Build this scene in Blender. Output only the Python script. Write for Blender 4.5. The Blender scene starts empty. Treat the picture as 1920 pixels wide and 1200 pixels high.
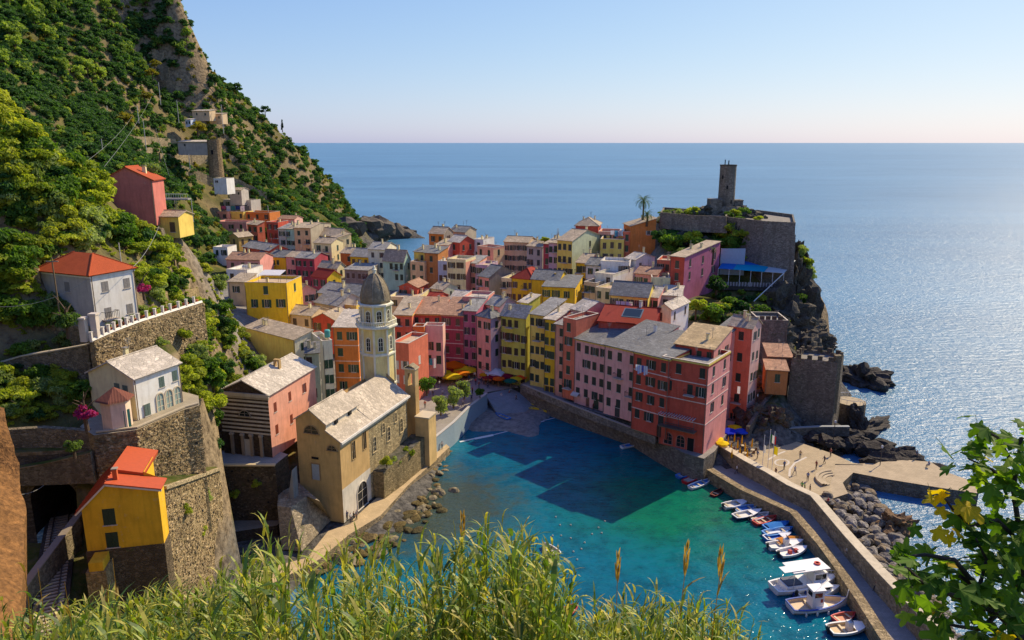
import bpy, math, random
import numpy as np
from mathutils import Vector, Matrix, noise
R = math.radians
S = bpy.context.scene
COL = S.collection
# ------------------------------------------------------------ camera, sky, sun, exposure
CH, PIT, FPX = 58.0, R(13.38), 1400.0
cam_d = bpy.data.cameras.new("camera")
cam_d.sensor_width = 36.0
cam_d.lens = 36.0 * FPX / 1920.0
cam_d.clip_start, cam_d.clip_end = 0.1, 200000.0
cam = bpy.data.objects.new("camera", cam_d)
COL.objects.link(cam)
cam.location = (0, 0, CH)
cam.rotation_euler = (R(90) - PIT, 0, 0)
S.camera = cam
SUN_AZ, SUN_EL = R(48), R(41)          # clockwise from the view direction, above the horizon
world = bpy.data.worlds.new("World")
S.world = world
world.use_nodes = True
wn = world.node_tree
sky = wn.nodes.new("ShaderNodeTexSky")
sky.sky_type = 'NISHITA'
sky.sun_disc = False
sky.sun_elevation, sky.sun_rotation = SUN_EL, SUN_AZ
sky.altitude, sky.air_density, sky.dust_density, sky.ozone_density = 0, 1.0, 0.6, 6.0
# tone-compressed sky: its brightness range is flattened, channel by channel, the same way all round
_sc, _cc = wn.nodes.new("ShaderNodeSeparateColor"), wn.nodes.new("ShaderNodeCombineColor")
wn.links.new(sky.outputs[0], _sc.inputs[0])
for _i, (_k, _e, _c) in enumerate(((.90, 1.0, 15.0), (.98, 1.0, 11.4), (2.5, .33, 1e6))):
    _p, _m, _q, _d = [wn.nodes.new("ShaderNodeMath") for _ in range(4)]
    _p.operation, _m.operation, _q.operation, _d.operation = 'POWER', 'MULTIPLY', 'MULTIPLY_ADD', 'DIVIDE'
    _p.inputs[1].default_value, _m.inputs[1].default_value, _q.inputs[1].default_value, _q.inputs[2].default_value = _e, _k, 1 / _c, 1.0
    for _s in (_p, _q): wn.links.new(_sc.outputs[_i], _s.inputs[0])
    wn.links.new(_p.outputs[0], _m.inputs[0]); wn.links.new(_m.outputs[0], _d.inputs[0]); wn.links.new(_q.outputs[0], _d.inputs[1]); wn.links.new(_d.outputs[0], _cc.inputs[_i])
wn.nodes['Background'].inputs[1].default_value = 0.10
wn.links.new(_cc.outputs[0], wn.nodes['Background'].inputs[0])
sd = bpy.data.lights.new("sun", 'SUN')
sd.energy, sd.angle, sd.color = 3.15, R(0.53), (1.0, 0.82, 0.56)
sun = bpy.data.objects.new("sun", sd)
COL.objects.link(sun)
sdir = Vector((math.sin(SUN_AZ) * math.cos(SUN_EL), math.cos(SUN_AZ) * math.cos(SUN_EL), math.sin(SUN_EL)))
sun.rotation_euler = sdir.to_track_quat('Z', 'Y').to_euler()
sun.location = sdir * 300
S.view_settings.view_transform = 'Standard'
S.view_settings.look = 'None'
S.view_settings.exposure = 0.92
S.view_settings.gamma = 1.0
S.view_settings.use_curve_mapping = False
S.render.engine = 'CYCLES'
S.cycles.max_bounces = 6
S.cycles.transparent_max_bounces = 6

# ------------------------------------------------------------ pixels of the 1920x1200 photograph -> points
cp, sp_ = math.cos(PIT), math.sin(PIT)
def ray(u, v):
    a, b = (u - 960) / FPX, (600 - v) / FPX
    return Vector((a, cp + b * sp_, -sp_ + b * cp))
def PZ(u, v, z):
    d = ray(u, v); t = (z - CH) / d.z
    return Vector((d.x * t, d.y * t, z))
def PY(u, v, y):
    d = ray(u, v); t = y / d.y
    return Vector((d.x * t, y, CH + d.z * t))
def proj(p):
    x, y, z = p[0], p[1], p[2] - CH
    dep = y * cp - z * sp_
    return 960 + FPX * x / dep, 600 - FPX * (y * sp_ + z * cp) / dep

# ------------------------------------------------------------ mesh builder
class MB:
    def __init__(s): s.v = []; s.f = []; s.m = []; s.mats = []
    def mi(s, m):
        if m not in s.mats: s.mats.append(m)
        return s.mats.index(m)
    def face(s, pts, m):
        n = len(s.v); s.v += [tuple(p) for p in pts]
        s.f.append(tuple(range(n, n + len(pts)))); s.m.append(s.mi(m))
    def add(s, vs, fs, m):
        n = len(s.v); s.v += [tuple(p) for p in vs]; k = s.mi(m)
        for f in fs: s.f.append(tuple(i + n for i in f)); s.m.append(k)
    def box(s, x0, x1, y0, y1, z0, z1, m):
        s.add([(x0, y0, z0), (x1, y0, z0), (x1, y1, z0), (x0, y1, z0), (x0, y0, z1), (x1, y0, z1), (x1, y1, z1), (x0, y1, z1)],
              [(3, 2, 1, 0), (4, 5, 6, 7), (0, 1, 5, 4), (1, 2, 6, 5), (2, 3, 7, 6), (3, 0, 4, 7)], m)
    def obox(s, c, dx, dy, dz, rz, m, rx=0):
        M = Matrix.Translation(c) @ Matrix.Rotation(rz, 4, 'Z') @ Matrix.Rotation(rx, 4, 'X')
        vs = [M @ Vector((a * dx / 2, b * dy / 2, e * dz / 2)) for e in (-1, 1) for a, b in ((-1, -1), (1, -1), (1, 1), (-1, 1))]
        s.add(vs, [(3, 2, 1, 0), (4, 5, 6, 7), (0, 1, 5, 4), (1, 2, 6, 5), (2, 3, 7, 6), (3, 0, 4, 7)], m)
    def prism(s, poly, z0, z1, m, mt=None):
        n = len(poly)
        zb = z0 if isinstance(z0, (list, tuple)) else [z0] * n
        zt = z1 if isinstance(z1, (list, tuple)) else [z1] * n
        P = [(p[0], p[1], a, b) for p, a, b in zip(poly, zb, zt)]
        if sum(P[i][0] * P[(i + 1) % n][1] - P[(i + 1) % n][0] * P[i][1] for i in range(n)) < 0: P.reverse()
        vs = [(p[0], p[1], p[2]) for p in P] + [(p[0], p[1], p[3]) for p in P]
        s.add(vs, [(i, (i + 1) % n, n + (i + 1) % n, n + i) for i in range(n)] + [tuple(range(n - 1, -1, -1))], m)
        s.add(vs[n:], [tuple(range(n))], mt or m)
    def slab(s, pts, th, m):        # a sheet of 3-D points given a thickness below
        n = len(pts); P = [Vector(p) for p in pts]
        nn = Vector((0, 0, 0))
        for i in range(n): nn += P[i].cross(P[(i + 1) % n])
        nn.normalize()
        if nn.z < -1e-4: P.reverse(); nn = -nn
        vs = P + [p - nn * th for p in P]
        s.add(vs, [tuple(range(n)), tuple(range(2 * n - 1, n - 1, -1))] + [((i + 1) % n, i, n + i, n + (i + 1) % n) for i in range(n)], m)
    def tube(s, pts, r, n, m):
        P = [Vector(p) for p in pts]; k = len(P)
        rr = r if isinstance(r, (list, tuple)) else [r] * k
        vs = []
        for i in range(k):
            d = (P[min(i + 1, k - 1)] - P[max(i - 1, 0)]).normalized()
            a = d.cross(Vector((0.31, 0.17, 1) if abs(d.z) < .95 else (1, 0, 0))).normalized(); b = d.cross(a)
            for j in range(n):
                t = 2 * math.pi * j / n
                vs.append(P[i] + (a * math.cos(t) + b * math.sin(t)) * rr[i])
        fs = [(i * n + j, i * n + (j + 1) % n, (i + 1) * n + (j + 1) % n, (i + 1) * n + j) for i in range(k - 1) for j in range(n)]
        fs += [tuple(range(n - 1, -1, -1)), tuple(range((k - 1) * n, k * n))]
        s.add(vs, fs, m)
    def lathe(s, prof, n, m, c=(0, 0), ph=0, a0=0, a1=2 * math.pi):
        k = len(prof); vs = []; full = a1 - a0 > 6.28
        nn = n if full else n + 1
        for r, z in prof:
            for j in range(nn):
                t = ph + a0 + (a1 - a0) * j / n
                vs.append((c[0] + r * math.cos(t), c[1] + r * math.sin(t), z))
        fs = []
        for i in range(k - 1):
            for j in range(n):
                j2 = (j + 1) % nn
                fs.append((i * nn + j, i * nn + j2, (i + 1) * nn + j2, (i + 1) * nn + j))
        if full and prof[0] != prof[-1] and prof[0][0] > 1e-3: fs.append(tuple(range(nn - 1, -1, -1)))
        if full and prof[0] != prof[-1] and prof[-1][0] > 1e-3: fs.append(tuple(range((k - 1) * nn, k * nn)))
        s.add(vs, fs, m)
    def mesh(s, name, smooth=False):
        me = bpy.data.meshes.new(name)
        me.from_pydata(s.v, [], s.f)
        for m in s.mats: me.materials.append(M(m))
        if len(s.mats) > 1: me.polygons.foreach_set('material_index', s.m)
        if smooth: me.polygons.foreach_set('use_smooth', [True] * len(me.polygons))
        me.update()
        return me
def obj(name, mb, parent=None, loc=None, rz=0, smooth=False):
    me = mb.mesh(name, smooth) if isinstance(mb, MB) else mb
    o = bpy.data.objects.new(name, me); COL.objects.link(o)
    if parent is not None: o.parent = parent
    if loc is not None: o.location = loc
    if rz: o.rotation_euler = (0, 0, rz)
    return o
def tag(o, label=None, cat=None, group=None, kind=None):
    if label: o['label'] = label
    if cat: o['category'] = cat
    if group: o['group'] = group
    if kind: o['kind'] = kind
    return o
def thing(name, label, cat, loc=(0, 0, 0), rz=0, group=None):
    o = bpy.data.objects.new(name, None); COL.objects.link(o)
    o.empty_display_size = .3
    o.location = loc; o.rotation_euler = (0, 0, rz)
    return tag(o, label, cat, group)
def copy_tree(o, parent=None):
    c = o.copy(); COL.objects.link(c)
    if parent is not None: c.parent = parent
    for ch in list(o.children): copy_tree(ch, c)
    return c

# ------------------------------------------------------------ materials
def lin(h):
    c = [int(h[i:i + 2], 16) / 255 for i in (0, 2, 4)]
    return tuple(((x + .055) / 1.055) ** 2.4 if x > .04045 else x / 12.92 for x in c) + (1,)
_M = {}
def M(k):
    if k not in _M: _M[k] = make_mat(k)
    return _M[k]
class NT:
    def __init__(s, name):
        s.mat = bpy.data.materials.new(name); s.mat.use_nodes = True
        s.t = s.mat.node_tree; s.b = s.t.nodes['Principled BSDF']; s.out = s.t.nodes['Material Output']
    def n(s, ty, **kw):
        x = s.t.nodes.new('ShaderNode' + ty)
        for k, v in kw.items():
            if k.startswith('i_'):
                kk = k[2:]
                x.inputs[int(kk) if kk.isdigit() else kk.replace('_', ' ')].default_value = v
            else: setattr(x, k, v)
        return x
    def l(s, a, b): s.t.links.new(a, b)
    def coord(s, kind='Object', scale=(1, 1, 1), rot=(0, 0, 0)):
        if kind == 'World': o = s.n('NewGeometry').outputs['Position']
        else: o = s.n('TexCoord').outputs[kind]
        mp = s.n('Mapping'); mp.inputs['Scale'].default_value = scale; mp.inputs['Rotation'].default_value = rot
        s.l(o, mp.inputs[0]); return mp.outputs[0]
    def noise(s, co, scale, det=3, rough=.55, out=0):
        x = s.n('TexNoise', i_Scale=scale, i_Detail=det, i_Roughness=rough); s.l(co, x.inputs['Vector']); return x.outputs[out]
    def ramp(s, f, stops, interp='LINEAR'):
        x = s.n('ValToRGB'); x.color_ramp.interpolation = interp; e = x.color_ramp.elements
        while len(e) < len(stops): e.new(.5)
        for q, (p, c) in zip(e, stops):
            q.position = p; q.color = c if isinstance(c, tuple) else (c, c, c, 1)
        s.l(f, x.inputs[0]); return x.outputs[0]
    def mix(s, f, a, b, mode='MIX'):
        x = s.n('Mix', data_type='RGBA', blend_type=mode)
        for k, val in ((0, f), (6, a), (7, b)):
            if isinstance(val, (int, float)): x.inputs[k].default_value = val
            elif isinstance(val, tuple): x.inputs[k].default_value = val
            else: s.l(val, x.inputs[k])
        return x.outputs[2]
    def math(s, op, a, b=0.0, clamp=False):
        x = s.n('Math', operation=op, use_clamp=clamp)
        for k, val in ((0, a), (1, b)):
            if isinstance(val, (int, float)): x.inputs[k].default_value = val
            else: s.l(val, x.inputs[k])
        return x.outputs[0]
    def col(s, c):
        if isinstance(c, tuple): s.b.inputs['Base Color'].default_value = c
        else: s.l(c, s.b.inputs['Base Color'])
    def bump(s, h, strength=.3, dist=.05):
        x = s.n('Bump'); x.inputs['Strength'].default_value = strength; x.inputs['Distance'].default_value = dist
        s.l(h, x.inputs['Height']); s.l(x.outputs[0], s.b.inputs['Normal'])
    def rough(s, r): s.b.inputs['Roughness'].default_value = r
def mul(c, f): return (min(c[0] * f, .85), min(c[1] * f, .85), min(c[2] * f, .85), 1)
def make_mat(k):
    p = k.split(':'); t = p[0]; m = NT(k.replace(':', '_'))
    spec = m.b.inputs['Specular IOR Level']
    if t == 'plaster':              # painted render with weather stains
        c = tuple(x ** .70 for x in lin(p[1])); m.rough(.9); spec.default_value = .15
        co = m.coord('World')
        a = m.noise(co, .55, 4, .6); b = m.noise(m.coord('World', (2.2, 2.2, .35)), 1.0, 3)
        g = m.noise(co, 5.0, 2)
        x = m.mix(m.ramp(a, [(.35, 0), (.7, 1)]), mul(c, .86), mul(c, 1.08))
        x = m.mix(m.ramp(b, [(.46, 0), (.78, .5)]), x, mul(c, .52))
        x = m.mix(m.ramp(g, [(.6, 0), (.7, .35)]), x, mul(c, 1.25)); q = m.noise(co, 1.5, 4, .65); x = m.mix(m.ramp(q, [(.62, 0), (.68, .4)]), x, m.mix(.4, mul(c, .9), (.46, .42, .36, 1)))
        m.col(x); m.bump(g, .25, .03)
    elif t == 'paint':
        c = lin(p[1]); m.rough(float(p[2]) if len(p) > 2 else .5)
        g = m.noise(m.coord('World'), 3.0, 3)
        m.col(m.mix(g, mul(c, .8), mul(c, 1.15)))
    elif t == 'slate':              # stone roof slates, courses with uneven edges
        c = lin(p[1]); m.rough(.85); spec.default_value = .2
        co = m.coord('Object')
        v = m.n('TexVoronoi', i_Scale=1.7); m.l(m.coord('Object', (1, 1.6, 1.6)), v.inputs['Vector'])
        w = m.n('TexVoronoi', feature='DISTANCE_TO_EDGE', i_Scale=1.7); m.l(m.coord('Object', (1, 1.6, 1.6)), w.inputs['Vector'])
        hs = m.n('SeparateColor'); m.l(v.outputs['Color'], hs.inputs[0])
        a = m.noise(m.coord('World'), .45, 4, .65)
        x = m.mix(hs.outputs[0], mul(c, .66), mul(c, 1.22))
        x = m.mix(m.ramp(a, [(.38, 0), (.7, 1)]), x, mul(c, .66))
        x = m.mix(m.ramp(m.noise(co, 1.6, 3), [(.6, 0), (.75, .6)]), x, (.30, .24, .15, 1))
        m.col(m.mix(m.ramp(w.outputs[0], [(0, .55), (.06, 0)]), x, mul(c, .4)))
        m.bump(m.math('ADD', hs.outputs[1], m.ramp(w.outputs[0], [(0, 0), (.1, 1)])), .5, .06)
    elif t == 'tile':               # clay roof tiles
        c = lin(p[1]); m.rough(.8); spec.default_value = .2
        a = m.noise(m.coord('World'), .7, 4, .6); b = m.noise(m.coord('World'), 6, 2)
        wv = m.n('TexWave', i_Scale=2.3, i_Distortion=.6, bands_direction='X'); m.l(m.coord('Object'), wv.inputs['Vector'])
        x = m.mix(a, mul(c, .72), mul(c, 1.2)); x = m.mix(m.ramp(b, [(.55, 0), (.75, .5)]), x, mul(c, .5))
        m.col(x); m.bump(wv.outputs[1], .6, .07)
    elif t == 'stone':              # rubble masonry
        c = lin(p[1]); m.rough(.95); spec.default_value = .1
        sc = (float(p[2]) if len(p) > 2 else 1.6) * 1.75
        co = m.coord('World', (1, 1, 1.5))
        jit = m.n('VectorMath', operation='ADD'); nz = m.n('TexNoise', i_Scale=1.1); m.l(co, nz.inputs['Vector'])
        m.l(co, jit.inputs[0]); m.l(nz.outputs['Color'], jit.inputs[1])
        v = m.n('TexVoronoi', i_Scale=sc); m.l(jit.outputs[0], v.inputs['Vector'])
        w = m.n('TexVoronoi', feature='DISTANCE_TO_EDGE', i_Scale=sc); m.l(jit.outputs[0], w.inputs['Vector'])
        hs = m.n('SeparateColor'); m.l(v.outputs['Color'], hs.inputs[0])
        a = m.noise(m.coord('World'), .28, 5, .65)
        x = m.mix(hs.outputs[0], mul(c, .6), mul(c, 1.3))
        x = m.mix(m.ramp(a, [(.45, 0), (.68, .6)]), x, mul(c, .58))
        x = m.mix(m.ramp(m.noise(m.coord('World'), .9, 4, .7), [(.6, 0), (.7, .7)]), x, (.07, .09, .025, 1))
        x = m.mix(m.ramp(m.noise(m.coord('World', (.8, .8, .07)), 1.0, 4, .6), [(.5, 0), (.72, .6)]), x, mul(c, .42))
        m.col(m.mix(m.ramp(w.outputs[0], [(0, .6), (.07, 0)]), x, mul(c, .45)))
        m.bump(m.ramp(w.outputs[0], [(0, 0), (.16, 1)]), .8, .08)
    elif t == 'rock':
        c = lin(p[1]); m.rough(.9); spec.default_value = .25
        co = m.coord('World')
        a = m.noise(co, .5, 6, .7); b = m.noise(co, 2.2, 5, .65)
        x = m.ramp(b, [(.3, mul(c, .35)), (.5, mul(c, .9)), (.7, mul(c, 1.5))])
        m.col(m.mix(m.ramp(a, [(.4, 0), (.65, .7)]), x, mul(c, .55))); m.bump(m.math('ADD', a, b), .9, .3)
    elif t == 'ground':             # hillside soil, dry grass, rock where steep
        m.rough(1); spec.default_value = .05
        co = m.coord('World')
        a = m.noise(co, .16, 5, .65); b = m.noise(co, .9, 4, .65); g = m.n('NewGeometry')
        sx = m.n('SeparateXYZ'); m.l(g.outputs['Normal'], sx.inputs[0])
        grass = m.ramp(a, [(.35, (.035, .055, .012, 1)), (.5, (.085, .10, .022, 1)), (.65, (.17, .135, .045, 1))])
        x = m.mix(m.ramp(b, [(.45, 0), (.65, .7)]), grass, (.14, .105, .055, 1))
        steep = m.math('ADD', m.math('MULTIPLY', b, .5), sx.outputs['Z'])
        x = m.mix(m.ramp(steep, [(.72, 1), (.95, 0)]), x, m.ramp(b, [(.3, (.08, .06, .038, 1)), (.6, (.30, .23, .14, 1))]))
        ps = m.n('SeparateXYZ'); m.l(co, ps.inputs[0])
        low = m.math('ADD', m.math('MULTIPLY', a, 14.0), ps.outputs['Z'])
        x = m.mix(m.ramp(m.math('MULTIPLY', low, .02), [(.24, 1), (.34, 0)]), x, m.ramp(b, [(.3, (.03, .03, .03, 1)), (.65, (.16, .15, .13, 1))]))
        def band(o, lo, hi):
            return m.math('MULTIPLY', m.math('MULTIPLY_ADD', o, 1 / 6) if 0 else m.math('MULTIPLY', m.math('SUBTRACT', o, lo), .12, True), m.math('MULTIPLY', m.math('SUBTRACT', hi, o), .12, True), True)
        town = m.math('MULTIPLY', band(ps.outputs['X'], -88.0, 46.0), band(ps.outputs['Y'], 128.0, 262.0), True)
        x = m.mix(m.math('MULTIPLY', town, .9), x, m.ramp(b, [(.3, (.14, .13, .12, 1)), (.65, (.30, .28, .25, 1))]))
        m.col(x); m.bump(m.math('ADD', a, b), .8, .5)
    elif t == 'paving':
        c = lin(p[1]); m.rough(.9); spec.default_value = .15
        co = m.coord('World')
        br = m.n('TexBrick', i_Scale=.9, i_Mortar_Size=.012, i_Color1=mul(c, .92), i_Color2=mul(c, 1.08), i_Mortar=mul(c, .6)); m.l(co, br.inputs['Vector'])
        a = m.noise(co, .5, 5, .65)
        m.col(m.mix(m.ramp(a, [(.4, 0), (.7, .55)]), br.outputs[0], mul(c, .6))); m.bump(m.noise(co, 8, 3), .3, .02)
    elif t == 'wood':
        c = lin(p[1]); m.rough(.8)
        a = m.noise(m.coord('Object', (1, 1, .2)), 9, 4)
        m.col(m.mix(a, mul(c, .55), mul(c, 1.25)))
    elif t == 'bark':
        c = lin(p[1]); m.rough(.95)
        a = m.noise(m.coord('Object', (3, 3, .6)), 4, 4)
        m.col(m.mix(a, mul(c, .5), mul(c, 1.3))); m.bump(a, .8, .03)
    elif t == 'leaf':               # leaf:rgb:rgb2 ; varies per plant and per clump, lets light through
        c1, c2 = lin(p[1]), lin(p[2])
        oi = m.n('ObjectInfo'); co = m.coord('World')
        a = m.noise(co, float(p[3]) if len(p) > 3 else .8, 3, .6)
        gi = m.n('NewGeometry')
        f = m.math('ADD', m.math('MULTIPLY', oi.outputs['Random'], .45), m.math('MULTIPLY', m.math('ADD', a, gi.outputs['Random Per Island']), .36), True)
        x = m.ramp(f, [(.2, c1), (.85, c2)])
        m.b.inputs['Roughness'].default_value = .6; spec.default_value = .2; m.col(x)
        tr = m.n('BsdfTranslucent'); m.l(m.mix(1.0, x, (1.5, 1.55, .6, 1), 'MULTIPLY'), tr.inputs[0])
        ms = m.n('MixShader', i_0=.46); m.l(m.b.outputs[0], ms.inputs[1]); m.l(tr.outputs[0], ms.inputs[2]); m.l(ms.outputs[0], m.out.inputs[0])
    elif t == 'glass':
        m.col((.012, .018, .022, 1)); m.rough(.08); spec.default_value = .6
    elif t == 'cloth':
        c = lin(p[1]); m.rough(.85); spec.default_value = .1
        a = m.noise(m.coord('World'), 3, 2)
        m.col(m.mix(a, mul(c, .85), mul(c, 1.1)))
        tr = m.n('BsdfTranslucent'); tr.inputs[0].default_value = c
        ms = m.n('MixShader', i_0=.3); m.l(m.b.outputs[0], ms.inputs[1]); m.l(tr.outputs[0], ms.inputs[2]); m.l(ms.outputs[0], m.out.inputs[0])
    elif t == 'metal':
        m.col(lin(p[1])); m.rough(.45); m.b.inputs['Metallic'].default_value = .6
    elif t == 'sea':
        co = m.coord('World')
        a = m.noise(m.coord('World', (.0009, .0045, 1)), 1.0, 4, .6)
        a2 = m.noise(m.coord('World', (.006, .02, 1)), 1.0, 4, .6)
        f = m.math('ADD', m.math('MULTIPLY', a, .6), m.math('MULTIPLY', a2, .4))
        m.col(m.ramp(f, [(.35, (.035, .125, .235, 1)), (.65, (.085, .225, .36, 1))])); m.rough(.3); spec.default_value = .35
        m.b.inputs['IOR'].default_value = 1.33
        h = m.math('ADD', m.noise(m.coord('World', (.22, .5, 1)), 1.0, 4, .6), m.math('MULTIPLY', m.noise(m.coord('World', (.9, 1.6, 1)), 1.0, 3, .6), .45))
        m.bump(h, 1.0, .6)
    elif t == 'harbour':
        co = m.coord('World'); ps = m.n('SeparateXYZ'); m.l(co, ps.inputs[0])
        a = m.noise(co, .09, 4, .6); b = m.noise(co, .35, 4, .65)
        # what lies under the water: weed and sand, teal to the left, greener near the breakwater
        gr = m.n('VectorMath', operation='DISTANCE'); m.l(co, gr.inputs[0]); gr.inputs[1].default_value = (28, 114, 0)
        gx = m.math('ADD', m.math('MULTIPLY', gr.outputs['Value'], .03), m.math('MULTIPLY', m.math('SUBTRACT', a, .5), .7))
        x = m.ramp(m.noise(co, .045, 4, .6), [(.3, (.003, .075, .15, 1)), (.5, (.003, .13, .20, 1)), (.7, (.004, .16, .21, 1))])
        x = m.mix(m.ramp(gx, [(.25, 1), (.75, 0)]), x, (.005, .15, .085, 1))
        x = m.mix(m.ramp(b, [(.45, 0), (.72, .6)]), x, (.002, .035, .055, 1))
        near = m.n('VectorMath', operation='DISTANCE'); m.l(co, near.inputs[0]); near.inputs[1].default_value = (-13, 112, 0)
        x = m.mix(m.ramp(m.math('ADD', m.math('MULTIPLY', near.outputs['Value'], .03), m.math('MULTIPLY', m.math('SUBTRACT', b, .5), .8)), [(.25, .85), (.55, 0)]), x, (.05, .055, .022, 1))
        m.col(x); m.rough(.1); m.b.inputs['IOR'].default_value = 1.33
        h = m.math('ADD', m.noise(m.coord('World', (.5, 1.1, 1)), 1.0, 3, .55), m.math('MULTIPLY', m.noise(m.coord('World', (1.8, 3.2, 1)), 1.0, 2, .5), .4))
        m.bump(h, .8, .3)
    elif t == 'dark':
        m.col((.01, .01, .01, 1)); m.rough(1)
    else: raise KeyError(k)
    return m.mat
# ------------------------------------------------------------ house builder
TP = []                                  # terrain control points (x, y, z)
PAL = dict(pink='e08474', lpink='e6a08a', coral='d45c3e', salmon='d8886a', red='b83a28', crim='982c36', orange='cc6224', yellow='eec048', gold='e6ac18',
           cream='e6cf8e', pale='eadeb8', olive='b4ae38', lilac='ba92a4', mag='a44a64', white='ebe5d4', grey='aaa090', tan='c8a678', peach='deaa70',
           green='bcc89a', teal='8fb8a0', brown='a8602c', blue='b0bcd0', ochre='cc9c44', stone='988a72', dstone='776c5e')
def wm(c): return ('plaster:' + PAL[c]) if c in PAL else c
RF = dict(beige='slate:b9a88f', grey='slate:9c9a94', dgrey='slate:7f807e', red='tile:a0382a', orange='tile:b4542e', pale='slate:cfc4b2', clay='slate:b08a70', ter='paving:c2ab90')
_W = {}
def win_meshes(w, h, sc, fc):
    k = (round(w, 2), round(h, 2), sc, fc)
    if k in _W: return _W[k]
    a = MB(); f = 'paint:' + fc
    a.face([(-w / 2, .13, -h / 2), (w / 2, .13, -h / 2), (w / 2, .13, h / 2), (-w / 2, .13, h / 2)], 'glass')
    t = .06
    for x0, x1, z0, z1 in ((-w / 2, -w / 2 + t, -h / 2, h / 2), (w / 2 - t, w / 2, -h / 2, h / 2), (-w / 2 + t, w / 2 - t, h / 2 - t, h / 2),
                           (-w / 2 + t, w / 2 - t, -h / 2, -h / 2 + t), (-t / 2, t / 2, -h / 2 + t, h / 2 - t)):
        a.box(x0, x1, .07, .125, z0, z1, f)
    a.box(-w / 2 - .1, w / 2 + .1, -.09, .1, -h / 2 - .09, -h / 2 - .003, 'paint:bdb6aa')
    lw = w / 2
    def leaf(x0):
        b = MB(); s = 'paint:' + sc
        b.box(x0, x0 + lw - .01, -.02, .03, -h / 2, h / 2, s)
        for i in range(7):
            z = -h / 2 + h * (i + .5) / 7
            b.box(x0 + .06, x0 + lw - .07, -.035, -.0195, z - h * .035, z + h * .035, s)
        return b.mesh('shutter')
    def oleaf(x0):
        b = MB(); s = 'paint:' + sc
        b.box(x0, x0 + lw - .01, -.07, -.02, -h / 2, h / 2, s)
        for i in range(7):
            z = -h / 2 + h * (i + .5) / 7
            b.box(x0 + .06, x0 + lw - .07, -.085, -.0695, z - h * .035, z + h * .035, s)
        return b.mesh('shutter')
    _W[k] = (a.mesh('window'), leaf(-lw), leaf(.01), oleaf(-2 * lw - .02), oleaf(lw + .03))
    return _W[k]
def add_window(par, loc, rz, w, h, sc='1f3a33', fc='cfc9bd', mode='closed', name='window'):
    ms = win_meshes(w, h, sc or '1f3a33', fc)
    o = obj(name, ms[0], par, loc, rz)
    if sc and mode != 'none':
        for m in (ms[1:3] if mode == 'closed' else ms[3:5] if mode == 'open' else (ms[1], ms[4])): obj('shutter', m, o)
    return o
_D = {}
def add_door(par, loc, rz, w, h, c):
    k = (w, h, c)
    if k not in _D:
        b = MB(); b.box(-w / 2, w / 2, .08, .13, 0, h, 'paint:' + c)
        for x in (-w / 4, w / 4):
            for z0, z1 in ((.15, .95), (1.1, h - .15)): b.box(x - w * .18, x + w * .18, .06, .0795, z0, z1, 'paint:' + c)
        b.box(w * .02, w * .06, .03, .0595, 1.0, 1.06, 'metal:8a8578')
        _D[k] = b.mesh('door')
    return obj('door', _D[k], par, loc, rz)
def panel(mb, o, ax, W, H, holes, mat, dep=.16):
    """a wall face at o, running along ax, W by H, with rectangular openings and their reveals"""
    o = Vector(o); ax = Vector(ax); nn = Vector((ax.y, -ax.x, 0)); up = Vector((0, 0, 1))
    holes = [q for q in holes if q[0] > .05 and q[1] < W - .05 and q[2] >= 0 and q[3] < H - .05]
    xs = sorted({0, W, *[q[0] for q in holes], *[q[1] for q in holes]}); zs = sorted({0, H, *[q[2] for q in holes], *[q[3] for q in holes]})
    P = lambda x, z, y=0: o + ax * x + up * z - nn * y
    for j in range(len(zs) - 1):
        run = None
        for i in range(len(xs) - 1):
            cx, cz = (xs[i] + xs[i + 1]) / 2, (zs[j] + zs[j + 1]) / 2
            if any(q[0] < cx < q[1] and q[2] < cz < q[3] for q in holes):
                if run is not None: mb.face([P(run, zs[j]), P(xs[i], zs[j]), P(xs[i], zs[j + 1]), P(run, zs[j + 1])], mat); run = None
            elif run is None: run = xs[i]
        if run is not None: mb.face([P(run, zs[j]), P(W, zs[j]), P(W, zs[j + 1]), P(run, zs[j + 1])], mat)
    for x0, x1, z0, z1 in holes:
        for (xa, za), (xb, zb) in (((x0, z0), (x0, z1)), ((x0, z1), (x1, z1)), ((x1, z1), (x1, z0)), ((x1, z0), (x0, z0))):
            mb.face([P(xa, za), P(xa, za, dep), P(xb, zb, dep), P(xb, zb)], mat)
    return holes
def solve_w(p, ang, u):
    c, s = math.cos(ang), math.sin(ang); k = (u - 960) / FPX
    A = p.y * cp - (p.z - CH) * sp_
    return (k * A - p.x) / (c - k * s * cp)
HN = [0]
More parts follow.
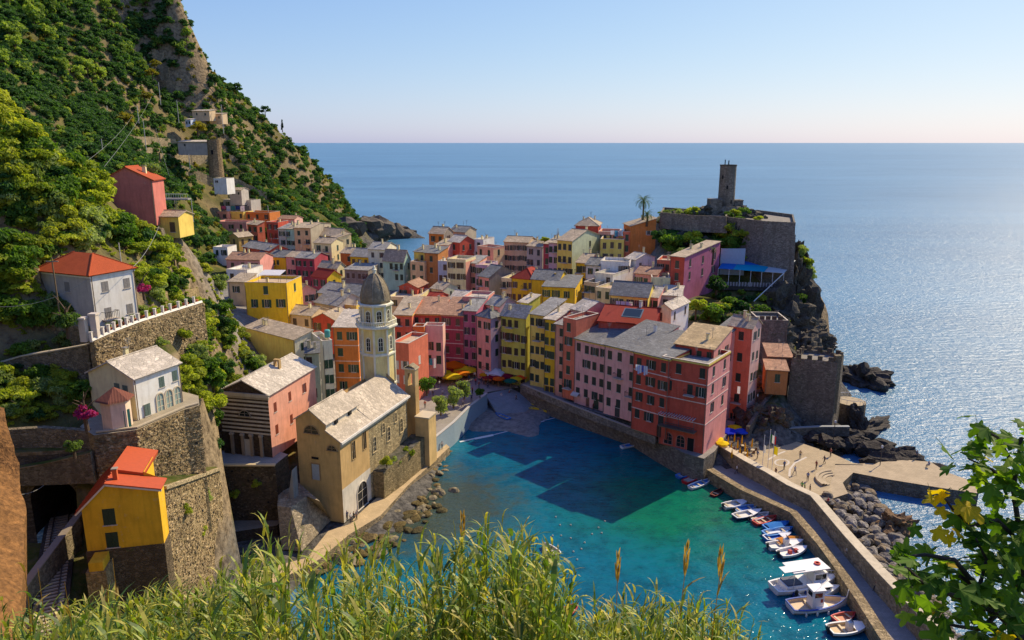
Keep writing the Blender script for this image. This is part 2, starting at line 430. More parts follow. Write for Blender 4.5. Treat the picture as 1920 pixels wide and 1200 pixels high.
def house(label, uL, vL, uR, Y, yaw, h, d, wc, roof, f=None, r=None, l=None, sc='1f3a33', cat='house', name='house', op=.2, ww=1.0, wh=1.68, fh=3.1, top=1.75,
          chim=None, cor=None, bands=(), ch='cream', door=None, side=None, ground=True, wb=None, rise=None, sides=None, group=None):
    HN[0] += 1; rnd = random.Random(HN[0] * 77)
    if sc == '1f3a33': sc = rnd.choice(('1f3a33', '24422e', '2c4a3a', '3a4a42', '4a3a2e', '2a3a3e', '1f3a33', '5a4a3c'))
    if fh == 3.1: ww *= rnd.uniform(.88, 1.1); wh *= rnd.uniform(.9, 1.08)
    P = PY(uL, vL, Y)
    if abs(yaw) >= 100:
        Q = PZ(uR, yaw, P.z); ya = math.atan2(Q.y - P.y, Q.x - P.x); w = (Q - P).length
    else: ya = R(yaw); w = solve_w(P, ya, uR)
    ax = Vector((math.cos(ya), math.sin(ya), 0)); ay = Vector((-ax.y, ax.x, 0))
    if d >= 100: d = solve_w(P + ax * w, ya + math.pi / 2, d)
    elif d <= -100: d = solve_w(P, ya + math.pi / 2, -d)
    w = max(2, min(w, 40)); d = max(2.5, min(d, 40))
    zb = P.z - h
    t = thing(name, label, cat, (P.x, P.y, zb), ya, group)
    t['dims'] = "%.1f %.1f %.1f z%.1f" % (w, d, h, zb)
    del t['dims']
    if ground: TP.append((*(P.xy + (ax * w * .5).xy - (ay * .5).xy), zb + .1)); TP.append((*(P.xy + (ax * w * .5 + ay * d * .9).xy), zb + (.1 if rise is None else rise)))
    rt, rh, rc = roof; rmat = RF.get(rc, rc)
    hw = h - .75 if rt == 'flat' else h
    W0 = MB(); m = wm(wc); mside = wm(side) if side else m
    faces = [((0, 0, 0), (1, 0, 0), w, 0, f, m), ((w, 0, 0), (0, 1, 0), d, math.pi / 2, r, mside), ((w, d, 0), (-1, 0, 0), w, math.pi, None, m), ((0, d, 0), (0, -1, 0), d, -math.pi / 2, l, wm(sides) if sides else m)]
    wins = []
    for o, a, L, rz, spec, mm in faces:
        holes = []
        cand = []
        if spec:
            cols, rows = spec[0], spec[1]; skip = spec[2] if len(spec) > 2 else ()
            xs = cols if isinstance(cols, (list, tuple)) else [(j + .5 + rnd.uniform(-.06, .06)) / cols for j in range(cols)]
            for i in range(rows):
                zc = h - top - i * fh
                for j, q in enumerate(xs):
                    if (i, j) in skip or (cols != 1 and rnd.random() < .05) or zc - wh / 2 < .25: continue
                    dz = rnd.uniform(-.12, .12); x = q * L
                    cand.append((x - ww / 2, x + ww / 2, zc - wh / 2 + dz, zc + wh / 2 + dz, 'w'))
        if door and a == (1, 0, 0):
            for q, dw, dh, dc in door: cand.append((q * L - dw / 2, q * L + dw / 2, 0.02, dh, dc))
        okh = panel(W0, o, a, L, hw, [q[:4] for q in cand], mm)
        for q in cand:
            if q[:4] in okh:
                ox, oy = o[0] + a[0] * (q[0] + q[1]) / 2, o[1] + a[1] * (q[0] + q[1]) / 2
                wins.append((ox, oy, rz, q))
    # gable pieces of the wall
    if rt == 'gy':
        W0.face([(0, 0, h), (w, 0, h), (w / 2, 0, h + rh)], m); W0.face([(w, d, h), (0, d, h), (w / 2, d, h + rh)], m)
    if rt == 'gx':
        W0.face([(w, 0, h), (w, d, h), (w, d / 2, h + rh)], mside); W0.face([(0, d, h), (0, 0, h), (0, d / 2, h + rh)], wm(sides) if sides else m)
    if rt == 'shed':
        W0.face([(w, 0, h), (w, d, h), (w, d, h + rh)], mside); W0.face([(0, d, h), (0, 0, h), (0, d, h + rh)], m); W0.face([(w, d, h), (0, d, h), (0, d, h + rh), (w, d, h + rh)], m)
    if rt in ('shr', 'shl'):
        xa = w if rt == 'shr' else 0
        W0.face([(0, 0, h), (w, 0, h), (xa, 0, h + rh)], m); W0.face([(w, d, h), (0, d, h), (xa, d, h + rh)], m)
        q = [(xa, 0, h), (xa, d, h), (xa, d, h + rh), (xa, 0, h + rh)]
        W0.face(q if rt == 'shr' else q[::-1], mside if rt == 'shr' else m)
    if rt == 'flat': W0.face([(0, 0, hw), (w, 0, hw), (w, d, hw), (0, d, hw)], m)
    obj('wall', W0, t)
    for ox, oy, rz, q in wins:
        if q[4] == 'w':
            mode = 'none' if not sc else ('open' if rnd.random() < op else 'closed')
            if mode == 'closed' and rnd.random() < .15: mode = 'half'
            add_window(t, (ox, oy, (q[2] + q[3]) / 2), rz, round(q[1] - q[0], 2), round(q[3] - q[2], 2), sc, mode=mode)
        else: add_door(t, (ox, oy, q[2]), rz, round(q[1] - q[0], 2), round(q[3] - q[2], 2), q[4])
    # roof
    B = MB(); o_, th = .38, .15; e = .22
    zr = lambda x, y: h
    if rt == 'gx':
        k = rh / (d / 2)
        B.slab([(-e, -o_, h - k * o_ + th), (w + e, -o_, h - k * o_ + th), (w + e, d / 2, h + rh + th), (-e, d / 2, h + rh + th)], th, rmat)
        B.slab([(-e, d / 2, h + rh + th + .01), (w + e, d / 2, h + rh + th + .01), (w + e, d + o_, h - k * o_ + th), (-e, d + o_, h - k * o_ + th)], th, rmat)
        B.tube([(-e, d / 2, h + rh + th + .02), (w + e, d / 2, h + rh + th + .02)], .11, 6, rmat)
        zr = lambda x, y, k_=k: h + rh - k_ * abs(y - d / 2)
    elif rt == 'gy':
        k = rh / (w / 2)
        B.slab([(-o_, -e, h - k * o_ + th), (w / 2, -e, h + rh + th), (w / 2, d + e, h + rh + th), (-o_, d + e, h - k * o_ + th)], th, rmat)
        B.slab([(w / 2, -e, h + rh + th + .01), (w + o_, -e, h - k * o_ + th), (w + o_, d + e, h - k * o_ + th), (w / 2, d + e, h + rh + th + .01)], th, rmat)
        B.tube([(w / 2, -e, h + rh + th + .02), (w / 2, d + e, h + rh + th + .02)], .11, 6, rmat)
        zr = lambda x, y, k_=k: h + rh - k_ * abs(x - w / 2)
    elif rt == 'hip':
        s = min(w, d) / 2; a = o_
        if w >= d: r1, r2 = (s, d / 2, h + rh), (w - s, d / 2, h + rh)
        else: r1, r2 = (w / 2, s, h + rh), (w / 2, d - s, h + rh)
        z = h - .1; c = [(-a, -a, z), (w + a, -a, z), (w + a, d + a, z), (-a, d + a, z)]
        up = lambda p: (p[0], p[1], p[2] + th)
        if w >= d: fs = [[c[0], c[1], r2, r1], [c[1], c[2], r2], [c[2], c[3], r1, r2], [c[3], c[0], r1]]
        else: fs = [[c[0], c[1], r1], [c[1], c[2], r2, r1], [c[2], c[3], r2], [c[3], c[0], r1, r2]]
        for q in fs: B.slab([up(p) for p in q], th, rmat)
        for p in c: B.tube([up(p), up(r1 if (Vector(p) - Vector(r1)).length < (Vector(p) - Vector(r2)).length else r2)], .09, 5, rmat)
        zr = lambda x, y, s_=s: h + rh * max(0, min(min(x, w - x), min(y, d - y))) / s_
    elif rt == 'shed':
        k = rh / d
        B.slab([(-e, -o_, h - k * o_ + th), (w + e, -o_, h - k * o_ + th), (w + e, d + .2, h + rh + k * .2 + th), (-e, d + .2, h + rh + k * .2 + th)], th, rmat)
        zr = lambda x, y, k_=k: h + k_ * y
    elif rt in ('shr', 'shl'):
        k = rh / w; z0, z1 = (h, h + rh) if rt == 'shr' else (h + rh, h)
        B.slab([(-o_, -e, z0 + th - .0), (w + o_, -e, z1 + th), (w + o_, d + e, z1 + th), (-o_, d + e, z0 + th)], th, rmat)
        zr = lambda x, y: z0 + (z1 - z0) * x / w
    elif rt == 'none': pass
    else:
        B.box(.21, w - .21, .21, d - .21, hw + .004, hw + .06, rmat)
        pb = MB()
        for x0, x1, y0, y1 in ((0, w, 0, .2), (0, w, d - .2, d), (0, .2, .2, d - .2), (w - .2, w, .2, d - .2)): pb.box(x0, x1, y0, y1, hw, h, m)
        for x0, x1, y0, y1 in ((-.04, w + .04, -.04, .24), (-.04, w + .04, d - .24, d + .04), (-.04, .24, .24, d - .24), (w - .24, w + .04, .24, d - .24)): pb.box(x0, x1, y0, y1, h, h + .06, 'paint:c4b8a6')
        obj('parapet', pb, t)
        zr = lambda x, y: hw
    if rt == 'none':
        t_info[t.name] = (w, d, h, zb); return t
    ro = obj('roof', B, t)
    nc = rnd.choice((0, 1, 1, 2)) if chim is None else chim
    for i in range(nc):
        x, y = rnd.uniform(.2, .8) * w, rnd.uniform(.3, .8) * d
        cb = MB(); s = rnd.uniform(.4, .6); hh = rnd.uniform(.8, 1.3)
        cb.box(-s / 2, s / 2, -s / 2, s / 2, -.4, hh, wm(ch)); cb.box(-s / 2 - .08, s / 2 + .08, -s / 2 - .08, s / 2 + .08, hh + .18, hh + .26, 'slate:8f8a82')
        for a, b in ((-1, -1), (1, -1), (1, 1), (-1, 1)): cb.box(a * s * .36 - .05, a * s * .36 + .05, b * s * .36 - .05, b * s * .36 + .05, hh, hh + .18, wm(ch))
        obj('chimney', cb, ro, (x, y, zr(x, y) + th))
    if cor:
        c = MB(); mm = wm(cor)
        c.box(-.1, w + .1, -.1, -.003, h - .34, h - .06, mm); c.box(w + .003, w + .1, -.003, d, h - .34, h - .06, mm); c.box(-.1, -.003, -.003, d, h - .34, h - .06, mm)
        obj('cornice', c, t)
    for z in bands:
        c = MB(); c.box(-.05, w + .05, -.05, -.003, z, z + .16, 'plaster:d9b7a6'); c.box(w + .003, w + .05, -.003, d, z, z + .16, 'plaster:d9b7a6')
        obj('string_course', c, t)
    # small things a lived-in house carries: downpipes, balconies, aerials
    if cat == 'house':
        if Y < 200:
            for xq in ([.12] if w < 6 else [.12, w - .12]):
                c = MB(); c.tube([(xq, -.1, .1), (xq, -.1, hw - .25), (xq, -.25, hw - .02)], .055, 5, 'paint:7a6a5c'); obj('downpipe', c, t)
        fw = [q for q in wins if q[3][4] == 'w' and q[2] == 0]
        if fw and len(fw) > 3 and rnd.random() < .6:
            for q in rnd.sample(fw, min(len(fw), 1 + (len(fw) > 8))):
                c = MB(); bx, bz = q[0], q[3][2] - .1; c.box(bx - .95, bx + .95, -.8, -.003, bz - .14, bz, 'plaster:b8aa98')
                for i in range(9): xx = bx - .92 + 1.84 * i / 8; c.box(xx - .018, xx + .018, -.78, -.75, bz + .002, bz + .9, 'paint:2c2c2c')
                c.box(bx - .95, bx + .95, -.79, -.74, bz + .9, bz + .95, 'paint:2c2c2c')
                for s_ in (-1, 1): c.box(bx + s_ * .93 - .02, bx + s_ * .93 + .02, -.74, -.01, bz + .9, bz + .95, 'paint:2c2c2c')
                obj('balcony', c, t)
        for i in range(rnd.choice((0, 1, 1, 2))):
            x, y = rnd.uniform(.2, .8) * w, rnd.uniform(.3, .7) * d; z = zr(x, y) + th; c = MB(); c.tube([(0, 0, -.4), (0, 0, 2.0)], .035, 4, 'paint:6a6a68')
            for k, L in enumerate((.5, .4, .3, .25)): c.box(-L, L, -.015, .015, 1.95 - k * .18, 1.98 - k * .18, 'paint:8a8a88')
            obj('aerial', c, ro, (x, y, z), rnd.uniform(0, 3))
    t_info[t.name] = (w, d, h, zb)
    return t
t_info = {}
# ------------------------------------------------------------ the town: one call per house, far to near
H = house
# terrace row under the mountain
H('coral pink house under the cliff with lines of washing on its terrace', 402, 396, 426, 300, -20, 6, 6, 'salmon', ('flat', 0, 'ter'), (2, 1), chim=0)
H('small yellow house between the pink and orange ones under the cliff', 426, 396, 456, 300, -20, 6, 6, 'yellow', ('flat', 0, 'ter'), (3, 1), chim=0)
H('orange flat-topped house under the cliff with a pole at its corner', 457, 397, 505, 299, -18, 6, 7, 'orange', ('flat', 0, 'ter'), (3, 1), chim=0)
H('grey concrete building with a canopy above the orange and pink terrace houses', 418, 374, 470, 308, -20, 8, 6, 'grey', ('flat', 0, 'grey'), (3, 1), chim=0, ch='grey')
H('low pink house with two dark windows below the cliff terraces', 402, 415, 462, 288, -15, 6, 7, 'pink', ('flat', 0, 'ter'), (3, 1), chim=0)
H('coral house with lit side wall left of the tall bright red one', 463, 420, 482, 278, -35, 8, 496, 'coral', ('shed', 1, 'beige'), (2, 2), (1, 1))
H('tall bright red house with loggia openings at the valley head', 499, 416, 521, 270, -15, 13, 7, 'red', ('flat', 0, 'ter'), (2, 3), sc='8c2f28')
H('pale pink house on the slope just above the tall red house', 522, 410, 552, 284, -15, 7, 6, 'lpink', ('gx', 1, 'clay'), (3, 1))
H('small mustard house with a tan tiled roof at the left edge of town', 430, 443, 447, 262, -35, 7, 474, 'ochre', ('gy', 1.2, 'beige'), (1, 2), (2, 1))
H('dark red house with patched grey gable roof below the pink terraces', 455, 462, 505, 256, -40, 6, 7, 'red', ('gx', 1.6, 'grey'), (2, 1))
H('narrow grey brown house between the red and pale teal houses', 521, 429, 535, 262, -12, 9, 8, 'grey', ('shed', 1, 'grey'), (1, 3))
H('narrow pale teal house with green shutters beside the peach block', 535, 429, 551, 262, -12, 10, 8, 'teal', ('shed', 1.2, 'beige'), (2, 3), sc='1e4632')
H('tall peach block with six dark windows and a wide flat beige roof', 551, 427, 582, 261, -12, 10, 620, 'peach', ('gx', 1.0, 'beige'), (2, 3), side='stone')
H('wide beige roofed house behind the peach block towards the headland', 585, 440, 632, 268, -25, 7, 8, 'tan', ('gx', 2.2, 'beige'), (3, 1))
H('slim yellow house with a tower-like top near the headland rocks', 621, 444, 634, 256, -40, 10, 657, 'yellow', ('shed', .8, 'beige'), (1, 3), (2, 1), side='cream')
H('cream house with three small shuttered windows below the beige roofs', 588, 455, 621, 246, -20, 10, 7, 'cream', ('gx', 1.3, 'beige'), (2, 3), (1, 2))
H('whitewashed house with a blue grey roof left of the yellow terrace house', 481, 478, 506, 246, -20, 8, 8, 'white', ('gx', 1.8, 'dgrey'), (2, 2))
H('yellow house with a grey slate roof and shutters in mid valley', 505, 481, 535, 238, -18, 8, 8, 'gold', ('gx', 1.6, 'dgrey'), (3, 2))
H('rose house with a balcony right of the grey roofed yellow one', 536, 481, 553, 236, -18, 9, 8, 'pink', ('gx', 1.2, 'beige'), (2, 2))
H('dark crimson house with shadowy balconies in mid valley', 554, 483, 589, 234, -18, 10, 8, 'crim', ('gx', 1.4, 'grey'), (3, 3))
H('long mauve shed-like house with a rounded pink roof at the left', 424, 486, 487, 228, -8, 6, 9, 'pink', ('gx', 1.6, 'clay'), (3, 1), chim=2)
H('small white house above the long mauve roof at the foot of the green hill', 399, 463, 426, 240, -8, 6, 6, 'white', ('flat', 0, 'pale'), (2, 1), chim=0)
H('small orange house tucked right of the cream ones', 638, 474, 659, 242, -20, 9, 7, 'orange', ('gx', 1.3, 'beige'), (2, 2))
H('yellow house with broad pale slate roof near the sea side of the valley', 657, 480, 691, 236, -20, 10, 8, 'gold', ('gx', 2.0, 'grey'), (3, 2), (1, 1))
H('tall pale stuccoed house with balconies left of the teal house', 690, 467, 722, 226, -14, 11, 9, 'pale', ('gx', 1.6, 'grey'), (2, 3), sc='4a4a48')
H('teal green house with a large steep beige roof and lit side', 718, 487, 757, 217, -22, 9, 769, 'teal', ('gx', 2.8, 'beige'), (4, 2), (2, 1))
H('dark shopfronted house below the valley yellow house', 646, 505, 690, 219, -16, 7, 7, 'dstone', ('shed', .8, 'grey'), (4, 1))
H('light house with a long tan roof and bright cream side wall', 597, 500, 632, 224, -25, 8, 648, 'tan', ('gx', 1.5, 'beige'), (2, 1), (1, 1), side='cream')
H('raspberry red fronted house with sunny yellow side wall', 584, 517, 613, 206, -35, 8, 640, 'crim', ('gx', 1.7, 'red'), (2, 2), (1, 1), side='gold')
H('white roofed cottage with terrace at the left edge of the old town', 424, 505, 463, 186, -10, 8, 8, 'white', ('flat', 0, 'pale'), (2, 1), chim=1)
H('little tan cottage under the white roofed one beside the hill shrubs', 428, 528, 458, 178, -10, 6, 6, 'tan', ('shed', 1, 'beige'), (1, 1))
YB = H('big mustard yellow house with green shutters and a roof terrace under a white sail', 458, 529, 537, 168, -6, 9.5, 9, 'gold', ('flat', 0, 'ter'), (3, 2, ((0, 0),)), (1, 1), chim=1, ww=1.1, wh=1.9, sc='1e4632')
H('rose pink long house with orange front right of the mustard house', 545, 546, 556, 178, -45, 9, 592, 'orange', ('gx', 1.6, 'beige'), (1, 1), (3, 1), side='pink')
H('grey roofed low house behind the bell tower dome on its left', 596, 548, 640, 192, -30, 7, 9, 'cream', ('gx', 2.0, 'grey'), (3, 1), chim=2)
H('weathered grey gabled house left of the bell tower', 590, 566, 632, 178, -35, 8, 9, 'grey', ('gx', 2.2, 'grey'), (2, 1), chim=2)
H('cream house with a long shaded roof behind the bell tower', 640, 552, 690, 188, -22, 8, 9, 'pale', ('gx', 2, 'dgrey'), (3, 1))
H('brick red house with a low gable in front of the grey roofs', 585, 597, 628, 166, -20, 8, 7, 'red', ('gy', 1.4, 'beige'), (2, 1), chim=1)
H('cream house with pergola roof left of the bell tower', 632, 570, 668, 176, -18, 8, 7, 'yellow', ('flat', 0, 'ter'), (2, 1))
H('low orange terrace house just left of the bell tower', 636, 586, 672, 170, -18, 9, 7, 'orange', ('flat', 0, 'ter'), (2, 1), chim=0)
H('tan low roofed house below the mustard yellow one', 540, 588, 584, 168, -20, 8, 7, 'tan', ('gx', 1.3, 'beige'), (2, 1))
# skyline houses before the sea
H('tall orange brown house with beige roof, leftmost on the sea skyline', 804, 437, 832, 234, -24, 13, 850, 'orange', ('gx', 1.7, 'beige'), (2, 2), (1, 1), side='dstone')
H('dark roofed house behind the orange skyline house', 842, 434, 872, 242, -24, 9, 8, 'stone', ('gx', 1.4, 'dgrey'), (2, 1))
H('scarlet house with sunlit right wall on the sea skyline', 840, 452, 862, 229, -38, 11, 889, 'red', ('gx', 1.6, 'pale'), (1, 2), (2, 1), side='c04238' if False else 'red')
H('rose house with a balcony below the orange skyline house', 817, 459, 840, 226, -20, 12, 7, 'pink', ('shed', 1, 'beige'), (2, 3))
H('white lit little house right of the scarlet one', 888, 448, 906, 232, -28, 10, 7, 'white', ('flat', 0, 'pale'), (1, 2))
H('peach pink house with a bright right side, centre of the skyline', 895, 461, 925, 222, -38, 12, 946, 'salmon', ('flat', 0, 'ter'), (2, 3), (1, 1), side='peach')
H('long tan house with dark and white shutters on the skyline', 945, 453, 991, 226, -18, 12, 8, 'tan', ('gx', 1.2, 'beige'), (5, 3), op=.5)
H('grey shadowed gabled house right of the long tan house', 988, 461, 1017, 222, -32, 11, 9, 'grey', ('gx', 1.2, 'beige'), (2, 2))
H('small yellow house on the left of the brown tower-like house', 776, 472, 796, 218, -20, 7, 7, 'yellow', ('shed', 1, 'dgrey'), (2, 1))
H('peach house with dark upper terrace beside the teal one', 769, 490, 796, 213, -18, 10, 7, 'peach', ('flat', 0, 'ter'), (2, 3))
H('rust brown blank walled house next to the blue fronted one', 796, 474, 821, 213, -20, 14, 7, 'brown', ('shed', 1, 'dgrey'), (1, 2))
H('pale blue fronted narrow house with a balcony', 821, 489, 839, 211, -16, 12, 7, 'blue', ('flat', 0, 'ter'), (2, 3))
H('buff yellow square house with a yellow walled roof terrace', 838, 485, 873, 206, -20, 12, 892, 'cream', ('flat', 0, 'ter'), ((.25, .6, .8), 3), (1, 2), side='salmon')
H('brownish pink house with iron balconies right of the buff square house', 873, 493, 893, 208, -20, 12, 8, 'salmon', ('shed', 1, 'grey'), (2, 3))
H('lilac grey house with a terrace in the middle of the town', 891, 496, 914, 206, -20, 11, 8, 'lilac', ('flat', 0, 'ter'), (2, 3))
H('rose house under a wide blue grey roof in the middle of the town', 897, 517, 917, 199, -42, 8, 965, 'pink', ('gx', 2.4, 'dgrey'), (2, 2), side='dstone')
H('cream house with a planted terrace left of the red roof', 940, 521, 962, 196, -25, 9, 7, 'cream', ('flat', 0, 'pale'), (2, 2))
H('golden house with a bright red tiled hip roof and balconies', 959, 521, 1000, 190, -26, 10, 9, 'gold', ('hip', 2.2, 'red'), (4, 2), (2, 1))
H('yellow house with a grey slate roof right of the red roofed one', 996, 523, 1048, 187, -20, 9, 8, 'gold', ('gx', 1.8, 'dgrey'), (3, 1), (1, 1))
H('bright golden house with flat grey roof and chimney block', 1017, 537, 1078, 180, -14, 10, 1092, 'gold', ('shed', 1.0, 'dgrey'), ((.12, .42, .72), 2), (2, 1), chim=1, ch='gold')
H('narrow dark crimson house at the left of the lilac one', 1019, 457, 1030, 210, -26, 13, 8, 'crim', ('shed', .8, 'beige'), (1, 3))
H('narrow lilac house with tall shutters and purple base', 1029, 455, 1046, 208, -26, 15, 8, 'lilac', ('shed', .8, 'beige'), (2, 4))
H('tall lemon yellow house with a pale green windowless side', 1045, 450, 1073, 205, -34, 17, 1126, 'yellow', ('gx', 2.2, 'beige'), (3, 4), ((.62,), 1), side='green', fh=3.4)
H('dark red house with hipped stone roof on the sea edge', 1079, 423, 1122, 222, -12, 9, 9, 'red', ('hip', 2.0, 'beige'), (2, 1, ((0, 0), (0, 1))), (1, 1), chim=2)
H('rose and grey house with washing on its roof terrace under the dark red one', 1122, 434, 1160, 216, -14, 9, 8, 'salmon', ('flat', 0, 'ter'), (3, 1), chim=0)
H('yellow house with three dark windows below the washing terrace', 1126, 448, 1170, 208, -12, 9, 8, 'yellow', ('flat', 0, 'ter'), (3, 2), chim=0)
H('orange red narrow front joined to the big orange house', 1168, 434, 1184, 209, -12, 11, 8, 'coral', ('flat', 0, 'ter'), (1, 2), chim=0)
H('big orange house with a sloping stone roof below the palm', 1183, 425, 1230, 208, 6, 11, 8, 'orange', ('shr', 2.2, 'beige'), ((.72,), 1), None, sc='b8b0a0', ww=.8, wh=1.1)
# terraces below the castle
H('small golden house with beige roof left of the white houses', 1080, 492, 1101, 197, -26, 8, 1128, 'gold', ('gx', 1.6, 'beige'), (2, 2), (1, 1), side='salmon')
H('white house with a pale blue grey roof behind the white terrace house', 1098, 496, 1128, 194, -26, 10, 8, 'white', ('gx', 1.3, 'dgrey'), (2, 2))
H('long white house with a pitched pale roof climbing to the castle', 1172, 484, 1193, 192, -50, 7, 1228, 'white', ('gx', 1.2, 'pale'), None, (2, 1, ((0, 1),)), sc=None)
H('upper white block with a loggia on the white terrace house', 1126, 489, 1180, 188, -16, 8, 7, 'white', ('flat', 0, 'pale'), ((.7, .88), 1), sc='7a6a5c', chim=0)
H('white house with two dark doors, lower white block of the terrace', 1115, 511, 1149, 181, -34, 10, 1192, 'pale', ('flat', 0, 'pale'), (2, 1), ((.7,), 2), side='white', chim=0, wh=2.0)
H('tan narrow house under the white terrace', 1095, 528, 1118, 178, -34, 9, 7, 'tan', ('flat', 0, 'ter'), (2, 2), chim=0)
H('pale yellow house with tall shutters under the white terrace', 1117, 538, 1146, 172, -34, 9, 8, 'cream', ('flat', 0, 'ter'), (2, 2), chim=0)
H('dark rose tiled cottage between the white houses and castle lane', 1190, 512, 1232, 182, -30, 7, 8, 'pink', ('gx', 1.2, 'clay'), (3, 1))
H('low red house with a cream band beside the magenta villa', 1232, 487, 1258, 184, -20, 9, 8, 'coral', ('flat', 0, 'ter'), (2, 1))
H('cream curved wall house below the low red one', 1222, 520, 1257, 176, -8, 8, 7, 'cream', ('flat', 0, 'grey'), None, chim=0)
VIL = H('magenta and red villa with a stone roof and cream framed windows under the castle', 1257, 480, 1284, 177, -38, 12, 1350, 'red', ('shed', 1.6, 'beige'), ((.5,), 3), (3, 2), side='mag', sc='4b4a3c', chim=2)
H('long yellow house with a blue grey roof and hanging washing', 1144, 552, 1215, 166, -22, 10, 8, 'yellow', ('gx', 2.4, 'dgrey'), (5, 2), op=.3)
H('narrow rose house with pale roof right of the long yellow one', 1213, 556, 1234, 166, -26, 10, 9, 'pink', ('gx', 1.6, 'pale'), (2, 2))
H('cottage with white roof and long terrace under the magenta villa', 1238, 553, 1276, 168, -18, 7, 7, 'grey', ('shed', 1, 'pale'), (2, 1))
H('small cream house with bluish white side and white roof', 1232, 577, 1259, 154, -34, 9, 1292, 'cream', ('gy', 1.0, 'pale'), (2, 2), ((.2, .8), 1), side='white')
# roofs behind the piazza front
H('cream terrace building with cluttered flat roof behind the red piazza houses', 728, 556, 782, 190, -10, 10, 12, 'cream', ('flat', 0, 'ter'), (3, 1), chim=2)
H('red gable roofed cottage behind the cream terrace building', 748, 537, 782, 198, -18, 8, 7, 'red', ('gy', 1.2, 'clay'), (2, 1))
H('cream arcaded house with a green shaded side behind the pink row', 808, 540, 830, 194, -36, 9, 858, 'cream', ('gx', 1.2, 'beige'), (4, 2), (1, 1), side='green', ww=.6)
H('small scarlet roofed cottage behind the crimson piazza house', 798, 560, 822, 186, -20, 7, 6, 'coral', ('gx', 1.1, 'red'), (1, 1))
H('mauve attic house with white roof at the back of the pink row', 842, 561, 868, 186, -22, 11, 8, 'lilac', ('gx', 1.6, 'pale'), (3, 2))
H('pink upper house with two dark balcony doors and flat cream roof', 867, 556, 911, 180, -14, 12, 8, 'pink', ('flat', 0, 'pale'), (2, 1), ww=1.4, wh=2.2, chim=0)
H('pink house with grey roof and lilac side between pink row and olive house', 911, 570, 937, 177, -38, 12, 968, 'lpink', ('gx', 1.6, 'grey'), (2, 1), ((.6,), 1), side='lilac')
# piazza and harbour front
H('orange red house at the left end of the piazza front', 738, 590, 772, 172, -8, 15, 10, 'coral', ('shed', 2.2, 'beige'), (2, 4), sc='3a3f38', cor='ochre', fh=3.4)
H('tall red house with balconies above the orange bay', 771, 588, 829, 174, -6, 16, 10, 'red', ('shed', 2.0, 'clay'), (3, 4), sc='23322e', cor='ochre', fh=3.4)
H('crimson house with ochre string courses behind the orange umbrellas', 828, 590, 869, 173, -12, 16, 10, 'crim', ('shed', 2.2, 'clay'), (2, 4), cor='salmon', bands=(5.4, 9.0, 12.4), fh=3.4)
H('narrow bright orange bay house before the tall red house', 774, 612, 795, 163, -6, 12, 3, 'orange', ('flat', 0, 'ter'), ((.6,), 3), chim=0)
H('grey pink house front with paired dark windows beside the orange bay', 795, 610, 830, 164, -6, 12, 3, 'lpink', ('flat', 0, 'ter'), (2, 3), chim=0, wh=2.0, ww=1.2)
H('tall magenta house left of the pink corner house', 868, 582, 893, 172, -16, 16, 9, 'mag', ('shed', 1.6, 'grey'), (2, 5), sc='2b2a3a')
H('pink corner house with lilac side at the piazza corner', 893, 592, 920, 168, -40, 15, 942, 'pink', ('hip', 1.6, 'dgrey'), (2, 4), ((.5,), 3), side='lilac', fh=3.3)
H('olive green house with rows of dark shutters facing the beach', 939, 590, 986, 166, -30, 16.5, 996, 'olive', ('shed', 2.0, 'grey'), (4, 5), None, fh=3.2, sc='262c26')
H('olive top storey set back on the olive green house', 972, 566, 990, 172, -34, 8, 1013, 'olive', ('shed', 1.0, 'pale'), (2, 1), chim=1)
H('yellow house with a dark roof loggia and pale slate roof by the beach', 994, 588, 1022, 161, -34, 17, 9, 'yellow', ('shed', 2.0, 'grey'), (3, 5), fh=3.2)
H('brighter yellow narrow house with doors at the foot of the ramp', 1021, 597, 1042, 157, -34, 17.5, 9, 'gold', ('shed', 1.6, 'pale'), (2, 5), door=((.3, 1.0, 2.3, '4a4438'), (.7, 1.0, 2.3, '4a4438')), side='pink')
H('narrow salmon house with a shadowed loggia top', 1041, 607, 1058, 154, -38, 16, 9, 'salmon', ('shed', 1.2, 'grey'), (2, 5))
H('coral narrow house with dark stone lower floors left of the pink block', 1056, 595, 1080, 151, -42, 17.5, 8, 'coral', ('flat', 0, 'grey'), (1, 5), chim=0)
H('mauve pink upper house with two white framed windows behind the coral one', 1070, 578, 1096, 160, -52, 14, 1147, 'lpink', ('gx', 1.6, 'pale'), (2, 1), ((.45, .75), 1), side='pink', sc='4a5a78', ww=.8, wh=1.2)
H('low house with sprawling dark red tiled roof and a skylight', 1122, 601, 1226, 152, -22, 8, 12, 'red', ('gx', 2.2, 'red'), None, chim=2, ch='white')
H('long pale pink house with three rows of green shutters on the quay', 1078, 634, 1138, 148.5, -44, 14, 13, 'plaster:e8968a', ('shed', 2.4, 'dgrey'), (4, 4), fh=3.15, cor='yellow', sc='24332f', op=.05, door=((.45, .9, 2.1, '7a5a48'), (.72, 1.3, 2.3, '3a4a3a')), chim=2, ch='white')
H('right half of the pale pink quay terrace with faded doors', 1134, 646.0, 1196, 139.3, -44, 14, 14, 'plaster:e8968a', ('shed', 2.4, 'dgrey'), ((.17, .47, .84), 4), fh=3.15, cor='yellow', sc='24332f', op=.05, door=((.45, 1.2, 2.3, '3c3c3e'),), chim=1, ch='white')
H('dark red quay house with dark shutters and washing under its top windows', 1188, 658.6, 1256, 131.6, -44, 15, 15, 'red', ('shed', 1.2, 'dgrey'), (3, 4), fh=3.3, cor='yellow', op=.35, bands=(4.2, 8.0, 11.6), sc='2a322e', door=((.8, 1.0, 2.2, '4a2a22'),))
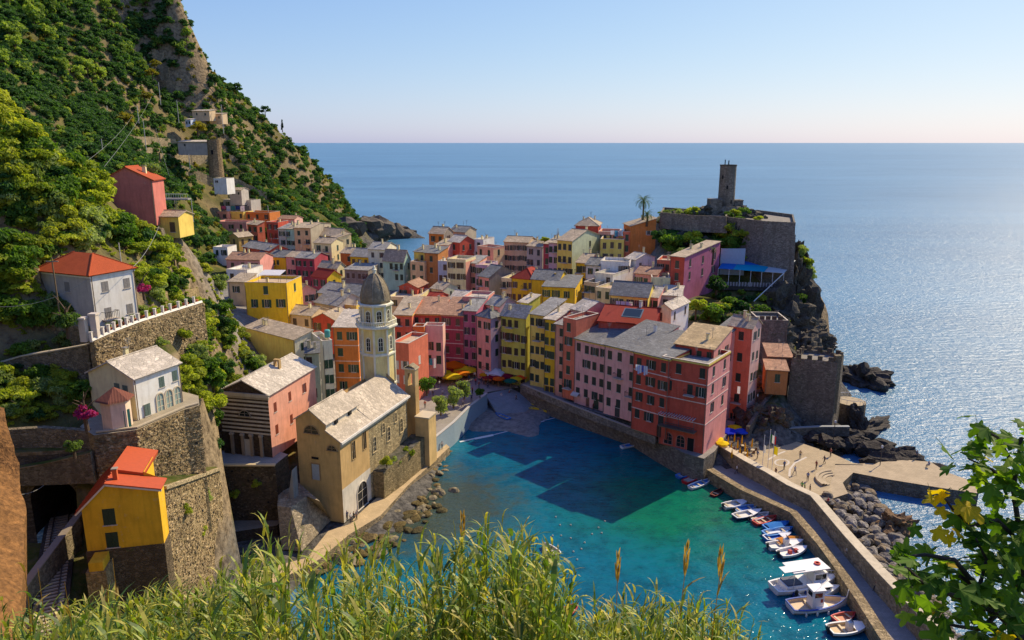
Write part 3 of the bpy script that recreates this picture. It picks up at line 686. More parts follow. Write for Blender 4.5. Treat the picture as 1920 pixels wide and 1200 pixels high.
RB = H('dark red corner house with a terrace pergola and pink side on the quay', 1242, 668, 1329, 127.5, -36, 16.5, 1370, 'red', ('flat', 0, 'grey'), (4, 2), ((.25, .75), 3), fh=3.4, cor='yellow', op=.25, bands=(5.4, 9.2, 12.6), side='plaster:e07c72', sc='26302c', chim=0, wh=1.8)
H('penthouse with a broad sunlit straw coloured roof on the red corner house', 1266, 644, 1339, 132.5, -34, 5, 1371, 'red', ('shed', 1.9, 'slate:c4ab80'), (4, 1), ((.3, .75), 1), side='pink', chim=1, top=1.6, ground=False)
H('tall pink tower house with a stone roof at the end of the quay row', 1367, 609, 1411, 141, -38, 22.5, 1428, 'coral', ('gx', 1.5, 'beige'), ((.55,), 5), ((.3, .75), 4), fh=4.2, side='lpink', op=.3)
H('pink upper storey with a blue grey roof between the penthouse and the tower house', 1343, 618, 1373, 141, -38, 19, 9, 'pink', ('shed', 1.2, 'dgrey'), (2, 2), chim=0, ground=False)
STH = H('dark stone house with battlements and one white window behind the tower house', 1424, 600, 1478, 158, -4, 12, 8, 'stone:857c70:1.4', ('flat', 0, 'grey'), ((.55,), 1), sc='3a4038', chim=0, op=1)
H('stone shed with a flat tan roof between tower house and fort', 1440, 668, 1486, 146, -10, 6, 7, 'stone:857c70', ('shed', .8, 'clay'), (1, 1), chim=0)
H('low brick kiosk with patched roof leaning on the fort', 1437, 693, 1478, 140, -12, 5, 5, 'brown', ('shed', .6, 'clay'), (1, 1), chim=0)
# left of the bell tower, below the hill
H('large pale yellow house with the widest beige roof, left of the bell tower', 459, 613, 552, 157, -38, 10, 587, 'yellow', ('shed', 1.0, 'beige'), None, (1, 2), side='pale', chim=2)
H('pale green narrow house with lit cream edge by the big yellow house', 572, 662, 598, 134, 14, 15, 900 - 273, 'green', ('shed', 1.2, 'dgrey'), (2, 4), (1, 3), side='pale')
H('cream house with green shutters and roof tank left of the orange house', 604, 640, 622, 143, 30, 17, 8, 'pale', ('flat', 0, 'ter'), (2, 4), (2, 3), side='cream', chim=1, sc='1e4632')
H('orange house with white string courses left of the bell tower', 624, 613, 670, 150, -4, 17, 9, 'orange', ('shed', 1.6, 'pale'), (2, 4), fh=3.6, bands=(6.0, 9.6, 13.0), sc='1f3a33', ww=1.1, wh=1.7)
H('salmon lit house right of the bell tower with open white shutters', 735, 641, 766, 151, -20, 14, 9, 'coral', ('flat', 0, 'ter'), (2, 3, ((0, 0),)), (1, 2), op=.6, chim=0, sc='d8d4c8')
# the hill houses
RH = H('dull red hill house with an orange tiled roof above the green slope', 190, 338, 285, 124, 8, 7.5, 6, 'plaster:b4564a', ('gy', 2.0, 'orange'), None, None, ((.5,), 1), chim=1)
H('small yellow hill house with flat tan roof right of the dull red one', 292, 406, 334, 127, -4, 3.6, 5, 'yellow', ('gx', .7, 'beige'), ((.7,), 1), chim=0)
# ------------------------------------------------------------ hill houses with their own details (before the land, which is fitted under them)
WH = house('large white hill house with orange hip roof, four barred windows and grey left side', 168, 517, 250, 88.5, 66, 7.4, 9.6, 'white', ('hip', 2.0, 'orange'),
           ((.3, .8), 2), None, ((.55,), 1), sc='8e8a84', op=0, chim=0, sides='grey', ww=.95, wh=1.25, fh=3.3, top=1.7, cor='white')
AH = house('white gabled hill house with three arched doors and green shutters above the stone wall', 249, 710, 335, 77.5, 69, 6.3, 6.6, 'white', ('gx', 1.5, 'pale'),
           ((.27, .58, .88), 1), None, ((.62, .8), 1), sc='5d6f66', op=.0, chim=1, sides='cream', ww=.75, wh=1.35, top=1.45, ground=False)
# ------------------------------------------------------------ land
def cpt(u, v, Y=None, z=None):
    p = PY(u, v, Y) if z is None else PZ(u, v, z)
    TP.append((p.x, p.y, p.z))
# mountain ridge line and the fall to the sea behind it
for u, v, Y in ((765, 436, 492), (735, 424, 478), (700, 408, 462), (660, 396, 446), (640, 372, 436), (610, 332, 424), (570, 283, 408), (530, 245, 398), (480, 205, 390), (440, 176, 382), (400, 152, 375),
                (372, 108, 366), (345, 78, 360), (328, 5, 350), (318, -60, 345), (240, -90, 350)):
    cpt(u, v, Y); p = PY(u, v, Y); TP.append((p.x + 20, p.y + 60, max(-6, p.z - 70)))
for u, v, Y in ((0, -40, 300), (0, 20, 275), (0, 100, 250), (0, 160, 235), (100, 200, 255), (150, 60, 305), (250, 100, 325), (200, 250, 270), (300, 330, 262), (400, 380, 300), (350, 230, 330), (420, 280, 330), (300, 180, 335),
                (500, 330, 358), (560, 380, 352), (640, 432, 385), (600, 405, 340), (690, 450, 440), (660, 452, 400), (450, 350, 320), (480, 260, 372), (130, 300, 240), (360, 400, 255)):
    cpt(u, v, Y)
for u, v in ((768, 442), (720, 452), (690, 460), (668, 458)): cpt(u, v, z=-1.0)
# near green hill on the left
for u, v, Y in ((0, 175, 108), (40, 225, 112), (60, 262, 114), (130, 305, 120), (185, 335, 126), (250, 420, 126), (330, 440, 130), (345, 470, 130), (400, 520, 136), (425, 560, 138), (440, 610, 140), (455, 650, 138), (430, 700, 128), (400, 740, 118),
                (0, 300, 100), (0, 420, 92), (60, 480, 92), (60, 400, 98), (150, 400, 108), (250, 470, 112), (300, 540, 108), (340, 500, 118), (380, 590, 118),
                (0, 560, 98), (60, 560, 98), (120, 600, 94), (20, 606, 93), (150, 612, 91), (260, 640, 94), (320, 620, 102), (350, 650, 104), (370, 700, 100), (390, 790, 94),
                (0, 690, 84), (80, 690, 85), (130, 720, 82), (20, 780, 77), (150, 800, 78), (250, 690, 86), (215, 668, 82.5), (260, 650, 85.8), (320, 630, 91.5), (372, 610, 98), (250, 690, 83), (320, 668, 88), (365, 680, 93)):
    cpt(u, v, Y); 
for x, y, z in ((-150, 160, 42), (-190, 190, 60), (-110, 175, 24), (-85, 178, 19), (-230, 130, 90), (-120, 100, 72), (-110, 60, 70), (-70, 30, 58), (-80, 50, 55), (-62, 62, 34), (-43, 72, 20), (-42, 82, 18), (-50, 78, 26.5), (-49, 88, 27), (-45, 95, 20),
                (-55, 60, 16.6), (-50, 60, 16.6), (-46, 55, 16.6), (-40, 60, 15), (-36, 66, 12), (-30, 60, 10), (-33, 80, 2), (-35.5, 80, 3), (-31, 92, 2), (-34, 97, 2), (-38, 97, 3), (-36, 90, 3), (-48, 106, 17), (-52, 77, 26), (-50, 90, 27), (-36, 108, 9), (-38, 120, 11), (-28, 118, 6),
                (-30, 30, 34), (-15, 20, 40), (0, 12, 46), (20, 18, 40), (40, 20, 38), (0, 30, 20), (20, 40, 8), (-20, 45, 14), (-25, 70, 2), (-15, 80, -1), (0, 60, -3), (20, 70, -4), (60, 40, 6), (90, 50, 2), (0, 0, 54), (30, 0, 52), (-30, 5, 50), (-60, 0, 60), (60, 0, 50), (0, -20, 58)):
    TP.append((x, y, z))
# harbour, beach, piazza
for u, v, z in ((860, 870, -2), (960, 900, -4), (1100, 900, -4), (1200, 900, -4), (1150, 1100, -5), (1000, 1000, -4), (1350, 1000, -5), (1500, 1150, -5), (880, 940, -2.2), (830, 930, -.6), (800, 980, -.5), (760, 960, .1), (740, 1000, .1),
                (830, 870, .1), (870, 810, -.4), (950, 806, .1), (1040, 780, -.1), (900, 802, .5), (980, 770, .9), (1030, 760, .8), (930, 750, 1.6), (1000, 735, 2.2), (950, 725, 3.2), (870, 720, 3.6), (830, 700, 3.8), (900, 700, 3.6), (1000, 715, 3.4),
                (850, 770, 2.5), (820, 740, 3.2), (1080, 790, -1.5), (1180, 820, -2), (1260, 860, -2)):
    cpt(u, v, z=z)
# castle hill
for u, v, Y in ((1240, 400, 232), (1300, 402, 226), (1358, 400, 218), (1420, 412, 214), (1480, 420, 206), (1240, 450, 206), (1260, 470, 200), (1300, 440, 208), (1350, 470, 200), (1330, 500, 192), (1300, 560, 176), (1340, 590, 168), (1400, 600, 166), (1440, 600, 170), (1370, 560, 180),
                (1420, 560, 182), (1470, 560, 186), (1495, 520, 200), (1490, 590, 190), (1440, 700, 146), (1420, 760, 138), (1430, 800, 134), (1500, 800, 139)):
    cpt(u, v, Y)
for u, v, z in ((1530, 640, -3), (1560, 660, -3), (1640, 740, -3), (1660, 830, -3), (1540, 500, -3), (1600, 600, -3), (1240, 380, -3), (1000, 420, -3), (850, 425, -3), (800, 455, -3), (1450, 380, -3), (700, 480, 6), (1130, 400, -3)):
    cpt(u, v, z=z)
for x, y, z in ((90, 140, -4), (110, 200, -4), (120, 120, -4), (100, 90, -4), (80, 70, -3), (60, 300, -6), (0, 320, -6), (-20, 300, 0), (120, 300, -6), (-40, 330, -5), (-60, 420, -6), (60, 420, -6), (40, 100, -4), (45, 110, -2), (56, 128, -2), (62, 150, -2)):
    TP.append((x, y, z))
P0 = np.array(TP, float)
_, keep = np.unique(np.round(P0[:, :2] / 1.5), axis=0, return_index=True)
P0 = P0[keep]
def rbf_fit(P):
    d = np.sqrt(((P[:, None, :2] - P[None, :, :2]) ** 2).sum(-1)); n = len(P)
    A = np.zeros((n + 3, n + 3)); A[:n, :n] = -d - np.eye(n) * -.6
    Q = np.c_[np.ones(n), P[:, :2]]; A[:n, n:] = Q; A[n:, :n] = Q.T
    return np.linalg.solve(A, np.r_[P[:, 2], 0, 0, 0])
RW = rbf_fit(P0)
def gz(x, y):
    x = np.atleast_1d(np.asarray(x, float)); y = np.atleast_1d(np.asarray(y, float)); out = np.empty(x.size)
    for a in range(0, x.size, 8000):
        xs, ys = x[a:a + 8000], y[a:a + 8000]
        d = np.sqrt((xs[:, None] - P0[None, :, 0]) ** 2 + (ys[:, None] - P0[None, :, 1]) ** 2)
        out[a:a + 8000] = -d @ RW[:-3] + RW[-3] + RW[-2] * xs + RW[-1] * ys
    return out
def rough_amp(x, y):            # how rugged the ground is: nothing in town, a lot on the mountain
    m = np.clip((y - 255) / 60, 0, 1) * np.clip((30 - x) / 40, 0, 1)
    m = np.maximum(m, np.clip((-62 - x) / 40, 0, 1) * .55)
    m = np.maximum(m, np.clip((x - 48) / 14, 0, 1) * np.clip((y - 150) / 20, 0, 1) * .5)
    return m
def ground_z(x, y):
    z = gz(x, y); a = rough_amp(np.atleast_1d(x), np.atleast_1d(y))
    for i in np.nonzero(a > .02)[0]:
        q = Vector((np.atleast_1d(x)[i], np.atleast_1d(y)[i], 0))
        z[i] += a[i] * (noise.fractal(q / 38, .9, 2.1, 3) * 4.2 + noise.fractal(q / 9, .8, 2.1, 3) * 1.3)
    return z
def inpoly(X, Y, P):
    c = np.zeros(X.shape, bool); n = len(P)
    for i in range(n):
        (x0, y0), (x1, y1) = P[i], P[(i + 1) % n]
        k = ((y0 > Y) != (y1 > Y)) & (X < (x1 - x0) * (Y - y0) / (y1 - y0 + 1e-12) + x0); c ^= k
    return c
CLAMP = [([(-62, 72.4), (-45.5, 72.9), (-38, 66), (-36, 50), (-44, 30), (-64, 36)], 16.25), ([(-34.6, 58), (-35.2, 71.2), (-37.0, 89.2), (-42.5, 101), (-40, 104), (-30, 104), (-20, 101), (-22, 58)], 1.3),
         ([(-46, 101), (-42, 124), (-29, 124), (-29, 101)], 11.7), ([(-36, 58), (-34.5, 64), (-20, 64), (-20, 50), (-34, 50)], 7), ([(-34, 101), (-24, 124), (-14, 126), (-20, 98)], 1.2)]
HOLE = [[(-55.5, 72.2), (-46.5, 73.2), (-46.5, 75.4), (-55.5, 75.0)]]
CLAMP.append(([tuple(PZ(u, v, 0).xy) for u, v in ((1040, 782), (1075, 768), (1130, 795), (1186, 820), (1245, 842), (1290, 862), (1400, 935), (1500, 975), (1580, 1060), (1680, 1230), (1000, 1100), (900, 900))], -.8))
CLAMP += [([tuple(PZ(u, v, 3).xy) for u, v in ((770, 770), (790, 640), (900, 640), (1015, 690), (1065, 735), (1000, 740), (955, 728), (915, 737), (850, 790))], 3.2), ([tuple(PZ(u, v, 1).xy) for u, v in ((920, 745), (1000, 735), (1080, 765), (1100, 800), (900, 830), (860, 800))], .9), ([tuple(PZ(u, v, 0).xy) for u, v in ((1030, 768), (1085, 765), (1110, 800), (1010, 805))], -.3)]
CLAMP.append(([tuple(PZ(u, v, 0).xy) for u, v in ((1528, 600), (1700, 600), (1850, 900), (1700, 845), (1640, 800), (1605, 770), (1585, 735), (1560, 700), (1534, 650))], -1.5))
def grid(name, xs, ys):
    nx, ny = len(xs), len(ys)
    X, Y = np.meshgrid(xs, ys); X, Y = X.ravel(), Y.ravel(); Z = ground_z(X, Y)
    for P, z in CLAMP: k = inpoly(X, Y, P); Z[k] = np.minimum(Z[k], z)
    hole = np.zeros(X.shape, bool)
    for P in HOLE: hole |= inpoly(X, Y, P)
    vs = np.c_[X, Y, Z]
    i = np.arange(nx * ny).reshape(ny, nx)
    f = np.stack([i[:-1, :-1], i[:-1, 1:], i[1:, 1:], i[1:, :-1]], -1).reshape(-1, 4)
    keep = (Z[f] > -7.5).any(1) & ~hole[f].any(1)
    me = bpy.data.meshes.new(name); me.from_pydata(vs.tolist(), [], f[keep].tolist())
    me.polygons.foreach_set('use_smooth', [True] * len(me.polygons)); me.materials.append(M('ground')); me.update()
    return obj(name, me)
tag(grid('terrain', np.r_[np.arange(-330, -64, 2.5), np.arange(-64, -22, .8), np.arange(-22, 132, 2.4)], np.r_[np.arange(-24, 30, 2.4), np.arange(30, 126, .9), np.arange(126, 520, 2.4)]), kind='structure')

# ------------------------------------------------------------ water
w = MB(); w.face([(-80000, -60, 0), (80000, -60, 0), (80000, 80000, 0), (-80000, 80000, 0)], 'sea')
tag(obj('sea', w), kind='structure')
def poly(pts, z): return [PZ(u, v, z).xy for u, v in pts]
hp = poly([(560, 1075), (700, 950), (800, 875), (850, 800), (960, 770), (1075, 770), (1180, 825), (1300, 868), (1400, 935), (1500, 975), (1580, 1060), (1680, 1230)], 0)
hp = [tuple(p) for p in hp] + [(56, 50), (20, 30), (-20, 55)]
w = MB(); w.face([(x, y, .012) for x, y in hp][::-1], 'harbour')
tag(obj('harbour_water', w), kind='structure')

# ------------------------------------------------------------ quays, paths, walls
def platform(name, pix, z, zb, mside, mtop, kind='structure', label=None, cat=None):
    b = MB(); b.prism(poly(pix, z), zb, z, mside, mtop)
    return tag(obj(name, b), label, cat, kind=kind)
def wallrun(name, label, pts, th, h, mat, zb, cap=None, cat='wall', capname='coping', group=None):
    """a wall following plan points (x, y, ztop) down to zb"""
    t = thing(name, label, cat, (pts[0][0], pts[0][1], min(zb) if isinstance(zb, (list, tuple)) else zb), group=group)
    base = Vector(t.location)
    b = MB(); c = MB()
    P = [Vector((p[0], p[1], 0)) for p in pts]; n = len(P)
    N = []
    for i in range(n):
        d = (P[min(i + 1, n - 1)] - P[max(i - 1, 0)]).normalized(); N.append(Vector((-d.y, d.x, 0)))
    for i in range(n - 1):
        q = [P[i] - N[i] * th / 2, P[i + 1] - N[i + 1] * th / 2, P[i + 1] + N[i + 1] * th / 2, P[i] + N[i] * th / 2]
        z0 = [zb] * 4 if not isinstance(zb, (list, tuple)) else [zb[i], zb[i + 1], zb[i + 1], zb[i]]
        zt = [pts[i][2], pts[i + 1][2], pts[i + 1][2], pts[i][2]]
        b.prism([(v.x - base.x, v.y - base.y) for v in q], [z - base.z for z in z0], [z - base.z for z in zt], mat)
        if cap:
            k = th / 2 + .06
            q = [P[i] - N[i] * k, P[i + 1] - N[i + 1] * k, P[i + 1] + N[i + 1] * k, P[i] + N[i] * k]
            c.prism([(v.x - base.x, v.y - base.y) for v in q], [z - base.z + .003 for z in zt], [z - base.z + .14 for z in zt], cap)
    obj('masonry', b, t)
    if cap: obj(capname, c, t)
    return t
def PP(l): return [tuple(PY(u, v, y)) for u, v, y in l]
def PPZ(l): return [tuple(PZ(u, v, z)) for u, v, z in l]
ST, STD, STL = 'stone:9c8a6a:1.5', 'stone:8a7e68:1.5', 'stone:b29e78:1.3'
# piazza floor and church quay
platform('piazza', [(770, 760), (800, 700), (780, 660), (900, 655), (1010, 690), (1060, 728), (1000, 716), (955, 728), (915, 735), (850, 790), (806, 824)], 3.6, -2, 'stone:8c8272:1.2', 'paving:9b958c')
platform('promenade', [(985, 712), (1060, 700), (1190, 740), (1260, 800), (1330, 770), (1395, 768), (1340, 846), (1320, 860), (1284, 850), (1232, 822), (1186, 795), (1080, 760), (1010, 735), (975, 722)], 4.6, -3, 'stone:857d70:1.2', 'paving:8f8a82')
platform('lower_dock', [(1000, 735), (1090, 768), (1190, 806), (1250, 834), (1290, 852), (1282, 858), (1236, 842), (1185, 820), (1120, 796), (1060, 776), (1005, 757)], 1.3, -4, 'stone:6d665c:1.2', 'paving:8d867b')
wallrun('quay_wall', 'low stone parapet along the promenade in front of the pink houses', PPZ([(982, 722, 5.4), (1030, 742, 5.4), (1080, 763, 5.4), (1140, 786, 5.4), (1190, 805, 5.4), (1230, 820, 5.4)]), .4, 1, 'stone:8f8678:1.4', 4.0, 'paint:a39a8a', 'parapet')
QP = [(575, 1046, 1.5), (615, 996, 1.5), (652, 983, 1.5), (703, 936, 1.5), (800, 852, 1.5), (832, 829, 1.5), (843, 838, 1.5), (765, 910, 1.5), (714, 966, 1.5), (655, 1002, 1.5), (600, 1048, 1.5), (480, 1110, 1.5), (430, 1090, 1.5), (520, 1060, 1.5)]
b = MB(); b.prism([PZ(u, v, z).xy for u, v, z in QP], -3, 1.5, 'stone:a39273:1.2', 'paving:c2ab84')
tag(obj('church_quay', b), kind='structure')
b = MB(); b.slab([PZ(910, 739, 3.5), PZ(958, 728, 3.5), PZ(1006, 752, 1.2), PZ(985, 772, .9), PZ(935, 780, .7)], .5, 'paving:858a8c'); tag(obj('slipway', b), kind='structure')
# breakwater: walkway, inner parapet with sunlit top, outer wall
inner = [(1283, 856, 1.6), (1330, 885, 1.6), (1392, 922, 1.6), (1440, 944, 1.6), (1487, 966, 1.6), (1541, 1028, 1.6), (1570, 1068, 1.6), (1612, 1130, 1.6), (1656, 1200, 1.6), (1700, 1268, 1.6)]
outer = [(1335, 850, 1.6), (1400, 890, 1.6), (1440, 912, 1.6), (1478, 936, 1.6), (1524, 958, 1.6), (1590, 1040, 1.6), (1650, 1110, 1.6), (1745, 1215, 1.6), (1790, 1268, 1.6)]
I3, O3 = PPZ(inner), PPZ(outer)
b = MB(); b.prism([p[:2] for p in I3] + [p[:2] for p in O3[::-1]], -5, 1.6, 'stone:7b7264:1.1', 'paving:9a938a')
tag(obj('breakwater_walkway', b), kind='structure')
wallrun('harbour_parapet', 'broad low stone parapet on the harbour edge of the breakwater, its top in sun', [(p[0], p[1], 2.2) for p in I3[1:]], 1.3, 1, 'stone:a08f70:1.2', -4.5, None, 'parapet')
wallrun('breakwater_wall', 'tall stone wall along the seaward side of the breakwater walkway', [(p[0], p[1], z) for p, z in zip(O3, (4.2, 4.2, 4.2, 4.2, 4.2, 4.3, 4.4, 4.5, 4.5))], 1.3, 1, 'stone:ac9c7e:1.2', -4, 'plaster:b8a888', 'wall')
# plaza on the point
platform('harbour_plaza', [(1330, 842), (1400, 800), (1440, 810), (1560, 850), (1600, 868), (1618, 871), (1566, 870), (1556, 905), (1560, 935), (1530, 950), (1478, 925), (1432, 898), (1385, 870)], 2.6, -4, 'stone:8f8470:1.2', 'paving:b3a283')
platform('sea_pier', [(1566, 872), (1618, 869), (1700, 862), (1745, 866), (1775, 885), (1830, 905), (1835, 925), (1760, 914), (1656, 897), (1600, 886), (1580, 905), (1590, 925), (1560, 935), (1550, 900)], 2.5, -4, 'stone:7d7566:1.2', 'paving:b6a588')
for k, (pts, wd) in enumerate((([(1395, 868), (1402, 855), (1415, 845), (1432, 838)], .35), ([(1440, 862), (1455, 853), (1472, 846)], .35), ([(1466 + 13 * math.cos(i * .3927), 867 + 6 * math.sin(i * .3927)) for i in range(17)], .35), ([(1480, 893), (1481, 880), (1490, 868), (1512, 857)], .35))):
    b = MB(); q = [PZ(u, v, 2.606) for u, v in pts]
    for i in range(len(q) - 1):
        d = (q[i + 1] - q[i]); nn = Vector((-d.y, d.x, 0)).normalized() * wd / 2
        b.face([q[i] - nn, q[i + 1] - nn, q[i + 1] + nn, q[i] + nn] if d.cross(nn).z > 0 else [q[i] + nn, q[i + 1] + nn, q[i + 1] - nn, q[i] - nn], 'paint:c4bcae:.9')
    tag(obj('painted_marking', b), kind='structure')
# round seat steps on the plaza
t = thing('curved_steps', 'curved stone steps on the sunny plaza beside the boulders', 'steps', tuple(PZ(1580, 905, 2.6)))
for i in range(3):
    b = MB(); r = 3.2 + i * .55
    prof = [(r - .5, .0), (r - .5, .004 + .16 * (3 - i)), (r, .004 + .16 * (3 - i)), (r, 0)]
    b.lathe([(r, 0), (r, .16 * (i + 1)), (r - .5, .16 * (i + 1)), (r - .5, 0)], 16, 'paving:bfae90', a0=R(95), a1=R(200))
    obj('step', b, t)
# ------------------------------------------------------------ bell tower, church, oratory
def arch_win(par, loc, rz, w, h, frame='plaster:d8cda8', name='window', full=False, door=None):
    """round-headed window (full=False) or half-round lunette (full=True) with a raised surround, mullion and dark glass"""
    b = MB(); n = 10; r = w / 2; hz = 0 if full else h - r
    out = [(-r, 0)] + [(-r * math.cos(math.pi * i / n), hz + r * math.sin(math.pi * i / n)) for i in range(n + 1)] + [(r, 0)]
    k = 1 + .14 / r
    o2 = [(x * k, hz + (z - hz) * k if z > hz else z) for x, z in out]
    b.face([(x, -.012, z) for x, z in out], door or 'glass')
    for i in range(len(out) - 1):
        (a, c), (d, e) = out[i], out[i + 1]; (A, C), (D, E) = o2[i], o2[i + 1]
        b.add([(a, -.10, c), (d, -.10, e), (D, -.10, E), (A, -.10, C), (a, 0, c), (d, 0, e), (D, 0, E), (A, 0, C)], [(3, 2, 1, 0), (0, 1, 5, 4), (2, 3, 7, 6)], frame)
    b.box(-.03, .03, -.05, -.0125, 0, h if not full else r, frame)
    for z in ((h * .33, h * .66) if not full else (r * .45,)): b.box(-r * .9, r * .9, -.045, -.0127, z - .025, z + .025, frame)
    b.box(-r - .2, r + .2, -.16, 0, -.12, -.003, frame)
    return obj(name, b, par, loc, rz)
BT = thing('bell_tower', 'octagonal cream bell tower with a stone dome and balustraded belfry beside the harbour church', 'bell tower', (*PY(702, 520, 128).xy, 3))
def oct_(mb, prof, m): mb.lathe(prof, 8, m)
ct, tr = 'plaster:e8c874', 'plaster:e8dcb8'
b = MB(); oct_(b, [(3.05, 0), (3.05, 18.6), (2.95, 18.6), (2.95, 23.6)], ct); obj('shaft', b, BT)
for z, r in ((12.9, 3.3), (18.5, 3.25), (23.5, 3.75), (27.3, 3.15)):
    b = MB(); oct_(b, [(r - .25, z), (r, z + .15), (r, z + .42), (r - .2, z + .55)], tr); obj('cornice', b, BT)
b = MB(); oct_(b, [(2.62, 24.0), (2.62, 27.4)], ct); obj('belfry', b, BT)
b = MB()
for i in range(8):
    a0, a1 = R(45 * i), R(45 * i + 45)
    p0, p1 = Vector((3.55 * math.cos(a0), 3.55 * math.sin(a0), 24)), Vector((3.55 * math.cos(a1), 3.55 * math.sin(a1), 24))
    for j in range(7):
        q = p0.lerp(p1, (j + .5) / 7); b.tube([q, q + Vector((0, 0, .75))], .07, 5, tr)
    b.tube([p0 + Vector((0, 0, .8)), p1 + Vector((0, 0, .8))], .1, 5, tr)
obj('balustrade', b, BT)
for i in range(8):
    a = R(45 * i); pl = MB()
    pl.obox((3.0 * math.cos(a), 3.0 * math.sin(a), 11.8), .34, .34, 23, a, tr); pl.obox((2.62 * math.cos(a), 2.62 * math.sin(a), 25.7), .34, .34, 3.4, a, tr)
    obj('pilaster', pl, BT)
    am = R(45 * i + 22.5); ri = 2.62 * math.cos(R(22.5)) + .012; ro = 2.95 * math.cos(R(22.5)) + .012
    arch_win(BT, (ri * math.cos(am), ri * math.sin(am), 24.4), am + R(90), .8, 2.2, tr, 'belfry_opening')
    if i >= 4: arch_win(BT, (ro * math.cos(am), ro * math.sin(am), 19.6), am + R(90), .75, 2.3, tr)
b = MB(); b.lathe([(2.6, 27.8), (2.62, 28.4), (2.52, 29.3), (2.2, 30.5), (1.68, 31.6), (1.02, 32.4), (.5, 32.8), (.32, 32.9)], 24, 'slate:9c8e72')
d = obj('dome', b, BT, smooth=True)
for i in range(8):
    a = R(45 * i); b = MB(); b.tube([(r * math.cos(a), r * math.sin(a), z) for r, z in ((2.65, 28.4), (2.56, 29.3), (2.24, 30.5), (1.72, 31.6), (1.05, 32.43), (.5, 32.85))], .07, 5, 'slate:a39a86'); obj('rib', b, d)
b = MB(); b.lathe([(.32, 32.8), (.34, 33.4), (.44, 33.45), (.44, 33.6), (.2, 33.7), (.28, 33.9), (.2, 34.1), (.02, 34.3)], 10, tr); obj('finial', b, BT)

CR = thing('church', 'ochre stone church on the harbour edge with a raised nave roof of pale slates', 'church', (-25.6, 103.6, 1.5), R(-18.7))
cax = R(-18.7 + 90)
oc, osn = 'plaster:b98d4e', 'stone:b5a37c:1.3'
b = MB()
fr = [(-7.4, 0), (0, 0), (0, 13.4), (-2.2, 14.8), (-2.2, 15.8), (-4.8, 17.7), (-7.4, 16)]
b.face([(x, 0, z) for x, z in fr], 'plaster:b8924e')
b.face([(0, 0, 5.5), (0, 8.5, 5.5), (0, 8.5, 13.4), (0, 0, 13.4)], oc)
b.face([(0, 0, 0), (0, 8.5, 0), (0, 8.5, 5.5), (0, 0, 5.5)], 'plaster:c9bda4')
b.face([(0, 8.5, 0), (0, 22, 0), (0, 22, 13.4), (0, 8.5, 13.4)], osn)
b.face([(x, 22, z) for x, z in fr[::-1]], osn)
b.face([(-7.4, 22, 0), (-7.4, 0, 0), (-7.4, 0, 16), (-7.4, 22, 16)], oc)
b.face([(-2.2, 0, 14.8), (-2.2, 9, 14.8), (-2.2, 9, 15.8), (-2.2, 0, 15.8)], 'plaster:cfc3a6')
obj('wall', b, CR)
rs = 'slate:cdbfa8'
b = MB()
b.slab([(.4, -.3, 13.3), (-2.18, -.3, 14.95), (-2.18, 9.0, 14.95), (.4, 9.0, 13.3)], .18, rs)
b.slab([(.4, 9.01, 13.3), (-4.8, 9.01, 16.9), (-4.8, 22.3, 16.9), (.4, 22.3, 13.3)], .18, rs)
b.slab([(-4.81, 9.01, 16.9), (-7.8, 9.01, 15.2), (-7.8, 22.3, 15.2), (-4.81, 22.3, 16.9)], .18, rs)
rf = obj('roof', b, CR)
b = MB(); b.slab([(-1.85, -.3, 15.75), (-4.8, -.3, 17.9), (-4.8, 9.3, 17.9), (-1.85, 9.3, 15.75)], .18, rs); b.slab([(-4.81, -.3, 17.9), (-7.75, -.3, 16.0), (-7.75, 9.3, 16.0), (-4.81, 9.3, 17.9)], .18, rs)
b.tube([(-4.8, -.3, 17.93), (-4.8, 9.3, 17.93)], .12, 6, rs); obj('nave_roof', b, CR)
b = MB(); b.box(.36, .62, -.3, 22.3, 12.95, 13.28, 'plaster:ded4c2'); obj('gutter', b, CR)
b = MB(); b.box(.02, .3, -.02, 22.0, 12.4, 12.9, 'plaster:c8b48c'); obj('cornice', b, CR)
arch_win(CR, (-4.75, 0, 14.0), 0, 2.5, 1.2, 'plaster:8e6f42', 'lunette_window', True)
arch_win(CR, (-1.35, 0, 11.7), 0, 1.6, .8, 'plaster:8e6f42', 'lunette_window', True)
b = MB(); b.box(-.65, .65, -.05, 0, 0, 2.6, 'paint:aab6ba'); b.box(-.8, -.65, -.1, 0, 0, 2.75, 'plaster:8e6f42'); b.box(.65, .8, -.1, 0, 0, 2.75, 'plaster:8e6f42'); b.box(-.65, .65, -.1, 0, 2.6, 2.75, 'plaster:8e6f42'); obj('door', b, CR, (-4.4, 0, 6.5))
b = MB(); b.box(-.6, .6, -.06, 0, 0, .35, 'dark'); obj('vent', b, CR, (-4.4, 0, 9.9))
CP = Vector((-25.6, 103.6, 13))
def cy(u): return solve_w(CP, cax, u)
for u0, u1, z, h in ((659, 665, 9.0, 2.9), (679.5, 686, 9.3, 2.9)):
    w = 1.0; b = MB(); b.face([(-.45, -.012, 0), (.45, -.012, 0), (.45, -.012, h), (-.45, -.012, h)], 'glass')
    for x0, x1, z0, z1 in ((-.57, -.45, -.1, h + .1), (.45, .57, -.1, h + .1), (-.45, .45, h, h + .1), (-.45, .45, -.1, 0), (-.03, .03, 0, h), ): b.box(x0, x1, -.1, -.002, z0, z1, 'plaster:a07c46')
    obj('window', b, CR, (0, cy((u0 + u1) / 2), z), R(90))
for u, z, w, h in ((700.5, 7.6, 1.0, 2.5), (718, 9.6, .8, 1.7), (727, 7.6, .95, 2.4), (751, 7.4, .9, 2.4), (741, 10.0, .7, 1.6)):
    arch_win(CR, (0, cy(u), z), R(90), w, h, 'plaster:b39a68')
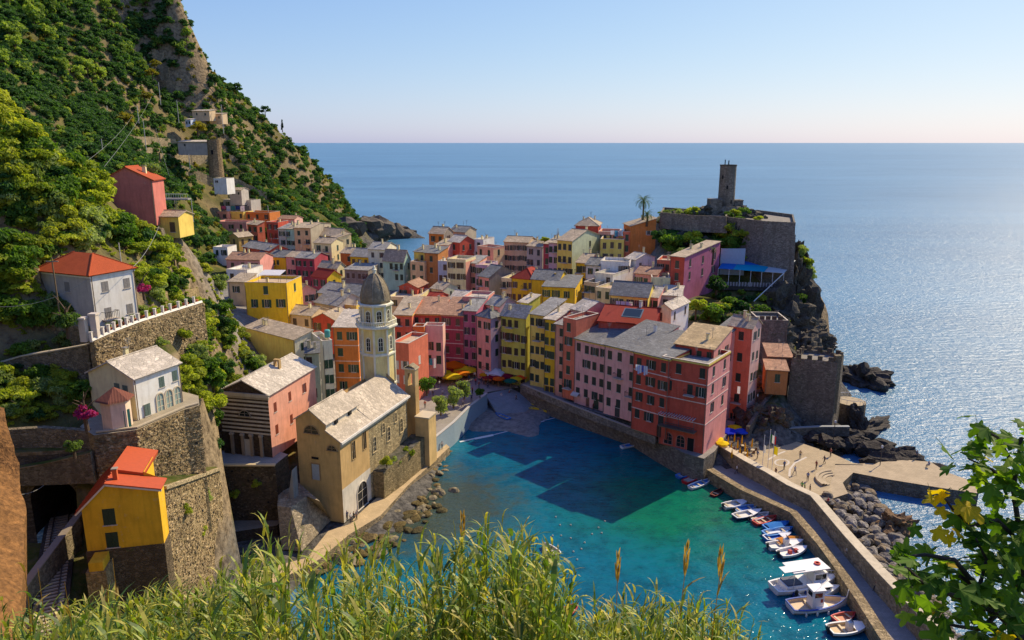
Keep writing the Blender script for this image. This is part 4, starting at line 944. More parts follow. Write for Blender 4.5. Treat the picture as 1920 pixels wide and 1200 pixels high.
arch_win(CR, (0, cy(674), 0.05), R(90), 3.0, 4.2, 'plaster:d2c6ae', 'archway', False, 'dark')
# dormer boxes between the two roof levels
for y in (2.6, 6.6):
    b = MB(); b.box(-2.17, -1.9, y - .35, y + .35, 15.0, 15.6, 'dark'); obj('clerestory_opening', b, CR)
t = thing('stone_terrace_wall', 'mossy rubble terrace wall along the foot of the church above the path', 'wall', (-25.6, 103.6, 1.5), R(-18.7))
b = MB(); b.prism([(.05, 9.2), (2.0, 9.2), (2.6, 15), (2.9, 24), (.05, 24)], 0, [4.6, 4.6, 5.0, 5.6, 5.6], 'stone:9a8a66:1.4', 'ground'); obj('masonry', b, t)
t = thing('stone_pillar', 'tall ochre pier with an arched opening at the far end of the church', 'pillar', tuple(PY(773, 745, 126.5)), R(-18.7))
t.location.z = 1.5
b = MB(); b.box(-1, 1, -.7, .7, 0, 14.6, 'plaster:a07a42'); b.box(-1, -.42, -.7, .7, 14.6, 16.9, 'plaster:a98a56'); b.box(.42, 1, -.7, .7, 14.6, 16.9, 'plaster:a98a56'); b.box(-1, 1, -.7, .7, 16.9, 17.6, 'plaster:a98a56'); obj('pier', b, t)
b = MB(); b.box(-1.15, 1.15, -.85, .85, 17.6, 17.85, 'plaster:c7b48a'); b.slab([(-1.1, -.8, 17.86), (0, -.8, 18.5), (0, .8, 18.5), (-1.1, .8, 17.86)], .1, 'slate:9a8c70'); b.slab([(0.01, -.8, 18.5), (1.1, -.8, 17.86), (1.1, .8, 17.86), (0.01, .8, 18.5)], .1, 'slate:9a8c70'); obj('cap', b, t)
t = thing('apse_wall', 'low golden buttress wall beside the pier at the piazza end of the church', 'wall', tuple(PY(795, 800, 125)), R(-18.7)); t.location.z = 1.5
b = MB(); b.box(-1.4, 1.2, -.6, 2.5, 0, 9.0, 'plaster:cfa45c'); b.box(-1.5, 1.3, -.7, 2.6, 9.0, 9.25, 'paint:c9b896'); obj('masonry', b, t)

OR = H('chapel with striped dark and light stone front and pink side wall', 410, 733, 502, 106, -13, 10.2, 14.5, 'stone:5b4d40:1.4', ('gy', 1.9, 'pale'), None, ((.12, .42, .72), 2, ((1, 2),)), sc='7a3a26',
       cat='chapel', name='chapel', side='salmon', ww=.8, wh=1.5, fh=3.6, top=2.4, chim=0, ground=False)
w_, d_, h_, z_ = t_info[OR.name]
for i in range(9):
    b = MB(); z = h_ - 1.25 - i * .62
    b.box(.02, w_ - .02, -.05, -.003, z - .14, z + .14, 'plaster:ab9c84'); obj('stone_band', b, OR)
b = MB(); b.box(-.25, w_ + .25, -.35, -.003, h_ - .45, h_ + .05, 'plaster:a8987c'); b.box(-.15, w_ + .15, -.22, -.004, h_ - .8, h_ - .455, 'plaster:8e7e66'); obj('cornice', b, OR)
arch_win(OR, (w_ * .5, -.055, h_ - 3.6), 0, 1.7, .85, 'plaster:7a6a54', 'lunette_window', True)
for q in (.2, .42, .6, .8):
    b = MB(); b.box(-.22, .22, -.3, -.003, 0, 3.5, 'plaster:7e6850'); b.box(-.3, .3, -.38, -.004, 3.5, 3.8, 'plaster:94806a'); obj('pilaster', b, OR, (w_ * q, 0, 0))
b = MB(); b.box(-.5, .5, -.1, -.004, 0, 2.6, 'paint:b9b2a4'); obj('door', b, OR, (w_ * .51, 0, .3))
b = MB(); b.box(w_ * .62 - .5, w_ * .62 - .22, 8, 8.6, h_ + .8, h_ + 2.6, 'plaster:a5804a'); b.box(w_ * .62 + .22, w_ * .62 + .5, 8, 8.6, h_ + .8, h_ + 2.6, 'plaster:a5804a'); b.box(w_ * .62 - .5, w_ * .62 + .5, 8, 8.6, h_ + 2.6, h_ + 2.9, 'plaster:a5804a'); obj('bellcote', b, OR)

# ------------------------------------------------------------ yellow railway house
P = PY(164, 1034, 65); Q = PY(308, 1019, 66.5)
ya = math.atan2(Q.y - P.y, Q.x - P.x); yw = (Q.xy - P.xy).length
YH = thing('railway_house', 'bright yellow railway house with ribbed orange roof and two dark green shuttered openings', 'house', (P.x, P.y, P.z), ya)
yl, ypk, yr, yx, yd = 4.6, 6.9, 5.9, yw * .34, 6.0
b = MB(); m = 'plaster:d99a14'
hs = panel(b, (0, 0, 0), (1, 0, 0), yw, yl, [(1.75, 2.85, .15, 1.75), (1.75, 2.85, 2.55, 4.25)], m, .12)
b.face([(0, 0, yl), (yw, 0, yl), (yw, 0, yr), (yx, 0, ypk)], m)
y2, yb = 2.2, yw - 1.7
b.face([(yw, 0, 0), (yw, y2, 0), (yw, y2, yr), (yw, 0, yr)], m); b.face([(yw, y2, 0), (yb, y2, 0), (yb, y2, yr + .9), (yw, y2, yr)], m); b.face([(yb, y2, 0), (yb, yd, 0), (yb, yd, yr + .9), (yb, y2, yr + .9)], m)
b.face([(0, yd, 0), (0, 0, 0), (0, 0, yl), (0, yd, yl)], m)
b.face([(yb, yd, 0), (0, yd, 0), (0, yd, yl), (yx, yd, ypk), (yb, yd, yr + .5)], m); obj('wall', b, YH)
for z0, z1 in ((.15, 1.75), (2.55, 4.25)): add_window(YH, (2.3, 0, (z0 + z1) / 2), 0, 1.1, z1 - z0, '12352e')
b = MB(); lo, e = .55, .3; kl = (ypk - yl) / yx; kr = (ypk - yr) / (yw - yx)
b.slab([(-lo, -e, yl - lo * kl + .12), (yx, -e, ypk + .12), (yx, yd + 2.0, ypk + .12), (-lo, yd + 2.0, yl - lo * kl + .12)], .12, 'paint:93381a:.6'); rfl = obj('roof_slope', b, YH)
for i in range(9):
    y = -e + (yd + 2.3) * (i + .5) / 9
    b = MB(); b.slab([(-lo, y - .09, yl - lo * kl + .25), (yx, y - .09, ypk + .25), (yx, y + .09, ypk + .25), (-lo, y + .09, yl - lo * kl + .25)], .128, 'paint:b04a22:.6'); obj('roof_rib', b, rfl)
b = MB(); b.slab([(yx + .01, -e, ypk + .12), (yw + .4, -e, yr - .4 * kr + .12), (yw + .4, 2.2, yr - .4 * kr + .12), (yx + .01, 2.2, ypk + .12)], .12, 'paint:b94f22:.6')
b.slab([(yx + .01, 2.201, ypk + .5), (yw - 1.6, 2.201, yr + .75), (yw - 1.6, yd + 2.0, yr + .75), (yx + .01, yd + 2.0, ypk + .5)], .5, 'paint:b94f22:.6'); rfr = obj('roof_slope', b, YH)
b = MB(); b.box(-.2, .2, -.2, .2, -.5, 1.0, 'plaster:b5441f'); b.box(-.27, .27, -.27, .27, 1.0, 1.1, 'paint:9c9080'); obj('chimney', b, rfr, (yx + .7, .9, ypk))
b = MB(); b.slab([(-lo, -e - .02, yl - lo * kl), (yx, -e - .02, ypk), (yx, -e + .15, ypk), (-lo, -e + .15, yl - lo * kl)], .16, 'paint:d8cfc0'); b.slab([(yx, -e - .02, ypk), (yw + .4, -e - .02, yr - .4 * kr), (yw + .4, -e + .15, yr - .4 * kr), (yx, -e + .15, ypk)], .16, 'paint:d8cfc0'); obj('verge', b, YH)
b = MB(); b.box(-.1, yw + .05, -.12, 2.3, -17, -.003, 'stone:6c5f4c:1.5'); b.box(-.1, yw - 1.6, 2.3, yd, -17, -.003, 'stone:6c5f4c:1.5'); obj('stone_base', b, YH)
b = MB(); b.box(yw * .1, yw * .28, -2.2, -.15, -1.0, -.1, m); b.box(yw * .1 - .3, yw * .28 + .2, -2.3, -.16, -7, -1.003, 'stone:a8936c:1.5'); obj('buttress', b, YH)

# ------------------------------------------------------------ railway, tunnel, retaining walls
tp = PZ(112, 1000, 16.6); TX, TY, TZ = tp.x, tp.y, 16.6
TN = thing('tunnel_portal', 'dark arched railway tunnel mouth in a shaded stone wall left of the yellow house', 'tunnel', (TX, TY, TZ), R(8))
b = MB(); r, hz = 2.35, 4.1
arc = [(-r, 0)] + [(-r * math.cos(math.pi * i / 12), hz + r * math.sin(math.pi * i / 12)) for i in range(13)] + [(r, 0)]
for (x0, z0), (x1, z1) in zip(arc[1:-1], arc[2:-1]): b.face([(x0, 0, z0), (x1, 0, z1), (x1, 0, 9.2), (x0, 0, 9.2)][::1], 'stone:6b6152:1.5')
b.face([(-7, 0, -2), (-r, 0, -2), (-r, 0, 9.2), (-7, 0, 9.2)], 'stone:6b6152:1.5'); b.face([(r, 0, -2), (9, 0, -2), (9, 0, 9.2), (r, 0, 9.2)], 'stone:6b6152:1.5')
b.box(-7, 9, .0, 7.5, 9.2, 9.6, 'ground')
obj('wall', b, TN)
b = MB()
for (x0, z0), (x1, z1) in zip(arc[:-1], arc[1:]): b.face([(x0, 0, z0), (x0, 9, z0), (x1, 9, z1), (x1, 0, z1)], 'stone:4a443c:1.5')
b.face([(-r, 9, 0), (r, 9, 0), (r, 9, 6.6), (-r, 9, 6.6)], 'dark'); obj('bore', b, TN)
b = MB(); 
for i in range(12):
    a0, a1 = math.pi * i / 12, math.pi * (i + .92) / 12
    q = [(-rr * math.cos(a), hz + rr * math.sin(a)) for rr, a in ((r, a0), (r, a1), (r + .45, a1), (r + .45, a0))]
    vb = MB(); vb.add([(x, -.06, z) for x, z in q] + [(x, 0, z) for x, z in q], [(3, 2, 1, 0), (0, 1, 5, 4), (1, 2, 6, 5), (2, 3, 7, 6), (3, 0, 4, 7)], 'stone:7d7160:2'); obj('arch_stone', vb, TN)
RT = thing('railway_track', 'single railway track with pale sleepers leading into the tunnel', 'railway track', (TX, TY, TZ), math.atan2(TX - PZ(93, 1125, 16.6).x, PZ(93, 1125, 16.6).y - TY) + math.pi)
RT.rotation_euler = (0, 0, math.atan2((TY - PZ(93, 1125, 16.6).y), TX - PZ(93, 1125, 16.6).x) - R(90))
b = MB(); b.box(-1.6, 1.6, -40, 12, -.35, .04, 'stone:5d574e:5'); obj('ballast', b, RT)
sl = MB(); sl.box(-1.2, 1.2, -.14, .14, .045, .16, 'paint:b0a48e:.9'); slm = sl.mesh('sleeper')
for i in range(56): obj('sleeper', slm, RT, (0, 4 - i * .62, 0))
for x in (-.72, .72): b = MB(); b.box(x - .05, x + .05, -40, 12, .16, .32, 'metal:6e6258'); obj('rail', b, RT)
wallrun('track_side_wall', 'dark low wall beside the railway track below the yellow house', [(TX + 3.2, TY - 1, 19.6), (TX + 4.4, TY - 10, 19.0), (TX + 6.0, TY - 24, 17.4)], .6, 1, STD, 12, 'paint:8c8070')
# brown earth bank at the left edge
b = MB(); E = [PY(u, v, y) for u, v, y in ((8, 765, 62), (14, 800, 60), (40, 900, 56), (52, 965, 52), (44, 1040, 47), (40, 1120, 42), (30, 1210, 37))]
vs = []; NS = 9; NTT = 40
for i in range(NTT):
    f = i / (NTT - 1) * (len(E) - 1); k = min(int(f), len(E) - 2); p = E[k].lerp(E[k + 1], f - k)
    for j in range(NS):
        q = p + Vector((-1.2 * j - .04 * j * j, .35 * j, .55 * j)); n_ = noise.fractal(q * .35, .8, 2, 4)
        vs.append(q + Vector((n_ * .5, 0, n_ * .5)) if j else q + Vector((n_ * .35, 0, 0)))
fs = [(i * NS + j, i * NS + j + 1, (i + 1) * NS + j + 1, (i + 1) * NS + j) for i in range(NTT - 1) for j in range(NS - 1)]
b.add(vs, fs, 'rock:8a6236')
vs2 = []
for i in range(NTT):
    f = i / (NTT - 1) * (len(E) - 1); k = min(int(f), len(E) - 2); p = E[k].lerp(E[k + 1], f - k); n_ = noise.fractal(p * .35, .8, 2, 4)
    vs2 += [vs[i * NS], vs[i * NS] + Vector((-1.5, 1.0, -6)), vs[i * NS] + Vector((-4, 2, -16))]
b.add(vs2, [(i * 3 + j, (i + 1) * 3 + j, (i + 1) * 3 + j + 1, i * 3 + j + 1) for i in range(NTT - 1) for j in range(2)], 'rock:8a6236')
tag(obj('earth_bank', b, smooth=True), kind='structure')

def terrace(name, label, pts, zb, mat, top='ground', cat='wall', cap=None):
    """a stone faced terrace: plan outline with tops (x, y, z), down to zb"""
    t = thing(name, label, cat, (pts[0][0], pts[0][1], zb)); o = Vector(t.location)
    b = MB(); b.prism([(p[0] - o.x, p[1] - o.y) for p in pts], 0, [p[2] - zb for p in pts], mat, top); obj('masonry', b, t)
    return t
terrace('retaining_wall', 'great sunlit rubble retaining wall under the white gabled house', PPZ([(176, 816, 28.2), (256, 806, 28.2), (345, 768, 28.2), (374, 760, 28.2), (372, 742, 28.2), (320, 728, 28.2), (200, 755, 28.2), (150, 800, 28.2)]), 12, 'stone:a5906a:1.3', 'paving:a39882')
wallrun('terrace_railing', 'thin iron railing along the terrace edge of the white gabled house', PPZ([(180, 811, 28.3), (256, 802, 28.3), (345, 764, 28.3), (371, 757, 28.3)]), .25, 1, 'stone:9c8a6a:1.5', 27.8, 'paint:b5a78c', 'railing', 'coping')
terrace('lower_retaining_wall', 'long sunlit retaining wall stepping down from the yellow house to the chapel yard', PP([(308, 916, 71), (350, 902, 76), (412, 880, 89), (396, 868, 92), (352, 868, 86), (290, 888, 78)]), 1, 'stone:a8946e:1.3')
terrace('chapel_yard', 'walled yard of dark rubble in front of the striped chapel', PPZ([(408, 871, 12), (516, 871, 12), (540, 852, 12), (500, 838, 12), (400, 846, 12), (392, 862, 12)]), 1, 'stone:5f5344:1.5', 'paving:9c9c98')
wallrun('yard_coping', 'pale coping kerb along the chapel yard edge', PPZ([(408, 870, 12.15), (516, 870, 12.15)]), .5, 1, 'paint:c9b894', 11.9)
terrace('lower_yard', 'shaded lower yard with a rough arch foot beneath the chapel', PPZ([(420, 1000, 3.0), (520, 985, 3.0), (540, 960, 3.0), (420, 965, 3.0)]), -1, 'stone:564c40:1.4', 'paving:8d8474')
# bastion with a curved battered face and the steps between chapel and church
t = thing('curved_bastion', 'pale stone bastion with a curved sloping face at the foot of the church steps', 'bastion', tuple(PZ(580, 1000, 1.5)))
o = Vector(t.location); b = MB(); top = PPZ([(520, 948, 7.0), (545, 952, 7.0), (575, 930, 7.0), (600, 940, 7.0), (560, 905, 7.0), (522, 925, 7.0)])
base = PPZ([(528, 1030, 1.45), (566, 1034, 1.45), (612, 984, 1.45), (622, 975, 1.45), (590, 960, 1.45), (530, 990, 1.45)])
n = len(top); b.add([Vector(p) - o for p in base] + [Vector(a).lerp(Vector(c), .35) * 1 - o + Vector((0, 0, 1.6)) for a, c in zip(top, base)][0:0] + [Vector(p) - o for p in top], [(i, (i + 1) % n, n + (i + 1) % n, n + i) for i in range(n)] + [tuple(range(n, 2 * n))], 'stone:a89a80:1.6')
obj('masonry', b, t)
def stairs(label, a, c, w, n, mat, name='stone_steps'):
    a, c = Vector(a), Vector(c); d = (c - a); rz = math.atan2(d.y, d.x)
    t = thing(name, label, 'steps', tuple(a), rz); L = d.xy.length; hh = d.z
    for i in range(n):
        b = MB(); z1 = hh * (i + 1) / n; b.box(L * i / n, L * (i + 1) / n - .004, -w / 2, w / 2, min(0, z1 - 1.2), z1, mat); obj('step', b, t)
    return t
stairs('shaded stone steps climbing between the chapel and the church front', PZ(545, 930, 7.0), PZ(552, 878, 11.5), 1.6, 14, 'paving:8e8c88')
stairs('flight of pale stone steps below the sunlit wall right of the yellow house', PZ(374, 1080, 1.8), PZ(390, 1005, 6.6), 1.9, 16, 'paving:a99a80')
wallrun('step_wall', 'pale leaning wall beside the lower flight of stone steps', PPZ([(398, 1090, 4.2), (402, 1010, 8.2)]), .7, 1, STL, 0, None)
# hillside walls, path and balustrade
wallrun('hillside_wall', 'long sunlit terrace wall of yellow stone at the left edge', PP([(-30, 622, 89), (60, 612, 89), (120, 606, 89), (165, 612, 88)]), .8, 1, ST, 30)
wallrun('path_wall', 'low pale wall edging the hillside path at the left', PP([(-30, 690, 83), (40, 668, 84), (120, 655, 84), (168, 646, 83)]), .6, 1, STD, 31, 'paint:c2b498')
BAL = PP([(172, 641, 81.5), (215, 622, 84.5), (260, 605, 88.5), (320, 586, 95), (378, 568, 101.5)])
wallrun('garden_wall', 'tall rubble wall carrying the white balustrade of the hill house', BAL, .8, 1, ST, 22)
t = thing('garden_balustrade', 'white balustrade with square posts on the wall beside the hill house', 'balustrade', BAL[0])
o = Vector(BAL[0]); k = 0
for i in range(len(BAL) - 1):
    a, c = Vector(BAL[i]), Vector(BAL[i + 1]); 
    b = MB(); b.tube([a - o + Vector((0, 0, .16)), c - o + Vector((0, 0, .16))], .22, 4, 'paint:d9d2c4'); obj('rail', b, t)
    for j in range(4):
        p = a.lerp(c, j / 4); b = MB(); b.box(-.14, .14, -.14, .14, 0, 1.1, 'paint:d6cfc2'); b.box(-.18, .18, -.18, .18, 1.1, 1.18, 'paint:d6cfc2'); obj('post', b, t, tuple(p - o))
for q in ((160, 640, 81.8), (181, 632, 82.4)):
    b = MB(); b.box(-.35, .35, -.35, .35, 0, 2.6, 'paint:d0c4b4'); b.box(-.45, .45, -.45, .45, 2.6, 2.8, 'paint:d0c4b4')
    g = obj('gate_pillar', b, None, tuple(PY(q[0], q[1], q[2]))); tag(g, 'square white gate pillar at the balustrade end, ' + ('left of the pair' if q[0] < 170 else 'right of the pair'), 'pillar', 'gate pillars'); 
wallrun('garden_edge_wall', 'dark mossy wall below the kitchen garden at the left', PP([(-10, 806, 74.6), (80, 800, 75), (168, 806, 74.6)]), .7, 1, STD, 22)
wallrun('portal_parapet', 'shaded parapet ledge above the tunnel mouth', PP([(10, 882, 72.3), (90, 868, 72.6), (172, 848, 73)]), .7, 1, STD, 23, 'ground')
wallrun('valley_wall', 'grey stone wall on the slope behind the small yellow hill house', PP([(268, 424, 122), (304, 428, 122), (316, 470, 118)]), .6, 1, STD, 34)
# white house with arches: ground floor openings and the small tower porch
w_, d_, h_, z_ = t_info[AH.name]
for q in (.50, .70, .89): arch_win(AH, (w_ * q, 0, 1.25), 0, .95, 2.3, 'plaster:c9b896', 'arched_door', False, 'paint:8fa39a')
add_window(AH, (w_ * .2, -.14, 2.3), 0, .8, 1.35, '5d6f66', mode='closed')
t = thing('porch_tower', 'small polygonal porch with dark red pyramid roof beside the white gabled house', 'porch', tuple(PZ(222, 800, 28.2)), R(20))
b = MB(); b.lathe([(1.45, 0), (1.45, 3.3)], 6, 'plaster:d8b596', ph=.3); obj('wall', b, t)
b = MB(); b.lathe([(1.95, 3.2), (1.8, 3.35), (.02, 4.5)], 6, 'tile:7a4a3c', ph=.3); obj('roof', b, t)
b = MB(); b.box(-.4, .4, -.06, 0, 0, 2.0, 'paint:14504c'); obj('door', b, t, (1.05, -.75, .05), R(50))

# proud stones and weep holes on the big sunlit walls
def rubble(par, a, c, hts, n, mats, seed, face=-1):
    """real stones standing a little proud of a wall face that runs from a to c (top edge points)"""
    r = random.Random(seed); a, c = Vector(a), Vector(c); d = c - a; L = d.xy.length; e = Vector((d.x, d.y, 0)).normalized(); nn = Vector((e.y, -e.x, 0)); o = par.matrix_basis.translation; b = MB(); W = MB()
    for i in range(n):
        s = r.random() * L; z = -r.uniform(.1, hts); q = a + e * s + Vector((0, 0, d.z * s / L + z)) - o; w, h, t = r.uniform(.16, .5), r.uniform(.1, .26), r.uniform(.02, .10)
        k = [q + e * (sx * w * r.uniform(.7, 1)) + Vector((0, 0, sz * h * r.uniform(.7, 1))) for sx, sz in ((-.5, -.5), (.5, -.5), (.5, .5), (-.5, .5))]
        b.add([p_ - nn * .05 for p_ in k] + [p_ * 1 + nn * t for p_ in k], [(4, 5, 6, 7), (0, 1, 5, 4), (1, 2, 6, 5), (2, 3, 7, 6), (3, 0, 4, 7)], mats[i % len(mats)])
    tag(obj('rubble_face', b, par), kind='stuff')
    for i in range(int(L * hts / 14)):
        s = r.random() * L; q = a + e * s + Vector((0, 0, d.z * s / L - r.uniform(.8, hts))) - o; W.obox(q + nn * .02, .28, .1, .3, math.atan2(e.y, e.x), 'dark')
    tag(obj('weep_holes', W, par), kind='stuff')
SM = ('stone:b09a74:1.3', 'stone:98845f:1.3', 'stone:bba884:1.3', 'stone:86745a:1.3')
by = {o.get('label'): o for o in bpy.data.objects if o.get('label')}
g1 = by['great sunlit rubble retaining wall under the white gabled house']; T1 = PPZ([(176, 816, 28.2), (256, 806, 28.2), (345, 768, 28.2), (374, 760, 28.2)])
rubble(g1, T1[0], T1[1], 9, 420, SM, 1); rubble(g1, T1[1], T1[2], 11, 800, SM, 2); rubble(g1, T1[2], T1[3], 11, 260, SM, 3)
g2 = by['long sunlit retaining wall stepping down from the yellow house to the chapel yard']; T2 = PP([(308, 916, 71), (350, 902, 76), (412, 880, 89)])
rubble(g2, T2[0], T2[1], 14, 800, SM, 4); rubble(g2, T2[1], T2[2], 14, 1500, SM, 5)
g3 = by['tall rubble wall carrying the white balustrade of the hill house']
for i in range(len(BAL) - 1):
    a_, c_ = Vector(BAL[i]), Vector(BAL[i + 1]); e_ = (c_ - a_); nn_ = Vector((e_.y, -e_.x, 0)).normalized() * .4; rubble(g3, a_ + nn_, c_ + nn_, 6, 380, SM, 10 + i)
for lab, hh in (('long sunlit terrace wall of yellow stone at the left edge', 4), ('dark mossy wall below the kitchen garden at the left', 4)):
    pass
T3 = PPZ([(408, 871, 12), (516, 871, 12)]); rubble(by['walled yard of dark rubble in front of the striped chapel'], T3[0], T3[1], 9, 420, ('stone:6b5f4e:1.4', 'stone:574c3f:1.4', 'stone:7a6c58:1.4'), 20)
# coping along the two great walls
for lab, T_, m_ in (('pale uneven coping along the top of the lower retaining wall', T2, 'stone:c0ae88:2'), ):
    wallrun('wall_coping', lab, [(p_[0], p_[1], p_[2] + .25) for p_ in T_], .55, 1, m_, [p_[2] - .1 for p_ in T_])
# ------------------------------------------------------------ castle on the point, bastion, terrace cafe, fort
CS = 'stone:8f8676:1.5'
p = PY(1360, 400, 215)
t = thing('castle_tower', 'dark round stone watchtower standing alone on top of the castle hill', 'tower', (p.x, p.y, p.z - 2))
top = PY(1360, 311, 215).z - p.z + 2; r = 2.25
b = MB(); b.lathe([(r * 1.06, 0), (r * 1.02, top * .5), (r, top)], 24, CS); b.lathe([(r, top + .002), (r + .12, top + .05), (r + .12, top + .35), (r - .4, top + .35), (r - .4, top - .5), (0.01, top - .5)], 24, 'stone:6d675c:1.5'); obj('shaft', b, t)
b = MB(); b.tube([(-.9, .3, top - .5), (-.9, .3, top + 1.7)], .14, 6, 'dark'); obj('mast', b, t)
b = MB(); b.tube([(.1, .2, top - .5), (.1, .2, top + 1.5)], .16, 6, 'dark'); obj('mast', b, t)
for k, z in enumerate((top * .35, top * .62, top * .8)):
    b = MB(); b.box(-.2, .2, -.06, 0, -.5, .5, 'dark'); a = R(-70 - 35 * k); obj('arrow_slit', b, t, (r * 1.03 * math.cos(a), r * 1.03 * math.sin(a), z), a + R(90))
b = MB(); b.lathe([(5.6, -3), (4.2, 4.2), (3.9, 4.2), (3.9, 3.8), (0.01, 3.8)], 10, CS, ph=.2); b.box(-5.2, -2.0, -3.5, 1, -3, 6.2, CS); obj('base_ring', b, t)
b = MB(); b.box(2.2, 4.6, -1, 2.5, -2, 5.6, CS); b.box(2.1, 4.7, -1.1, 2.6, 5.6, 5.8, 'stone:7d766a:1.5'); obj('side_block', b, t)
def bastion(name, label, pix, ztop, h, mat, flare=.0, topm='paving:8d877c', par=.9):
    pts = [Vector(p) for p in PPZ([(u, v, ztop) for u, v in pix])]
    c = sum(pts, Vector()) / len(pts); t = thing(name, label, 'bastion', (c.x, c.y, ztop - h))
    b = MB(); n = len(pts); lo = [((p - c) * (1 + flare)) for p in pts]; hi = [(p - c) + Vector((0, 0, h)) for p in pts]
    for q in lo: q.z = 0
    ar = sum(pts[i].x * pts[(i + 1) % n].y - pts[(i + 1) % n].x * pts[i].y for i in range(n))
    if ar < 0: lo.reverse(); hi.reverse()
    b.add(lo + hi, [(i, (i + 1) % n, n + (i + 1) % n, n + i) for i in range(n)], mat); b.face(hi, topm); obj('masonry', b, t)
    if par:
        b = MB()
        for i in range(n):
            a, d = hi[i], hi[(i + 1) % n]; e = (d - a).normalized(); nn = Vector((-e.y, e.x, 0)) * .4
            b.add([a, d, d + nn, a + nn] + [q + Vector((0, 0, par)) for q in (a, d, d + nn, a + nn)], [(4, 5, 6, 7), (0, 1, 5, 4), (1, 2, 6, 5), (2, 3, 7, 6), (3, 0, 4, 7)], mat)
        obj('parapet', b, t)
    return t, c
BA, bc = bastion('castle_bastion', 'massive dark stone bastion with a dining terrace below the watchtower', [(1362, 413), (1432, 421), (1491, 424), (1487, 408), (1420, 399), (1370, 402)], 37.6, 17, CS, .10)
bastion('castle_wall', 'long dark castle wall half hidden by shrubs left of the bastion', [(1238, 404), (1300, 410), (1362, 412), (1366, 401), (1300, 398), (1244, 394)], 38, 3.5, CS, .04)
wallrun('cliff_wall', 'pale sheet fence along the slope above the blue terrace awning', PP([(1352, 466, 192), (1398, 466, 191)]), .15, 1, 'paint:9fb0bd', 24.5)
# cafe terrace with a blue awning
t = thing('awning_terrace', 'cafe terrace with a bright blue awning jutting from the cliff under the bastion', 'terrace', tuple(PY(1420, 530, 184)))
o = Vector(t.location); q = [Vector(PY(u, v, y)) - o for u, v, y in ((1347, 503, 186), (1470, 512, 184), (1492, 488, 196), (1358, 487, 196))]
def slabq(name, pts, th, m): b = MB(); b.slab(pts, th, m); return obj(name, b, t)
z0 = q[0].z - .6
slabq('awning', [q[0] * 1, q[0].lerp(q[1], .22) , q[3].lerp(q[2], .22), q[3]], .08, 'cloth:2f7fd0')
slabq('awning_front', [q[0].lerp(q[1], .225), q[0].lerp(q[1], .70), q[0].lerp(q[1], .70).lerp(q[3].lerp(q[2], .70), .5), q[0].lerp(q[1], .225).lerp(q[3].lerp(q[2], .225), .5)], .08, 'cloth:1fb0cc')
slabq('awning_back', [q[0].lerp(q[1], .225).lerp(q[3].lerp(q[2], .225), .51), q[0].lerp(q[1], .70).lerp(q[3].lerp(q[2], .70), .51), q[3].lerp(q[2], .70), q[3].lerp(q[2], .225)], .08, 'cloth:2f7fd0')
slabq('awning_end', [q[0].lerp(q[1], .705), q[1], q[2], q[3].lerp(q[2], .705)], .08, 'cloth:cfd2cf')
fl = [Vector((v.x, v.y, -1.2)) for v in (q[0], q[1], q[2], q[3])]
slabq('terrace_floor', fl, 1.0, 'stone:5a5650:1.5')
for k in range(7):
    p = q[0].lerp(q[1], k / 6); b = MB(); b.tube([(p.x, p.y, -1.2), (p.x, p.y, p.z - .05)], .07, 5, 'paint:d8d8d4'); obj('post', b, t)
b = MB(); 
for k in range(22): p = q[0].lerp(q[1], (k + .5) / 22); b.box(p.x - .24, p.x + .24, p.y - .03, p.y + .03, -1.15, -.1, 'paint:8e8a8a')
obj('railing_panel', b, t)
b = MB(); b.tube([q[1] * 1, Vector((q[1].x - 9, q[1].y - 6, -3.5))], .12, 5, 'paint:c9c9c4'); obj('brace', b, t)
pp = PY(1461, 560, 183)
b = MB(); b.box(-.25, .25, -.25, .25, -9.5, 0, 'paint:b7c4c9'); b.box(-.25, .25, 1.8, 2.3, -9.5, 0, 'paint:b7c4c9'); obj('prop', b, t, (pp.x - o.x, pp.y - o.y, -2.2))
# sea fort
FT, fc = bastion('sea_fort', 'square dark rubble fort with battlements above the rocky point', [(1484, 677), (1570, 686), (1582, 672), (1548, 664), (1505, 660)], 15.5, 14.5, 'stone:857b6c:1.4', .06, par=.7)
ring = [Vector(p) - Vector(FT.location) for p in PPZ([(u, v, 15.5) for u, v in ((1484, 677), (1570, 686), (1582, 672), (1548, 664), (1505, 660))])]
mer = MB(); mer.box(-.45, .45, -.25, .25, 0, .8, 'stone:6a6255:1.6'); mm = mer.mesh('merlon')
for i in range(5):
    a, c = ring[i], ring[(i + 1) % 5]; L = (c - a).length; k = max(2, int(L / 1.7)); ci = (ring[0] + ring[2]) / 2
    for j in range(k):
        p = a.lerp(c, (j + .5) / k); p = p + (ci - p).normalized() * .3; obj('merlon', mm, FT, (p.x, p.y, 14.5 + .7), math.atan2(c.y - a.y, c.x - a.x))
b = MB(); p = PZ(1571, 684, 15.5) - Vector(FT.location); b.box(p.x - .7, p.x + .5, p.y - .4, p.y + .8, -10.0, 1.9, 'stone:8d8068:1.6'); obj('corner_pier', b, FT, (0, 0, 14.5))
b = MB(); p = PZ(1562, 668, 15.5) - Vector(FT.location); b.tube([(p.x, p.y, 14.5), (p.x, p.y, 19)], .06, 5, 'paint:3a3a3a'); obj('flag_mast', b, FT)
w_, d_, h_, z_ = t_info[STH.name]
for i in range(int(w_ / 1.3)): obj('merlon', mm, STH, (.6 + i * 1.3, .25, h_ + .06))
wallrun('ramp_wall', 'dark stone ramp wall climbing from the cafe to the fort', PP([(1402, 800, 132), (1440, 742, 141), (1476, 716, 146)]), .6, 1, 'stone:7a7166:1.4', 2)
